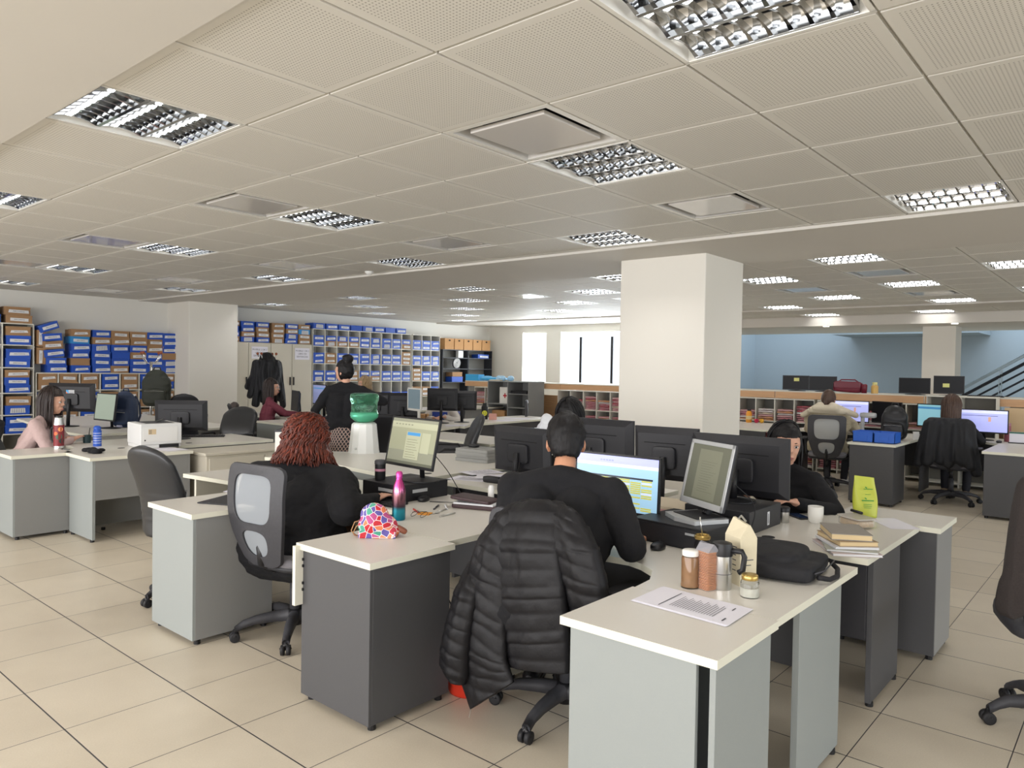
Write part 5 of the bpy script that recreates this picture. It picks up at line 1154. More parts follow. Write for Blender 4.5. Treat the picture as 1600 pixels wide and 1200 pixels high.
# right side of the table
vessel('steel_cup', 'steel cup with black lid left of the white mug', 'cup', at(1224, 816, DT), [('body', [(0.027, 0), (0.030, 0.004), (0.031, 0.062)], m_steel), ('lid', [(0.033, 0.06), (0.034, 0.082), (0.028, 0.088), (0, 0.088)], m_black)])
vessel('white_mug', 'white handleless ceramic mug', 'mug', at(1274, 817, DT), [('body', [(0.026, 0), (0.036, 0.012), (0.041, 0.05), (0.041, 0.092), (0.038, 0.092), (0.038, 0.05), (0.03, 0.015), (0, 0.01)], m_whitepaint)])
t = boxthing('smartphone', 'dark smartphone beside the white mug', 'phone', at(1248, 808, DT), (0.075, 0.15, 0.009), m_bez, -0.7, part='body'); b = MB(); b.box((-0.033, -0.07, 0.009), (0.033, 0.07, 0.0096), mat('phone_screen', '1d2c48', 0.1, emit=0.1)); b.build('screen', t)
# yellow-green bag
t = thing('gift_bag', 'standing yellow-green plastic bag with green print', 'bag', at(1352, 808, DT), 0.60); m_yb = mat('lime_plastic_bag', 'b4bb44', 0.45, noise=0.06, nscale=20)
b = MB(); n, k = 20, 14; vs = []
for j in range(k+1):
    u = j/k; z = 0.235*u
    for i in range(n):
        a = 2*PI*i/n; wy = 0.062*(1+0.10*math.sin(u*PI*1.4)); wx = 0.030*(1-u)**0.7+0.0015
        vs.append((wx*math.copysign(abs(math.cos(a))**0.6, math.cos(a))+0.004*math.sin(u*6+i), wy*math.copysign(abs(math.sin(a))**0.7, math.sin(a))+0.012*u, z+0.006*math.sin(a)*u))
b.add(vs, [(i*n+j, i*n+(j+1) % n, (i+1)*n+(j+1) % n, (i+1)*n+j) for i in range(k) for j in range(n)]+[tuple(range(n-1, -1, -1))], m_yb); b.build('bag', t, smooth=True)
b = MB(); m_gp = mat('green_print', '3d8a3a', 0.6)
for z, h_, w_ in ((0.165, 0.009, 0.05), (0.135, 0.005, 0.03), (0.098, 0.013, 0.065), (0.078, 0.005, 0.045), (0.068, 0.005, 0.045), (0.058, 0.004, 0.04)):
    b.box((-0.0335-0.002*(z < 0.12), -w_/2, z), (-0.032, w_/2, z+h_*0.45), m_gp)
for z in (0.176, 0.113): b.cbox((-0.0335, 0.012, z), (0.001, 0.012, 0.006), m_gp, rx=0.6)
b.build('print', t)
# lunch tub and books
t = thing('food_container', 'clear lidded food tub in front of the yellow-green bag', 'food container', at(1338, 822, DT), -0.6); m_food = mat('pasta_food', 'c0a070', 0.7, noise=0.4, nscale=60)
b = MB(); b.rbox((0, 0, 0.022), (0.11, 0.16, 0.038), 0.35, m_food); b.build('food', t, smooth=True)
b = MB(); b.rbox((0, 0, 0.024), (0.12, 0.17, 0.046), 0.3, mat('clear_tub', 'd8d4cc', 0.15, alpha=0.35)); b.build('tub', t, smooth=True)
b = MB(); b.rbox((0, 0, 0.050), (0.13, 0.18, 0.010), 0.25, mat('frosted_lid', 'c2bcb2', 0.3, alpha=0.8)); b.build('lid', t, smooth=True)
t = thing('pen', 'black marker pen lying on the food tub lid', 'pen', at(1338, 800, DT+0.058)+Vector((0, 0, 0.003)), 0.9); t.location = (2.70, -4.28, DT+0.064); b = MB(); b.tube([(-0.045, 0, 0), (0.045, 0, 0)], 0.008, m_black, 10); b.build('barrel', t, smooth=True)
bp = at(1322, 858, DT)
bk = [(0.30, 0.22, 0.012, 'newspaper', 'b9a9a6', 0.35, 0, 0, 'folded newspaper at the bottom of the book pile'), (0.30, 0.22, 0.008, 'magazine', 'a8aaa0', 0.55, 0.02, 0.0, 'grey magazine second from the bottom of the book pile'), (0.26, 0.20, 0.009, 'magazine', 'd8d8dc', 0.30, 0.03, 0.01, 'white booklet in the middle of the book pile'), (0.25, 0.18, 0.022, 'book', 'a08a6c', 0.25, 0.04, 0.01, 'worn paperback second from top of the book pile'), (0.25, 0.18, 0.030, 'book', '8c867e', 0.45, 0.05, 0.02, 'thick grey-covered book on top of the book pile')]
z = DT
for (l, w, h, nm, col, rz, dx, dy, lb) in bk:
    t = thing(nm, lb, 'book' if nm == 'book' else nm, (bp.x+dx, bp.y+dy, z+0.0005), -rz-0.6, 'pile of books and papers')
    b = MB(); b.box((-w/2, -l/2, 0.0), (w/2, l/2, h*0.12), mat('cover_'+col, col, 0.6)); b.box((-w/2, -l/2, h*0.88), (w/2, l/2, h), mat('cover_'+col, col, 0.6)); b.build('cover', t)
    b = MB(); b.box((-w/2+0.003, -l/2+0.003, h*0.12), (w/2-0.003, l/2-0.003, h*0.88), mat('aged_pages', 'cdb78e', 0.8) if nm == 'book' else m_label); b.build('pages', t)
    z += h+0.001
# paper piles
t0 = thing('paper_stack', 'stack of grey paper bundles on the long pale table end', 'paper stack', (3.16, -1.00, DT), 0.1); m_pg = mat('grey_paper_bundle', '8c8c88', 0.8)
for i in range(4): b = MB(); b.rbox((rnd.uniform(-0.01, 0.01), rnd.uniform(-0.01, 0.01), 0.014+0.028*i), (0.26, 0.36, 0.030), 0.12, m_pg); b.build('bundle', t0)
t = thing('pouch', 'small black pouch resting on the grey paper stack', 'pouch', (3.16, -0.92, DT+0.115)); b = MB(); b.rbox((0, 0, 0.012), (0.08, 0.11, 0.03), 0.7, m_black); b.build('body', t, smooth=True)
t = thing('paper_stack', 'old case files beneath the monitors right of the man', 'paper stack', (2.20, -3.40, DT)); 
for i in range(4): b = MB(); b.box((-0.14, -0.17, 0.016*i), (0.13+0.005*i, 0.16, 0.016*i+0.015), fcols[(2, 3, 0, 2)[i]]); b.build('bundle', t)
t = thing('power_adapter', 'black stapler-like adapter on the papers, beside the hand', 'adapter', at(770, 754, DT)); b = MB(); b.rbox((0, 0, 0.022), (0.06, 0.15, 0.045), 0.3, m_black, rz=0.1); b.build('body', t, smooth=True)
# water dispenser jug
t = thing('water_dispenser_stand', 'white plastic water dispenser base on the long table', 'water dispenser', (2.80, 0.18, DT)); m_dis = mat('dispenser_plastic', 'dfe0dc', 0.35)
def ngon(prof, mt, n=10, rot=0.0):
    b = MB(); b.M = Matrix.Rotation(rot, 4, 'Z'); b.lathe(prof, mt, n=n); return b
ngon([(0.150, 0), (0.145, 0.02), (0.118, 0.27), (0.10, 0.285), (0, 0.285)], m_dis, 12).build('body', t)
b = MB(); b.tube([(-0.13, -0.05, 0.05), (-0.165, -0.06, 0.05)], 0.012, m_dis, 8); b.build('tap', t)
t = thing('water_jug', 'upturned translucent green water jug on the white base', 'water jug', (2.80, 0.18, DT+0.286))
m_green = mat('green_polycarbonate', '8ce8b8', 0.1, trans=0.9, alpha=0.62, ior=1.15); m_water = mat('tinted_water', '8fdcc8', 0.1, trans=0.4, ior=1.33)
b = MB(); pr = [(0.045, 0), (0.09, 0.012), (0.128, 0.045), (0.135, 0.07), (0.130, 0.095), (0.122, 0.105), (0.124, 0.14), (0.122, 0.17), (0.124, 0.195), (0.134, 0.21), (0.136, 0.245), (0.130, 0.268), (0.11, 0.278), (0.05, 0.272), (0, 0.272)]
b.lathe(pr, m_green, n=36); b.build('jug_body', t, smooth=True)
b = MB(); b.lathe([(0.04, 0.004), (0.125, 0.048), (0.131, 0.07), (0.126, 0.09), (0.0, 0.09)], m_water, n=30); b.build('water', t, smooth=True)
t = thing('carton_box', 'white carton with dark lid behind the red hair', 'box', (2.21, 0.34, DT), -0.80)
b = MB(); b.box((-0.17, -0.24, 0), (0.17, 0.24, 0.235), m_whitepaint); b.build('body', t, bevel=0.003); b = MB(); b.box((-0.175, -0.245, 0.235), (0.175, 0.245, 0.25), m_greyplas); b.build('lid', t)
b = MB(); b.box((-0.1712, 0.04, 0.11), (-0.1704, 0.125, 0.19), m_label)
for i in range(4): b.box((-0.1718, 0.05+0.02*i, 0.12), (-0.1705, 0.058+0.02*i, 0.18), m_ink)
b.build('print', t)
# printer
t = thing('laser_printer', 'white laser printer on the grey desk', 'printer', (1.60, 1.93, DT), -0.10); m_pr = mat('printer_white', 'd5d5d3', 0.4)
b = MB(); b.box((-0.19, -0.20, 0.035), (0.19, 0.20, 0.235), m_pr); b.box((-0.185, -0.195, 0.0), (0.185, 0.195, 0.035), m_pr); b.build('body', t, bevel=0.008)
b = MB(); b.box((-0.12, -0.14, 0.234), (0.14, 0.15, 0.238), m_greyplas); b.cbox((0.05, 0.02, 0.25), (0.10, 0.08, 0.006), m_black, ry=-0.3); b.build('output_tray', t)
b = MB(); b.box((-0.17, -0.2035, 0.065), (0.15, -0.2, 0.205), m_white); b.build('front_cover', t, bevel=0.002)
b = MB(); b.box((-0.02, -0.205, 0.005), (0.16, -0.19, 0.035), m_black); b.build('paper_slot', t)
b = MB(); b.box((-0.12, -0.2045, 0.135), (-0.05, -0.2033, 0.185), mat('tan_label', 'cdb793', 0.8)); 
for i in range(4): b.box((-0.115, -0.2052, 0.142+0.01*i), (-0.09, -0.2044, 0.146+0.01*i), m_ink)
b.build('sticker', t); b = MB(); b.tube([(-0.15, -0.20, 0.08), (-0.15, -0.206, 0.08)], 0.007, m_gap, 10); b.build('button', t)
# left desk items
t = vessel('thermos', 'tall red thermos with steel top and stickers', 'thermos', at(92, 700, DT), [('body', [(0.045, 0.02), (0.045, 0.22)], mat('thermos_red', '7c1f26', 0.3)), ('foot', [(0.046, 0), (0.046, 0.022)], m_steel), ('collar', [(0.045, 0.22), (0.036, 0.285), (0.034, 0.29)], m_steel), ('stopper', [(0.032, 0.29), (0.032, 0.305), (0, 0.305)], m_black)])
b = MB(); b.tube([(-0.02, 0.04, 0.19), (-0.035, 0.075, 0.19), (-0.04, 0.085, 0.16), (-0.04, 0.085, 0.08), (-0.03, 0.07, 0.055), (-0.02, 0.04, 0.055)], 0.010, m_black, 8); b.build('handle', t, smooth=True)
for z_, a_, cc, r_ in ((0.18, -1.6, 'e0905a', 0.022), (0.11, -1.9, '47604a', 0.028), (0.07, -1.4, '2f3b34', 0.024), (0.14, -2.5, 'd9683a', 0.018)):
    b = MB(); n = 10; vs = [(0.0462*math.cos(a_+r_/0.045*math.cos(2*PI*i/n)), 0.0462*math.sin(a_+r_/0.045*math.cos(2*PI*i/n)), z_+r_*math.sin(2*PI*i/n)) for i in range(n)]
    b.add(vs, [tuple(range(n))], mat('sticker_'+cc, cc, 0.5)); b.build('sticker', t)
m_bb = mat('blue_bottle_plastic', '2a55b4', 0.3)
t = vessel('water_bottle', 'blue ribbed water bottle left of the printer', 'bottle', at(152, 697, DT), [('body', [(0.037, 0), (0.038, 0.01), (0.038, 0.15), (0.030, 0.16)], m_bb), ('cap', [(0.032, 0.16), (0.034, 0.165), (0.034, 0.185), (0.02, 0.198), (0, 0.2)], m_bb)])
for i in range(5): b = MB(); b.lathe([(0.0384, 0.03+0.024*i), (0.0384, 0.034+0.024*i)], m_label, n=24); b.build('marking', t)
t = vessel('pen_pot', 'dark teal pen pot behind the blue bottle', 'pen pot', at(136, 692, DT), [('pot', [(0.035, 0), (0.04, 0.08), (0.036, 0.08), (0.03, 0.01)], mat('dark_teal', '20383c', 0.4))])
b = MB(); b.tube([(0.01, 0, 0.01), (0.03, 0.01, 0.15)], 0.004, m_black, 6); b.build('pen', t)
t = thing('cloth_bag', 'crumpled black mask bag lying before the blue bottle', 'bag', at(146, 707, DT), 0.3); b = MB()
for i in range(7): b.ball((rnd.uniform(-0.06, 0.05), rnd.uniform(-0.11, 0.11), 0.015+rnd.uniform(0, 0.012)), (rnd.uniform(0.03, 0.05), rnd.uniform(0.04, 0.06), rnd.uniform(0.015, 0.028)), m_black)
link_mesh('cloth', remesh(b, 0.006, 2, 'cloth', m_darkcloth, lambda v: Vector((v.x, v.y, max(0.001, v.z+_nz.noise(v*30)*0.008)))), t)
t = vessel('sanitizer_bottle', 'small pump bottle with red top on the left desk', 'bottle', at(187, 668, DT), [('body', [(0.035, 0), (0.037, 0.01), (0.035, 0.10), (0.015, 0.115)], mat('clear_lilac_plastic', 'b9b8cc', 0.2)), ('pump', [(0.018, 0.115), (0.018, 0.13), (0.006, 0.135), (0.006, 0.16), (0, 0.165)], mat('red_pump', 'd2502c', 0.4))])
vessel('water_bottle', 'raspberry pink bottle beside the pump bottle', 'bottle', at(198, 664, DT), [('body', [(0.035, 0), (0.037, 0.01), (0.037, 0.14)], mat('raspberry', 'b83a62', 0.4)), ('cap', [(0.03, 0.14), (0.03, 0.165), (0, 0.166)], mat('raspberry_cap', '8f2748', 0.4))])
vessel('water_bottle', 'teal bottle on the desk of the woman in plum', 'bottle', (5.02, 4.15, DT), [('body', [(0.045, 0), (0.048, 0.01), (0.048, 0.18), (0.03, 0.2)], mat('teal_metal', '2b8c9c', 0.4)), ('cap', [(0.032, 0.2), (0.032, 0.235), (0, 0.236)], m_black)])
vessel('water_bottle', 'black bottle with a yellow smiling face sticker', 'bottle', at(757, 655, DT), [('body', [(0.05, 0), (0.052, 0.01), (0.052, 0.20), (0.03, 0.225)], m_black), ('cap', [(0.03, 0.225), (0.03, 0.26), (0, 0.261)], m_black)])
b = MB(); q = C.objects[-1] if 0 else None
tt = [o for o in C.objects if o.name.startswith('water_bottle') and 'smiling' in o.get('label', '')][0]
b.M = Matrix.Rotation(math.atan2(CAM.y-tt.location.y, CAM.x-tt.location.x), 4, 'Z'); n = 16; b.add([(0.0535, 0.042*math.cos(2*PI*i/n), 0.10+0.042*math.sin(2*PI*i/n)) for i in range(n)], [tuple(range(n))], mat('smiley_yellow', 'd8d83a', 0.5))
for s_ in (-1, 1): b.box((0.054, s_*0.014-0.004, 0.108), (0.055, s_*0.014+0.004, 0.122), m_black)
b.tube([(0.0545, 0.022*math.cos(a), 0.098+0.016*math.sin(a)) for a in [PI+PI*i/8 for i in range(9)]], 0.002, m_black, 5); b.build('smiley_sticker', tt)
m_or = mat('orange_juice', 'e0962a', 0.4)
vessel('juice_bottle', 'orange juice bottle with black cap right of the column', 'bottle', at(1170, 660, DT), [('body', [(0.045, 0), (0.048, 0.01), (0.048, 0.15), (0.03, 0.19)], m_or), ('label', [(0.0485, 0.05), (0.0485, 0.11)], mat('bottle_label', 'd9c08a', 0.5)), ('cap', [(0.03, 0.19), (0.03, 0.215), (0, 0.216)], m_black)])
for lb, px, cc in (('small red ball of yarn beside the yellow one', 1182, 'b02040'), ('small yellow toy ball beside the red one', 1190, 'e0a82c')):
    t = thing('toy_ball', lb, 'ball', at(px, 661, DT)); b = MB(); b.ball((0, 0, 0.036), 0.036, mat('ball_'+cc, cc, 0.6)); b.build('ball', t, smooth=True)
vessel('water_bottle', 'dark pink translucent bottle right of the wide lilac monitor', 'bottle', at(1574, 690, DT), [('body', [(0.035, 0), (0.037, 0.01), (0.037, 0.20)], mat('rose_plastic', '8a4a54', 0.3)), ('cap', [(0.036, 0.20), (0.036, 0.235), (0, 0.236)], mat('rose_cap', '9c6a70', 0.3))])
t = boxthing('desk_calendar', 'white standing desk calendar at the right frame edge', 'calendar', at(1592, 693, DT), (0.03, 0.2, 0.14), m_paper, 0.1, part='pages')
b = MB(); b.box((-0.04, -0.11, 0.0), (0.06, 0.11, 0.012), m_black); b.build('stand', t); b = MB(); b.box((-0.016, -0.1, 0.12), (-0.0151, 0.1, 0.14), mat('calendar_green', '3a6a5a', 0.6)); b.build('header', t)
# two blue bins, backpack
m_bin = mat('blue_bin_plastic', '2a62c4', 0.4)
for i, (px, lb) in enumerate(((1358, 'left blue open plastic bin on the dark pedestal'), (1389, 'right blue open plastic bin on the dark pedestal'))):
    t = thing('storage_bin', lb, 'storage bin', (8.06, (-2.88, -3.12)[i], DT), 0.0, 'blue plastic bins'); b = MB(); w, d, h = 0.14, 0.115, 0.13
    b.box((-w, -d, 0), (w, d, 0.008), m_bin); b.box((-w, -d, 0), (-w+0.006, d, h), m_bin); b.box((w-0.006, -d, 0), (w, d, h), m_bin); b.box((-w, -d, 0), (w, -d+0.006, h), m_bin); b.box((-w, d-0.006, 0), (w, d, h), m_bin); b.box((-w-0.006, -d-0.003, h-0.015), (-w, d+0.003, h), m_bin); b.build('body', t)
    b = MB(); b.box((-w-0.008, -0.05, 0.03), (-w-0.001, 0.05, 0.08), m_bin); b.build('label_holder', t)
def backpack(label, c, rz, mt, h=0.44, hang=False):
    t = thing('backpack', label, 'backpack', c, rz); b = MB(); b.rbox((0, 0, h*0.42), (0.20, 0.30, h*0.84), 0.5, mt); b.ball((0, 0, h*0.72), (0.09, 0.13, h*0.28), mt); b.rbox((-0.10, 0, h*0.28), (0.10, 0.24, h*0.42), 0.5, mt)
    link_mesh('body', remesh(b, 0.008, 4, 'body', mt, lambda v: v+Vector((1, 1, 0))*_nz.noise(v*12)*0.008), t)
    b = MB(); b.tube([(-0.155, -0.10, h*0.42), (-0.158, 0, h*0.43), (-0.155, 0.10, h*0.42)], 0.004, m_steel, 6); b.build('zip', t)
    b = MB(); b.tube([(0.02, -0.04, h*0.95), (0.02, -0.03, h*1.05), (0.02, 0.03, h*1.05), (0.02, 0.04, h*0.95)], 0.009, mt, 8); b.build('carry_handle', t, smooth=True)
    for s_ in (-1, 1): b = MB(); b.tube([(0.09, s_*0.08, h*0.85), (0.15, s_*0.10, h*0.6), (0.15, s_*0.11, h*0.3), (0.09, s_*0.11, h*0.08)], 0.014, mt, 6); b.build('shoulder_strap', t, smooth=True)
    return t
backpack('black backpack standing on the desk behind the blue bins', (8.62, -3.06, DT), 0.1, m_black, 0.44)
backpack('navy backpack against the far left desk monitor', (2.28, 4.32, DT+0.0), 0.6, mat('navy_nylon', '23304a', 0.6), 0.46)
t = thing('gooseneck_lamp', 'pale desk tape holder with upright arm by the backpack', 'lamp', (8.85, -2.62, DT)); b = MB(); b.box((-0.06, -0.06, 0), (0.06, 0.06, 0.03), m_silver); b.build('base', t); b = MB(); b.tube([(0, 0, 0.03), (0, 0, 0.27)], 0.025, m_silver, 10); b.build('column', t); b = MB(); b.rbox((-0.01, -0.07, 0.28), (0.08, 0.20, 0.07), 0.4, m_silver); b.build('head', t, smooth=True)
t = boxthing('card_holder', 'small white card standing on desk right of the backpack', 'card', at(1431, 687, DT), (0.03, 0.07, 0.10), m_white, 0.3, part='card')
# counter top items
t = thing('handbag', 'burgundy handbag on the counter above the cream hood', 'handbag', (10.55, -1.93, 1.263), 0.1); m_burg = mat('burgundy_leather', '6e1f30', 0.35)
b = MB(); b.rbox((0, 0, 0.09), (0.16, 0.42, 0.17), 0.35, m_burg, rx=0.05); b.build('body', t, smooth=True); b = MB(); b.rbox((-0.075, 0, 0.12), (0.02, 0.40, 0.11), 0.3, m_burg); b.build('flap', t, smooth=True); b = MB(); b.tube([(0, -0.15, 0.16), (0, -0.1, 0.20), (0, 0.1, 0.20), (0, 0.15, 0.16)], 0.01, m_burg, 8); b.build('handle', t, smooth=True)
vessel('jar', 'yellow-lidded bottle beside the burgundy bag on the counter', 'bottle', (10.5, -2.33, 1.263), [('body', [(0.05, 0), (0.05, 0.11), (0.03, 0.13)], mat('pale_amber', 'd0a860', 0.4)), ('cap', [(0.035, 0.13), (0.035, 0.17), (0, 0.171)], mat('yellow_cap', 'd8cf8a', 0.5))])
t = thing('cup', 'dark red cup between the burgundy bag and bottle', 'cup', (10.5, -2.18, 1.263)); b = MB(); b.lathe([(0.04, 0), (0.045, 0.12), (0.03, 0.14), (0, 0.14)], m_burg); b.build('body', t, smooth=True)
# wall side extras
t = thing('first_aid_box', 'white box with red cross in the grey bookcase', 'first aid box', (9.93, 4.63, 0.821), -PI/2)
b = MB(); b.box((-0.15, 0, 0), (0.13, 0.2, 0.34), m_whitepaint); b.build('body', t, bevel=0.004); b = MB(); m_rc = mat('red_cross', 'b8202c', 0.5); b.box((-0.05, -0.003, 0.15), (0.05, -0.001, 0.18), m_rc); b.box((-0.015, -0.0031, 0.115), (0.015, -0.001, 0.215), m_rc); b.build('red_cross', t)
for i in range(2):
    t = boxthing('file_box', f"brown file box in grey bookcase, {['lower','upper'][i]} of two", 'box', (9.98, 4.80, 0.421+0.13*i), (0.2, 0.42, 0.125), m_kraft, part='body'); t['group'] = 'brown file boxes in the grey bookcase'
boxthing('black_tray', 'black tray on the right shelf of the grey bookcase', 'tray', (10.0, 4.2, 1.041), (0.3, 0.42, 0.06), m_black, part='tray')
m_cyan = mat('cyan_plastic_film', '3fa6dc', 0.4)
t = thing('plastic_parcel', 'flat cyan plastic parcel on the folder shelf, left of the bookcase', 'parcel', (10.6, 5.55, 1.27), 0); b = MB(); b.rbox((0, 0, 0.04), (0.3, 0.7, 0.09), 0.6, m_cyan); b.ball((0, 0.2, 0.06), (0.12, 0.16, 0.05), m_cyan); b.ball((0, -0.2, 0.06), (0.1, 0.12, 0.05), m_cyan); link_mesh('film', remesh(b, 0.012, 3, 'film', m_cyan), t)
boxthing('plastic_crate', 'cyan plastic crate in front of the folder shelf', 'crate', (10.62, 6.15, 1.263), (0.2, 0.40, 0.14), m_cyan, part='crate')
t = thing('plastic_wrap', 'crumpled pale blue wrap on the grey bookcase', 'wrap', (10.05, 4.75, 1.291)); b = MB(); [b.ball((rnd.uniform(-0.08, 0.08), rnd.uniform(-0.15, 0.15), 0.05), (0.06, 0.08, 0.06), m_cyan) for _ in range(5)]; link_mesh('wrap', remesh(b, 0.012, 1, 'wrap', mat('pale_blue_film', '9fc8e4', 0.3)), t)
t = boxthing('paper_pile', 'yellowed papers on top of the grey bookcase', 'paper pile', (9.98, 4.86, 1.291), (0.25, 0.3, 0.02), fcols[2], part='sheets')
# blue trays, boxes on middle desk
for i in range(2): t = boxthing('desk_tray', f"{['left','right'][i]} blue plastic basket by the pointing hand", 'tray', at(688+18*i, 655, DT), (0.22, 0.24, 0.12), mat('royal_blue_plastic', '23409c', 0.45), 0.7, part='basket')
t = boxthing('cardboard_box', 'small open kraft box below the white-framed monitor', 'box', at(648, 657, DT), (0.25, 0.32, 0.10), m_kraft, 0.7, part='box')
for i, (px, cc) in enumerate(((630, 'd9d4cc'), (655, 'd2508a'), (668, 'c9a070'))): 
    t = vessel('desk_trinket', ['white cup by the square monitor', 'pink ornament by the square monitor', 'tan stamp standing by the blue baskets'][i], 'ornament', at(px, 657, DT)+Vector((0, 0, 0)), [('body', [(0.03, 0), (0.04, 0.03), (0.02, 0.07), (0.028, 0.09), (0, 0.11)], mat('trinket_'+cc, cc, 0.5))])
t = boxthing('pink_card', 'small pink card box right of the smiley bottle', 'box', at(770, 656, DT), (0.05, 0.12, 0.10), mat('salmon_card', 'd8a090', 0.7), 0.6, part='card')
# white bag with blue print
t = thing('shopping_bag', 'white plastic bag with blue stripe behind the monitors', 'bag', (4.55, -0.35, DT), 0); 
b = MB(); wb = mat('white_plastic_bag', 'dcdde0', 0.35); b.ball((0, 0.06, 0.10), (0.14, 0.17, 0.12), wb); b.ball((0.0, -0.05, 0.17), (0.10, 0.12, 0.14), wb); b.ball((0, -0.06, 0.30), (0.06, 0.08, 0.08), wb); b.ball((0, -0.14, 0.10), (0.12, 0.12, 0.10), wb)
link_mesh('bag', remesh(b, 0.010, 2, 'bag', wb, lambda v: v+Vector((1, 1, 0.5))*_nz.noise(v*22)*0.014), t)
b = MB(); b.cbox((-0.155, 0.0, 0.13), (0.01, 0.10, 0.20), mat('bright_blue_print', '2a9ad2', 0.4)); b.cbox((-0.158, 0.0, 0.03), (0.01, 0.10, 0.03), mat('green_print2', '3aa060', 0.4)); b.build('blue_print', t)
t.location = (4.62, -0.55, 0.70)
tb = thing('office_desk', 'small side desk under the white plastic bag', 'desk', (4.35, -0.85, 0)); top([(0, 0), (0.6, 0), (0.6, 0.7), (0, 0.7)], tb, z=0.70); panel((0.03, 0.03, 0.02), (0.05, 0.67, 0.672), m_dg, tb); panel((0.55, 0.03, 0.02), (0.57, 0.67, 0.672), m_dg, tb)
# bin and cables
t = thing('waste_bin', 'red plastic waste bin behind the charcoal pedestal', 'bin', (0.935, -3.03, 0)); b = MB(); b.lathe([(0.10, 0), (0.105, 0.01), (0.118, 0.20), (0.123, 0.20), (0.123, 0.21), (0.114, 0.21), (0.10, 0.012), (0, 0.012)], mat('red_plastic', 'c0301c', 0.45), n=28); b.build('body', t, smooth=True)
def cable(label, pts, r=0.0028):
    P_ = [Vector(p) for p in pts]; out = []
    for i in range(len(P_)-1):
        a, bq, cq, dq = P_[max(i-1, 0)], P_[i], P_[i+1], P_[min(i+2, len(P_)-1)]
        for k in range(6):
            u = k/6; out.append(0.5*((2*bq)+(cq-a)*u+(2*a-5*bq+4*cq-dq)*u*u+(3*bq-a-3*cq+dq)*u**3))
    out.append(P_[-1]); o0 = P_[0]; b = MB(); b.tube([p-o0 for p in out], r, m_cable, 6); o = b.build('cable', None, smooth=True); o.location = o0; tag(o, label, 'cable'); return o
cable('black cable looping down behind the greenish monitor', [(1.52, -2.14, 1.02), (1.56, -2.22, 0.92), (1.62, -2.26, 0.80), (1.60, -2.33, 0.740), (1.45, -2.18, 0.740)])
cable('black cable hanging beside the adapter to the floor', [(2.44, -2.08, 0.90), (2.25, -2.2, 0.84), (2.07, -2.28, 0.745), (2.02, -2.30, 0.6), (1.98, -2.3, 0.3)], 0.003)
cable('black cable from the silver-framed monitor across the computer', [(1.85, -3.95, 1.0), (1.93, -4.0, 0.92), (1.90, -4.03, 0.85), (1.85, -4.01, 0.745), (1.83, -3.99, 0.74)])
cable('tangled black cable on the floor under the desks', [(1.2, -2.6, 0.30), (1.25, -2.7, 0.08), (1.15, -2.85, 0.006), (1.3, -2.95, 0.006), (1.4, -2.8, 0.006), (1.25, -2.75, 0.02), (1.3, -2.6, 0.2)], 0.004)
cable('loose black cable on the floor beside the power strip', [(1.5, -2.3, 0.006), (1.35, -2.45, 0.006), (1.2, -2.4, 0.006), (1.15, -2.6, 0.006), (1.4, -2.65, 0.006)], 0.004)
t = boxthing('power_strip', 'white power strip with red switch on the floor', 'power strip', (1.32, -2.55, 0.0), (0.06, 0.26, 0.035), m_white, 0.4); b = MB(); b.box((-0.012, 0.09, 0.035), (0.012, 0.115, 0.041), m_rc); b.build('switch', t)
# far left pieces
t = boxthing('desktop_computer', 'tall dark computer tower at the far left desk', 'computer', (0.05, 3.45, DT), (0.30, 0.18, 0.40), mat('slate_case', '3b404a', 0.5), -0.7)
t = boxthing('desktop_computer', 'lower black computer tower right of the slate one', 'computer', (0.42, 3.62, DT), (0.30, 0.2, 0.28), m_case, -0.7)
t = thing('lunch_bag', 'small grey patterned lunch bag with orange base at left edge', 'bag', (0.06, 3.26, DT), -0.7); b = MB(); b.rbox((0, 0, 0.09), (0.12, 0.20, 0.18), 0.5, mat('grey_print_fabric', '8a9094', 0.8, noise=0.6, nscale=40)); b.build('body', t, smooth=True); b = MB(); b.rbox((0, 0, 0.022), (0.125, 0.21, 0.05), 0.4, mat('orange_trim', 'c05a34', 0.7)); b.build('base_band', t, smooth=True)
# coat stands
def coat_stand(label, p, h, hooks=True):
    t = thing('coat_stand', label, 'coat stand', p); b = MB(); b.tube([(0, 0, 0.02), (0, 0, h)], 0.022, m_chrome, 12); b.build('pole', t, smooth=True)
    b = MB(); b.lathe([(0.19, 0), (0.19, 0.015), (0.03, 0.03)], m_black, n=24); b.build('base', t)
    for k in range(4):
        a = PI/2*k+0.5; c, s_ = math.cos(a), math.sin(a); b = MB(); b.tube([(0, 0, h-0.02), (c*0.08, s_*0.08, h-0.03), (c*0.16, s_*0.16, h+0.05), (c*0.19, s_*0.19, h+0.14)], 0.008, m_chrome, 8); hk = b.build('hook', t, smooth=True)
        b = MB(); b.ball((c*0.19, s_*0.19, h+0.15), 0.024, mat('wooden_knob', '8f4c30', 0.5)); b.build('knob', hk, smooth=True)
    return t
coat_stand('chrome coat stand with wooden knobs, before the piled archive boxes', (3.93, 7.38, 0), 1.57)
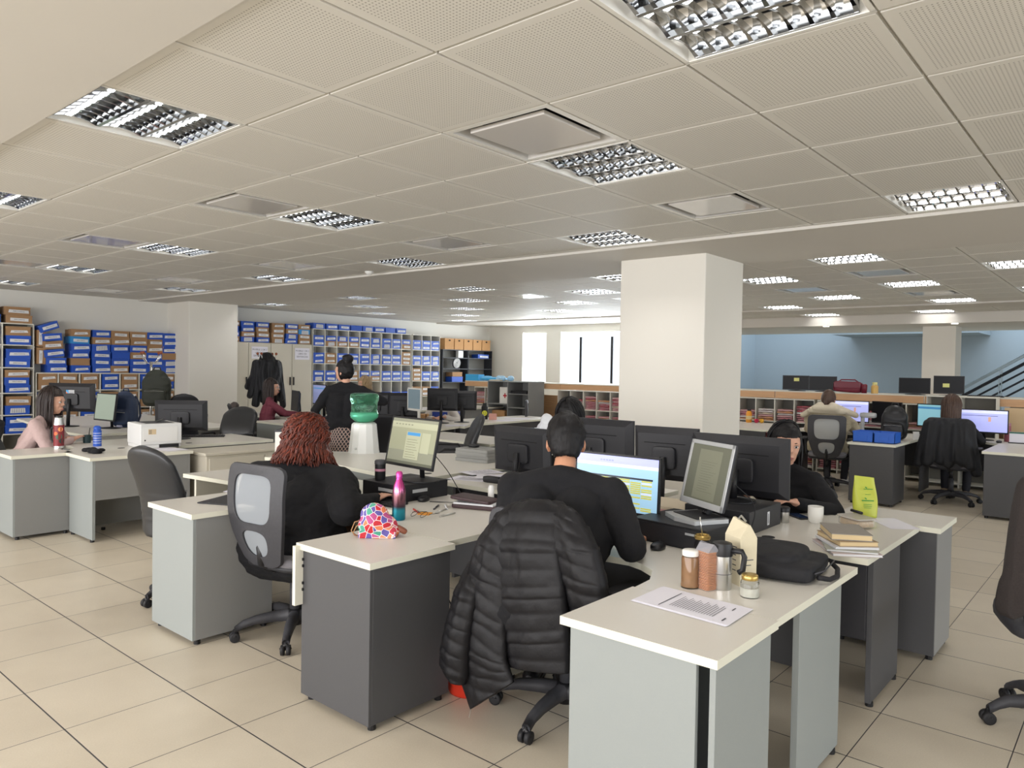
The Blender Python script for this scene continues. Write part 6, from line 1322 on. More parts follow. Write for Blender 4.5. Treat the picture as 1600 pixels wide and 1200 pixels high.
# ================================================================ PEOPLE
def V(*a): return Vector(a)
def rotm(yaw=0, pitch=0, roll=0): return Matrix.Rotation(yaw, 3, 'Z') @ Matrix.Rotation(pitch, 3, 'Y') @ Matrix.Rotation(roll, 3, 'X')
m_skin = mat('skin_light', 'c99a82', 0.55, noise=0.06, nscale=30); m_skin2 = mat('skin_tan', 'b98567', 0.55, noise=0.06, nscale=30)
m_eyew = mat('eye_white', 'd8d2cc', 0.3); m_iris = mat('iris_dark', '1f1410', 0.2); m_lip = mat('lips', 'a2605a', 0.5)
def hairmat(n, c, c2): return mat(n, c, 0.5, noise=0.5, nscale=90, bump=0.5, bscale=120, stretch=(1, 1, 0.25))
m_hblack = mat('black_hair', '0e0c0e', 0.55, noise=0.5, nscale=90, bump=0.6, bscale=150, stretch=(1, 1, 0.25), spec=0.35); m_hdark = hairmat('dark_brown_hair', '251a17', 0); m_hred3 = mat('dark_copper_hair', '56200e', 0.45, noise=0.5, nscale=60); m_hred = mat('copper_red_hair', '6c2812', 0.45, noise=0.55, nscale=60)
m_hred2 = mat('deep_auburn_hair', '481a0e', 0.45, noise=0.5, nscale=60); m_hbrown = hairmat('brown_hair', '4a362b', 0); m_hblond = hairmat('dark_blonde_hair', '97805f', 0)
def ik(Sh, Wr, l1, l2, pole):
    d = Wr-Sh; L = min(d.length, l1+l2-0.005); dn = d.normalized(); a = (l1*l1-l2*l2+L*L)/(2*L); h = math.sqrt(max(0.0, l1*l1-a*a))
    p = pole-dn*pole.dot(dn); p = p.normalized() if p.length > 1e-5 else dn.orthogonal()
    return Sh+dn*a+p*h, Sh+dn*L
def hand(b, W_, f, up, side, mt, curl=0.5, r=0.0085, s=1.0):
    # side=+1 thumb towards f x up
    f = f.normalized(); up = (up-f*up.dot(f)).normalized(); sd = up.cross(f)*side
    b.cap(W_-f*0.01, W_+f*0.025, 0.024*s, 0.026*s, mt, 10)
    c = W_+f*0.05*s
    for q in (-0.026, -0.009, 0.009, 0.026): b.cap(W_+f*0.012+sd*q*0.7, W_+f*0.085*s+sd*q, 0.0125*s, 0.0105*s, mt, 8)
    L = (0.036, 0.042, 0.040, 0.032)
    for i, q in enumerate((0.028, 0.0095, -0.0095, -0.028)):
        p0 = W_+f*0.085*s+sd*q; spread = sd*(q*0.25)
        d1 = (f*math.cos(curl*0.5)-up*math.sin(curl*0.5)+spread*3).normalized(); p1 = p0+d1*L[i]*s
        d2 = (f*math.cos(curl*1.2)-up*math.sin(curl*1.2)+spread).normalized(); p2 = p1+d2*L[i]*0.75*s
        d3 = (f*math.cos(curl*1.7)-up*math.sin(curl*1.7)).normalized(); p3 = p2+d3*L[i]*0.45*s
        b.cap(p0, p1, r*1.05*s, r*s, mt, 8); b.cap(p1, p2, r*s, r*0.92*s, mt, 8); b.cap(p2, p3, r*0.92*s, r*0.8*s, mt, 8)
    t0 = W_+f*0.018+sd*0.022; t1 = t0+(f*0.6+sd*0.8-up*0.15).normalized()*0.040*s; t2 = t1+(f*0.95+sd*0.25-up*0.2).normalized()*0.030*s
    b.cap(t0, t1, 0.013*s, 0.0105*s, mt, 8); b.cap(t1, t2, 0.0105*s, 0.009*s, mt, 8)
def strands(b, Hc, R, n, length, mt, r0=0.004, wave=0.0, freq=40, front=0.9, seed=1, drop=None, radial=1.0, mts=None, spread=0.0):
    rr = random.Random(seed)
    for i in range(n):
        phi = rr.uniform(front, 2*PI-front); th0 = rr.uniform(0.02, 0.9); Ls = length*rr.uniform(0.85, 1.05); pts = []; rs = []
        k = 9; ph = rr.uniform(0, 6); ex = rr.uniform(0.96, 1.06)*radial
        th_end = 1.75
        for j in range(k+1):
            u = j/k; th = th0+(th_end-th0)*min(1, u*1.5)
            p = V(math.cos(phi)*math.sin(th)*0.112*ex, math.sin(phi)*math.sin(th)*0.094*ex, math.cos(th)*0.130*ex)+V(-0.012, 0, 0.012)
            if u > 0.667: q = (u-0.667)/0.333; p += V(math.cos(phi)*spread*q, math.sin(phi)*spread*q, -Ls*q)
            if wave: p += V(math.sin(ph+freq*u)*wave, math.cos(ph*1.3+freq*u*0.9)*wave, 0)
            w = Hc+R@V(p.x, p.y, p.z) if u <= 0.667 else None
            if w is None:
                a = Hc+R@(V(math.cos(phi)*math.sin(th_end)*0.112*ex, math.sin(phi)*math.sin(th_end)*0.094*ex, math.cos(th_end)*0.130*ex)+V(-0.012, 0, 0.012))
                o = R@V(math.cos(phi)*spread*q, math.sin(phi)*spread*q, 0)
                w = a+o+V(0, 0, -Ls*q)
                if wave: w += V(math.sin(ph+freq*u)*wave, math.cos(ph*1.3+freq*u*0.9)*wave, 0)
                if drop: w = drop(w, q)
            pts.append(w); rs.append(r0*(1.0 if u < 0.8 else 1.0-(u-0.8)*3.2))
        b.tube(pts, rs, mts[rr.randrange(len(mts))] if mts else mt, 5)
def head_parts(t, Hc, R, hair, hmat, skin, seed=1, hair_len=0.3, drop=None, eyes=True):
    for s_ in (-1, 1):
        if eyes:
            b = MB(); b.ball(Hc+R@V(0.078, s_*0.031, 0.008), (0.013, 0.0135, 0.010), m_eyew, 12, 8, R); e = b.build('eye', t, smooth=True)
            b = MB(); b.ball(Hc+R@V(0.0875, s_*0.031, 0.008), (0.005, 0.0062, 0.0062), m_iris, 10, 6, R); b.build('iris', e, smooth=True)
            b = MB(); b.tube([Hc+R@V(0.086, s_*0.016, 0.026), Hc+R@V(0.090, s_*0.03, 0.031), Hc+R@V(0.078, s_*0.048, 0.026)], [0.002, 0.003, 0.0015], hmat, 6); b.build('eyebrow', t, smooth=True)
            b = MB(); b.tube([Hc+R@V(0.087, s_*0.016, 0.014), Hc+R@V(0.0905, s_*0.03, 0.0175), Hc+R@V(0.082, s_*0.046, 0.012)], [0.001, 0.0018, 0.001], m_iris, 6); b.build('lashes', t, smooth=True)
    if eyes:
        b = MB(); b.tube([Hc+R@V(0.086, -0.021, -0.056), Hc+R@V(0.096, 0, -0.052), Hc+R@V(0.086, 0.021, -0.056)], [0.002, 0.0055, 0.002], m_lip, 8); b.tube([Hc+R@V(0.086, -0.019, -0.058), Hc+R@V(0.094, 0, -0.062), Hc+R@V(0.086, 0.019, -0.058)], [0.002, 0.006, 0.002], m_lip, 8); b.build('lips', t, smooth=True)
    # hair
    b = MB()
    short = hair == 'short'
    b.ball(Hc+R@V(-0.012, 0, 0.020), (0.108, 0.088, 0.118), hmat, 24, 16, R)
    if short:
        b.ball(Hc+R@V(0.008, 0, 0.062), (0.098, 0.086, 0.078), hmat, 20, 12, R); b.ball(Hc+R@V(-0.045, 0, -0.02), (0.068, 0.072, 0.075), hmat, 16, 10, R)
        for i in range(70):
            rr = random.Random(i+100); a = rr.uniform(0, 2*PI); th = rr.uniform(0, 1.3)
            p = V(math.cos(a)*math.sin(th)*0.106-0.01, math.sin(a)*math.sin(th)*0.088, math.cos(th)*0.130+0.02); d = V(-p.y*0.4+rr.uniform(-0.02, 0.02), p.x*0.5, -0.015)
            b.cap(Hc+R@(p*0.93), Hc+R@(p*0.93+d*0.5), 0.009, 0.006, hmat, 6)
    def dent(v):
        l = R.inverted()@(v-Hc)
        if l.x > 0.02 and l.z < 0.062-0.25*max(0, 0.05-l.x)+ (0.0 if abs(l.y) < 0.06 else 0.0):
            k = min(1, (l.x-0.02)/0.03); l = l*(1-0.30*k)
        if short and l.z < -0.075: l *= 0.8
        elif short and l.z < 0.022 and abs(l.y) > 0.050 and l.x > -0.045: l = V(l.x, l.y*0.72, l.z)
        n = _nz.noise(l*40)*0.004; l += l.normalized()*n
        return Hc+R@l
    if hair == 'bun': b.ball(Hc+R@V(-0.055, 0, 0.135), (0.060, 0.060, 0.052), hmat, 16, 10, R); [b.ball(Hc+R@V(-0.055+0.045*math.cos(i), 0.045*math.sin(i), 0.135+0.03*math.sin(i*2.3)), 0.022, hmat, 8, 6) for i in range(7)]
    if hair in ('ponytail',): b.cap(Hc+R@V(-0.10, 0, 0.0), Hc+R@V(-0.12, 0, -0.05)+V(0, 0, -0.06), 0.028, 0.018, hmat, 8)
    h = link_mesh('hair', remesh(b, 0.006, 2, 'hair', hmat, dent), t)
    b = MB()
    if hair == 'long': strands(b, Hc, R, 170, hair_len, hmat, 0.0085, 0.004, 7, 1.05, seed, drop)
    if hair == 'tied': strands(b, Hc, R, 130, hair_len, hmat, 0.008, 0.006, 9, 1.75, seed, drop)
    if hair == 'bob': strands(b, Hc, R, 200, hair_len, hmat, 0.010, 0.002, 5, 0.75, seed, drop, 0.98)
    if hair == 'curly': strands(b, Hc, R, 420, hair_len, hmat, 0.0060, 0.019, 22, 0.70, seed, drop, 1.13, [m_hred, m_hred2, m_hred3], 0.065)
    if hair == 'wavy': strands(b, Hc, R, 170, hair_len, hmat, 0.0075, 0.008, 12, 0.9, seed, drop, 1.05, None, 0.02)
    if b.v: b.build('hair_strands', h, smooth=True)
    return h
def person(label, loc, rz, head=(0.06, 0, 1.19), hyaw=0, hpitch=0, hroll=0, lean=None, wide=1.0, skin=None, top=m_darkcloth, bottom=None, hair='short', hmat=None, hair_len=0.3, wl=None, wr=None, polel=(-0.3, 1, -0.6), poler=(-0.3, -1, -0.6), legs='sit', bulk=0.0, drop=None, curl=0.5, topname='sweater', vox=0.0075, eyes=True, seed=1, hipz=0.54, hu=(0, 0, 1), sleeve=1.0, foldk=1.0, neckhi=0.0, hupl=None, hupr=None, shoes=None, hipx=0.0, shdrop=0.0):
    skin = skin or m_skin; bottom = bottom or mat('dark_trousers', '1b1b22', 0.8); hmat = hmat or m_hdark
    t = None
    Hc = V(*head); R = rotm(hyaw, hpitch, hroll) @ Matrix.Diagonal((1.09, 1.09, 1.09))
    hip = V(hipx, 0, hipz); nb = Hc+R@V(-0.025, 0, -0.095)            # skull base
    ntop = nb; shc = nb+(hip-nb).normalized()*0.095+V(0, 0, -0.005-shdrop)  # between the shoulders
    sw = 0.165*wide
    SL = shc+V(-0.005, sw, -0.02); SR = shc+V(-0.005, -sw, -0.02)
    wl = V(*(wl or (0.38, 0.12, 0.76))); wr = V(*(wr or (0.38, -0.12, 0.76)))
    EL, wl = ik(SL, wl, 0.285, 0.255, V(*polel)); ER, wr = ik(SR, wr, 0.285, 0.255, V(*poler))
    def torso(b, k, mt):
        mid = hip.lerp(shc, 0.5)+V(-0.02, 0, 0)
        b.cap(hip+V(0, 0.07*wide, 0), hip+V(0, -0.07*wide, 0), 0.118*wide**0.5+k+bulk, 0.118*wide**0.5+k+bulk, mt, 16)
        b.cap(hip+V(0, 0.055*wide, 0.03), mid+V(0, 0.055*wide, 0), 0.112+k+bulk, 0.108+k+bulk, mt, 16); b.cap(hip+V(0, -0.055*wide, 0.03), mid+V(0, -0.055*wide, 0), 0.112+k+bulk, 0.108+k+bulk, mt, 16)
        c = shc+(hip-shc).normalized()*0.13
        b.cap(mid+V(0, 0.06*wide, 0), c+V(0, 0.072*wide, 0), 0.108+k+bulk, 0.105+k+bulk*0.8, mt, 16); b.cap(mid+V(0, -0.06*wide, 0), c+V(0, -0.072*wide, 0), 0.108+k+bulk, 0.105+k+bulk*0.8, mt, 16)
        b.cap(SL+V(0, -0.03, -0.01), SR+V(0, 0.03, -0.01), 0.062+k+bulk*0.5, 0.062+k+bulk*0.5, mt, 14)
        for Sx in (SL, SR): b.cap(Sx+V(0, 0, -0.01), shc+V(0, 0, 0.045), 0.058+k+bulk*0.6, 0.050+k+bulk*0.3, mt, 12); b.cap(Sx+V(0, 0, -0.08), hip+V(0, (Sx.y-shc.y)*0.55, 0.12), 0.06+k+bulk*0.8, 0.08+k+bulk, mt, 12); b.cap(Sx+V(0, 0, -0.02), c+V(0, (Sx.y-shc.y)*0.5, 0), 0.06+k, 0.09+k, mt, 12)
    def arms(b, k, mt, end=1.0):
        for Sx, Ex, Wx in ((SL, EL, wl), (SR, ER, wr)):
            b.cap(Sx, Ex, 0.052*wide**0.6+k*1.5+bulk*0.3, 0.042*wide**0.6+k*1.3+bulk*0.25, mt, 14); b.cap(Ex, Ex.lerp(Wx, end), 0.042*wide**0.6+k*1.2+bulk*0.25, 0.029+k*0.9+(1-end)*0.01, mt, 14)
    KN = []
    def legsf(b, k, mt):
        for s_ in (-1, 1):
            if legs == 'sit': h_, kn, an = V(hip.x, s_*0.09*wide, hipz-0.03), V(hip.x+0.42, s_*0.13, 0.50), V(hip.x+0.36+0.05*s_, s_*0.13, 0.10)
            else: h_, kn, an = V(hip.x, s_*0.09, hipz-0.03), V(hip.x+0.03, s_*0.085, 0.48), V(hip.x-0.01, s_*0.08, 0.09)
            b.cap(h_, kn, 0.088*wide**0.5+k, 0.060+k, mt, 14); b.cap(kn, an, 0.058+k, 0.042+k*1.2, mt, 14)
            if len(KN) < 2: KN.append(an)
    b = MB(); torso(b, -0.012, skin); arms(b, -0.004, skin); legsf(b, -0.008, skin)
    b.cap(nb+V(0, 0, 0.02), shc+V(0, 0, 0.01), 0.050, 0.056, skin, 14)
    b.ball(Hc+R@V(0, 0, 0.018), (0.092, 0.074, 0.103), skin, 24, 16, R); b.ball(Hc+R@V(0.028, 0, -0.040), (0.058, 0.052, 0.066), skin, 20, 12, R); b.ball(Hc+R@V(0.045, 0, -0.082), (0.030, 0.028, 0.022), skin, 14, 8, R)
    b.ball(Hc+R@V(0.055, 0.03, -0.025), (0.028, 0.022, 0.024), skin, 12, 8, R); b.ball(Hc+R@V(0.055, -0.03, -0.025), (0.028, 0.022, 0.024), skin, 12, 8, R)
    b.cap(Hc+R@V(0.086, 0, 0.015), Hc+R@V(0.099, 0, -0.016), 0.007, 0.0105, skin, 8); b.ball(Hc+R@V(0.092, 0.009, -0.019), 0.007, skin, 8, 6); b.ball(Hc+R@V(0.092, -0.009, -0.019), 0.007, skin, 8, 6)
    b.cap(Hc+R@V(0.080, -0.04, 0.026), Hc+R@V(0.080, 0.04, 0.026), 0.012, 0.012, skin, 8); b.ball(Hc+R@V(0.085, 0, -0.056), (0.012, 0.022, 0.012), skin, 10, 8, R)
    for s_ in (-1, 1):
        b.ball(Hc+R@V(-0.008, s_*0.077, -0.008), (0.018, 0.009, 0.031), skin, 12, 8, R @ rotm(s_*-0.4, 0.15, 0)); b.ball(Hc+R@V(-0.002, s_*0.075, -0.032), (0.010, 0.007, 0.011), skin, 8, 6, R)
    for Ex, Wx, s_, hp in ((EL, wl, 1, hupl), (ER, wr, -1, hupr)):
        f = (Wx-Ex).normalized(); 
        if hp is None: f = (f+V(0.3, 0, 0)*0).normalized()
        hand(b, Wx, f, V(*(hp or hu)), -s_, skin, curl)
    def safe(v):
        v = v.copy(); v.z = max(0.05, v.z); return v
    me = remesh(b, vox, 3, 'person', skin, safe); t = link_mesh('person', me); tag(t, label, 'person'); t.location = loc; t.rotation_euler = (0, 0, rz)
    t['origin_note'] = 'seated' if legs == 'sit' else 'standing'; del t['origin_note']
    b = MB(); torso(b, 0.006, top); arms(b, 0.007, top, sleeve)
    b.cap(shc+V(0, 0, 0.02), shc.lerp(nb, 0.45+neckhi), 0.066, 0.060-neckhi*0.006, top, 14)
    def fold(v):
        n = _nz.noise(V(v.x*9, v.y*9, v.z*16+seed))*0.010*foldk+_nz.noise(V(v.x*30, v.y*30, v.z*42))*0.004*foldk
        d = V(v.x-hip.x, v.y, 0); d = d.normalized() if d.length > 0.01 else V(0, 0, 0); return v+d*n
    tp = link_mesh(topname, remesh(b, 0.009, 3, topname, top, fold), t)
    if bottom != 'skirt':
        b = MB(); b.cap(hip+V(0, 0.06*wide, -0.02), hip+V(0, -0.06*wide, -0.02), 0.115+bulk, 0.115+bulk, bottom, 14); legsf(b, 0.004, bottom); link_mesh('trousers', remesh(b, 0.011, 3, 'trousers', bottom), t)
    for an in KN[:2]:
        b = MB(); sm = shoes or m_black; b.cap(an+V(-0.02, 0, -0.05), an+V(0.14, 0, -0.058), 0.042, 0.036, sm, 12); b.box((an.x-0.06, an.y-0.036, 0.001), (an.x+0.17, an.y+0.036, 0.022), sm)
        b.M = Matrix(); b.build('shoe', t, smooth=False); auto(t.children[-1], 60)
    head_parts(t, Hc, R, hair, hmat, skin, seed, hair_len, drop, eyes)
    return t
def to_local(loc, rz, p):
    q = Vector(p)-Vector(loc); c, s_ = math.cos(-rz), math.sin(-rz); return (q.x*c-q.y*s_, q.x*s_+q.y*c, q.z)
# --- the man in the foreground
L0 = (0.86, -3.50, 0); r0 = 0.42
P_ = lambda p, L=L0, r_=r0: to_local(L, r_, p)
person('person in a black sweater, seen from behind, short black hair, facing the spreadsheet', L0, r0, head=P_((1.22, -3.37, 1.205)), hyaw=0.22, hpitch=0.30, wide=1.42, bulk=0.022, hair='short', hmat=m_hblack, skin=m_skin2,
       wl=P_((1.42, -3.18, 0.775)), wr=P_((1.34, -3.70, 0.775)), polel=(-0.1, 1, -0.5), poler=(-0.2, -0.55, -1), vox=0.0065, hipz=0.53, curl=0.35, shdrop=0.015)
# --- the red-haired woman
L1 = (0.83, -1.62, 0); r1 = 0.35
person('person with copper red curls in a loose black sweater, seen from behind', L1, r1, head=to_local(L1, r1, (1.01, -1.535, 1.085)), hyaw=-0.1, hpitch=0.15, wide=1.75, bulk=0.085, hair='curly', hmat=m_hred2, hair_len=0.13,
       wl=to_local(L1, r1, (1.28, -1.35, 0.775)), wr=to_local(L1, r1, (1.16, -2.02, 0.775)), polel=(-0.3, 1, -0.4), poler=(-0.5, -1, -0.5), hipz=0.52, seed=3, bottom=mat('leopard_trousers', '6a4a34', 0.8, noise=0.9, nscale=90), foldk=1.3, shdrop=0.02)
# --- woman behind the monitor pair, head bowed
L2 = (3.38, -1.97, 0)
person('person with straight black hair bowing behind the wide monitor backs', L2, PI, head=to_local(L2, PI, (3.22, -1.93, 1.175)), hpitch=0.42, hyaw=0.1, hair='bob', hmat=m_hblack, hair_len=0.12, wl=to_local(L2, PI, (2.98, -2.3, 0.78)), wr=to_local(L2, PI, (2.80, -1.84, 0.775)), top=mat('pale_knit', 'b9b4ae', 0.8), poler=(0.2, -1, -0.2), seed=5, curl=0.6)
# --- woman peeking past the big monitor
L3 = (3.20, -3.76, 0)
person('person in black peeking past the edge of the big monitor', L3, PI, head=to_local(L3, PI, (3.02, -3.765, 1.10)), hyaw=0.62, hpitch=0.08, hair='tied', hmat=m_hblack, hair_len=0.20, wl=to_local(L3, PI, (2.72, -3.96, 0.80)), wr=to_local(L3, PI, (2.80, -3.60, 0.80)), wide=1.05, seed=6, skin=m_skin, neckhi=0.1)
# --- woman in pink, left
L4 = (0.78, 2.86, 0); r4 = -0.72
person('person with long dark hair and pale pink sweater, in profile at left', L4, r4, head=to_local(L4, r4, (0.96, 2.735, 1.15)), hyaw=-0.05, hpitch=0.08, hair='long', hmat=m_hdark, hair_len=0.24, top=mat('pale_pink_knit', 'b49c98', 0.85, noise=0.1, nscale=80), wl=to_local(L4, r4, (1.12, 2.78, 0.775)), wr=to_local(L4, r4, (1.08, 2.60, 0.775)), seed=7, curl=0.3, wide=1.1)
# --- woman in plum
L5 = (4.12, 3.62, 0); r5 = -0.55
L5 = (4.52, 4.72, 0)
person('person in a plum blouse with long dark hair, seated before a black monitor', L5, r5, head=to_local(L5, r5, (4.65, 4.80, 1.19)), hyaw=-0.35, hpitch=0.0, hair='long', hmat=m_hdark, hair_len=0.26, top=mat('plum_blouse', '6a2c3a', 0.75, noise=0.2, nscale=60), wl=to_local(L5, r5, (5.0, 4.72, 0.79)), wr=to_local(L5, r5, (4.95, 4.50, 0.79)), seed=8, vox=0.009)
# --- standing woman
L6 = (3.62, 1.62, 0); r6 = 0.85
t6 = person('person standing in a black sweater and diamond print skirt, hair in bun', L6, r6, head=to_local(L6, r6, (3.66, 1.66, 1.485)), hyaw=1.05, hpitch=0.05, hair='bun', hmat=m_hblack, legs='stand', hipz=0.90, wl=(0.06, 0.27, 0.80), wr=(0.20, -0.24, 1.12), polel=(-0.5, 0.6, 0), poler=(-0.1, -1, -0.25), wide=1.12, bottom='skirt', seed=9, vox=0.009, curl=0.7, skin=m_skin)
b = MB(); n = 30; vs = []
for j in range(14):
    u = j/13; z = 0.94-0.56*u
    for i in range(n): a = 2*PI*i/n; rr_ = (0.125+0.095*u)*(1+0.06*math.sin(a*7+u*2)*u); vs.append((rr_*0.85*math.cos(a), rr_*math.sin(a)*(1.12-0.1*u), z))
b.add(vs, [(i*n+j, i*n+(j+1) % n, (i+1)*n+(j+1) % n, (i+1)*n+j) for i in range(13) for j in range(n)], m_skirt); b.build('skirt', t6, smooth=True)
t = thing('document', 'folded white paper held by the standing person', 'paper', (3.93, 1.56, 1.08), 0.9); b = MB(); b.cbox((0, 0, 0), (0.004, 0.15, 0.10), m_paper, ry=0.3, rx=0.5); b.build('sheet', t)
# --- blonde woman
L7 = (7.2, 5.72, 0)
person('person with dark blonde wavy hair, half hidden behind black monitors', L7, 2.5, head=to_local(L7, 2.5, (7.12, 5.70, 1.21)), hair='wavy', hmat=m_hblond, hair_len=0.14, top=mat('dark_teal_top', '2a3038', 0.8), seed=10, vox=0.010, hyaw=0.4)
# --- hidden person with the pointing hand
L8 = (6.55, 2.98, 0)
person('person mostly hidden by monitors, white sleeve and hand by the blue baskets', L8, 3.75, head=to_local(L8, 3.75, (6.42, 2.90, 1.08)), hpitch=0.5, hair='short', hmat=m_hdark, top=mat('cream_shirt', 'c9c2ba', 0.8), wl=to_local(L8, 3.75, (6.28, 2.62, 0.79)), wr=to_local(L8, 3.75, (6.12, 2.75, 0.78)), seed=11, vox=0.010)
# --- woman in the cream hood
L9 = (8.95, -2.15, 0)
m_hoodc = mat('cream_padded_coat', 'b3a88f', 0.8, noise=0.1, nscale=20)
t9 = person('person in a cream hooded coat seen from behind on a mesh chair', L9, 0.0, head=to_local(L9, 0, (9.10, -2.10, 1.185)), hpitch=0.25, hair='ponytail', hmat=m_hbrown, top=m_hoodc, topname='coat', wide=1.35, bulk=0.03, seed=12, vox=0.010, wl=(0.42, 0.15, 0.78), wr=(0.42, -0.15, 0.78), foldk=2.0, shoes=m_white)
b = MB()
for a0, a1, z0_, z1_, r_ in (((-0.10, 0.08, 1.12), (-0.02, 0.34, 0.97), 0, 0, 0.05), ((-0.10, -0.08, 1.12), (-0.02, -0.36, 1.00), 0, 0, 0.05), ((-0.13, -0.14, 1.08), (-0.13, 0.14, 1.08), 0, 0, 0.055), ((-0.11, -0.22, 1.04), (-0.12, 0.22, 1.04), 0, 0, 0.04)): b.cap(V(*a0), V(*a1), r_, r_*0.8, m_hoodc, 12)
link_mesh('hood', remesh(b, 0.012, 3, 'hood', mat('cream_fleece', 'cdc3ae', 0.95, bump=0.5, bscale=200)), t9)
# --- woman with long hair at right
L10 = (9.02, -3.62, 0)
person('person with long brown hair facing the wide lilac monitor at right', L10, 0.0, head=to_local(L10, 0, (9.12, -3.60, 1.16)), hpitch=0.15, hair='long', hmat=m_hbrown, hair_len=0.30, top=mat('black_coat_top', '141418', 0.85), wide=1.1, seed=13, vox=0.010, shoes=mat('beige_shoes', '8a7a66', 0.7))

# ================================================================ COATS AND JACKETS
m_puff = mat('black_quilted_nylon', '0f0e11', 0.55, noise=0.15, nscale=20, bump=0.25, bscale=90, spec=0.35)
def quilt(b, rows, mt, nseg=22, puff=0.015, thick=0.03, pitch=0.060, skew=0.0, sub=9, crease=None):
    # rows: stations from the top: (left point, right point, thickness); a padded panel with stitched horizontal channels
    pts = [(V(*a), V(*c), th) for a, c, th in rows]
    tot = [0]
    for i in range(1, len(pts)): tot.append(tot[-1]+((pts[i][0]+pts[i][1])/2-(pts[i-1][0]+pts[i-1][1])/2).length)
    L = tot[-1]; K = max(12, int(L/pitch*sub)); F = []; Bk = []
    def station(s_):
        for i in range(1, len(pts)):
            if s_ <= tot[i]+1e-9: u = (s_-tot[i-1])/(tot[i]-tot[i-1]); u2 = u*u*(3-2*u)*0.5+u*0.5; return pts[i-1][0].lerp(pts[i][0], u2), pts[i-1][1].lerp(pts[i][1], u2), pts[i-1][2]*(1-u)+pts[i][2]*u
        return pts[-1]
    for k in range(K+1):
        s_ = L*k/K; a, c, th = station(s_); a2, c2, _ = station(min(L, s_+0.02)); dn = ((a2+c2)-(a+c)); dn = dn.normalized() if dn.length > 1e-6 else V(0, 0, -1)
        w = (c-a).normalized(); nrm = w.cross(dn).normalized()
        for i in range(nseg+1):
            q = i/nseg; p = a.lerp(c, q); e = math.sqrt(max(0.0, 1-(2*q-1)**2*0.96))
            sq = s_+skew*(q-0.5)*(c-a).length; ph = abs(math.sin(PI*sq/pitch)); pf = puff*(ph**0.38)*e
            wr_ = 0.004*_nz.noise(V(q*14, s_*22, 3.1))+0.010*_nz.noise(V(q*3.5, s_*4, 1.7))
            if crease: wr_ += crease(q, s_)
            F.append(p+nrm*(th*e*0.5+pf+wr_)); Bk.append(p-nrm*(th*e*0.5+pf*0.6-wr_))
    n1 = nseg+1; N = len(F); fs = []
    for k in range(K):
        for i in range(nseg):
            a = k*n1+i; fs.append((a, a+1, a+n1+1, a+n1)); fs.append((N+a, N+a+n1, N+a+n1+1, N+a+1))
        fs.append((k*n1, (k+1)*n1, N+(k+1)*n1, N+k*n1)); fs.append((k*n1+nseg, N+k*n1+nseg, N+(k+1)*n1+nseg, (k+1)*n1+nseg))
    for i in range(nseg): fs.append((i, N+i, N+i+1, i+1)); a = K*n1+i; fs.append((a, a+1, N+a+1, N+a))
    b.add(F+Bk, fs, mt)
t = thing('puffer_jacket', 'black quilted puffer jacket hung over the nearest office chair', 'jacket', (0.74, -3.40, 0), 0)
o_ = V(0.74, -3.40, 0)
def X_(px, py, x): return onx(px, py, x)-o_
def row(x, l, r_, th): return (tuple(X_(l[0], l[1], x)), tuple(X_(r_[0], r_[1], x)), th)
b = MB(); quilt(b, [row(0.84, (798, 792), (886, 792), 0.05), row(0.78, (786, 800), (884, 802), 0.09), row(0.73, (776, 850), (876, 855), 0.10), row(0.72, (772, 930), (884, 930), 0.09), row(0.72, (778, 1000), (888, 1000), 0.08), row(0.72, (778, 1036), (889, 1052), 0.06)], m_puff, 26); b.build('back_panel', t, smooth=True)
b = MB(); quilt(b, [row(0.84, (842, 790), (890, 796), 0.06), row(0.79, (856, 800), (918, 822), 0.10), row(0.76, (866, 850), (934, 858), 0.11), row(0.76, (880, 905), (948, 915), 0.10), row(0.76, (890, 950), (950, 938), 0.07), row(0.77, (893, 985), (925, 962), 0.05)], m_puff, 20, skew=-0.25); b.build('right_sleeve', t, smooth=True)
b = MB(); quilt(b, [row(0.84, (792, 796), (834, 790), 0.05), row(0.77, (776, 812), (812, 804), 0.08), row(0.72, (748, 850), (796, 850), 0.09), row(0.70, (728, 905), (792, 910), 0.08), row(0.68, (716, 960), (790, 975), 0.07), row(0.67, (706, 1010), (790, 1030), 0.06), row(0.67, (722, 1064), (796, 1048), 0.05), row(0.67, (736, 1108), (802, 1066), 0.04)], m_puff, 24, skew=-0.45); b.build('left_panel', t, smooth=True)
b = MB(); quilt(b, [row(0.80, (770, 850), (778, 852), 0.03), row(0.73, (736, 880), (764, 888), 0.06), row(0.66, (714, 925), (748, 935), 0.09), row(0.64, (700, 970), (738, 985), 0.09), row(0.63, (691, 1010), (732, 1030), 0.09), row(0.63, (690, 1035), (730, 1058), 0.08), row(0.63, (700, 1056), (726, 1070), 0.05)], m_puff, 16, skew=-0.2, pitch=0.055); b.build('left_sleeve', t, smooth=True)
b = MB(); quilt(b, [row(0.84, (800, 793), (884, 793), 0.03), row(0.88, (804, 791), (884, 791), 0.04), row(0.92, (812, 840), (880, 840), 0.05), row(0.92, (800, 930), (890, 930), 0.05), row(0.92, (800, 1000), (890, 1000), 0.04)], m_puff, 16); b.build('lining_side', t, smooth=True)
b = MB(); b.tube([X_(736, 1108, 0.665), X_(733, 1121, 0.665)], 0.002, m_steel, 6); b.build('zip_pull', t)
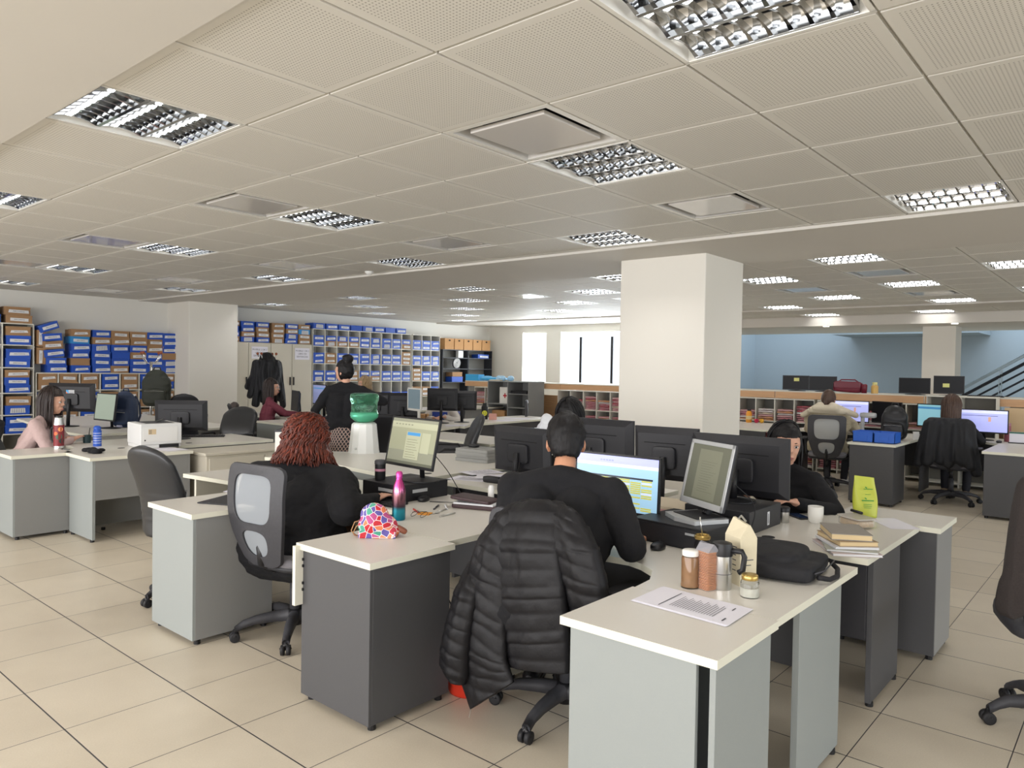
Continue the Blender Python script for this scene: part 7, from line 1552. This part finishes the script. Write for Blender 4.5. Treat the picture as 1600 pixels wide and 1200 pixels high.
def drape(name, label, cat, o, cols, mt, z0, z1, group=None, vox=0.012, amp=0.02):
    # hanging cloth: overlapping tapering folds between two heights, joined into one soft surface
    t = thing(name, label, cat, o); b = MB()
    for (p0, p1, r0_, r1_) in cols: b.cap(V(*p0), V(*p1), r0_, r1_, mt, 12)
    link_mesh('cloth', remesh(b, vox, 3, 'cloth', mt, lambda v: v+V(1, 1, 0)*(_nz.noise(V(v.x*22, v.y*22, v.z*3))*amp)), t); return t
m_coat = mat('black_padded_coat', '16171b', 0.7, noise=0.2, nscale=30, bump=0.3, bscale=80)
# coat over the chair of the long-haired woman
cols = [((-0.28, -0.18, 0.98), (-0.28, 0.18, 0.98), 0.07, 0.07)]+[((-0.30, -0.18+0.06*i, 0.96), (-0.35+0.02*(i % 2), -0.24+0.075*i, 0.50+0.03*(i % 3)), 0.07, 0.055) for i in range(7)]+[((-0.28, 0.21, 0.95), (-0.30, 0.32, 0.48), 0.075, 0.055), ((-0.28, -0.21, 0.95), (-0.30, -0.30, 0.42), 0.075, 0.055)]
drape('coat', 'large black padded coat hung over the right chair back', 'coat', (8.80, -3.68, 0), cols, m_coat, 0, 0)
# grey coat behind plum
cols = [((-0.26, -0.17, 0.93), (-0.26, 0.17, 0.93), 0.05, 0.05)]+[((-0.27, -0.17+0.057*i, 0.92), (-0.33, -0.2+0.065*i, 0.36+0.02*(i % 2)), 0.045, 0.04) for i in range(7)]
t = drape('coat', 'brown-grey coat hanging over the chair of the woman in plum', 'coat', (4.36, 4.86, 0), cols, mat('brown_grey_wool', '4a4340', 0.9), 0, 0); t.rotation_euler = (0, 0, -0.45)
# black garment on the pink woman's chair
cols = [((-0.26, -0.16, 0.86), (-0.26, 0.16, 0.86), 0.07, 0.07), ((-0.22, 0.05, 0.93), (-0.26, 0.0, 0.8), 0.06, 0.08)]+[((-0.28, -0.16+0.06*i, 0.84), (-0.33, -0.24+0.08*i, 0.50), 0.06, 0.05) for i in range(7)]
t = drape('jacket', 'black jacket bundled over the chair of the woman in pink', 'jacket', (0.72, 2.85, 0), cols, m_coat, 0, 0); t.rotation_euler = (0, 0, -0.55)
# coats on the hidden stand in front of the metal cabinets
coat_stand('chrome coat stand buried under black coats before metal cabinets', (5.85, 6.95, 0), 1.60)
cols = [((0, 0, 1.46), (0, 0, 1.3), 0.12, 0.19), ((0.02, -0.10, 1.45), (0.02, 0.10, 1.45), 0.07, 0.07)]+[((0.16*math.cos(a), 0.16*math.sin(a), 1.38), (0.24*math.cos(a), 0.30*math.sin(a), 0.80+0.1*math.sin(3*a)), 0.075, 0.05) for a in [2*PI*i/11 for i in range(11)]]+[((0.05, -0.2, 1.3), (-0.05, -0.36, 0.98), 0.07, 0.06), ((-0.05, 0.2, 1.3), (-0.12, 0.36, 1.0), 0.07, 0.06)]
drape('coat', 'pile of black coats hanging high on the stand before the cabinets', 'coat', (5.85, 6.95, 0), cols, m_coat, 0, 0, amp=0.035).scale = (1.15, 1.15, 1.13)
# olive backpack hanging from the left stand
t = backpack('dark olive backpack hanging from the chrome coat stand', (3.90, 7.10, 0.82), 0.9, mat('olive_nylon', '2b2e26', 0.7), 0.62); t.scale = (1.1, 1.5, 1)
# burgundy bag by the standing woman
t = thing('coat', 'dark burgundy garment draped beside the standing person', 'coat', (3.75, 2.25, 0)); b = MB()
for i in range(5): b.cap(V(-0.02*i, -0.12+0.06*i, 0.88), V(0.0, -0.16+0.08*i, 0.62), 0.05, 0.045, m_burg)
link_mesh('cloth', remesh(b, 0.012, 3, 'cloth', mat('burgundy_cloth', '4a2230', 0.85), lambda v: v+V(1, 1, 0)*_nz.noise(v*14)*0.02), t)
pad_chair('office_chair', 'chair under the burgundy garment beside the standing person', (3.80, 2.28, 0), 1.6, G_L, top_z=0.86, mt=m_black2, creases=False, arms=False, w=0.36)
# partly visible chair and dark coat at the right edge of the frame
tc_ = pad_chair('office_chair', 'grey chair cut off by the right edge of the photo', (2.42, -5.235, 0), 0.35, G_L, top_z=1.05, mt=m_greyplas, creases=False, arms=False)
m_wool = mat('dark_brown_wool', '2e2826', 0.95, noise=0.3, nscale=120, bump=0.4, bscale=300)
cols = [((-0.28, -0.12, 1.17), (-0.26, 0.16, 1.12), 0.06, 0.055), ((-0.27, 0.22, 1.10), (-0.30, 0.265, 0.66), 0.05, 0.055), ((-0.30, 0.265, 0.70), (-0.30, 0.28, 0.60), 0.055, 0.05)]+[((-0.30, -0.14+0.06*i, 1.14), (-0.36, -0.16+0.06*i, 0.70), 0.05, 0.045) for i in range(5)]
t = drape('coat', 'dark brown wool coat over the chair at the right photo edge', 'coat', (2.42, -5.235, 0), cols, m_wool, 0, 0); t.rotation_euler = (0, 0, 0.35)
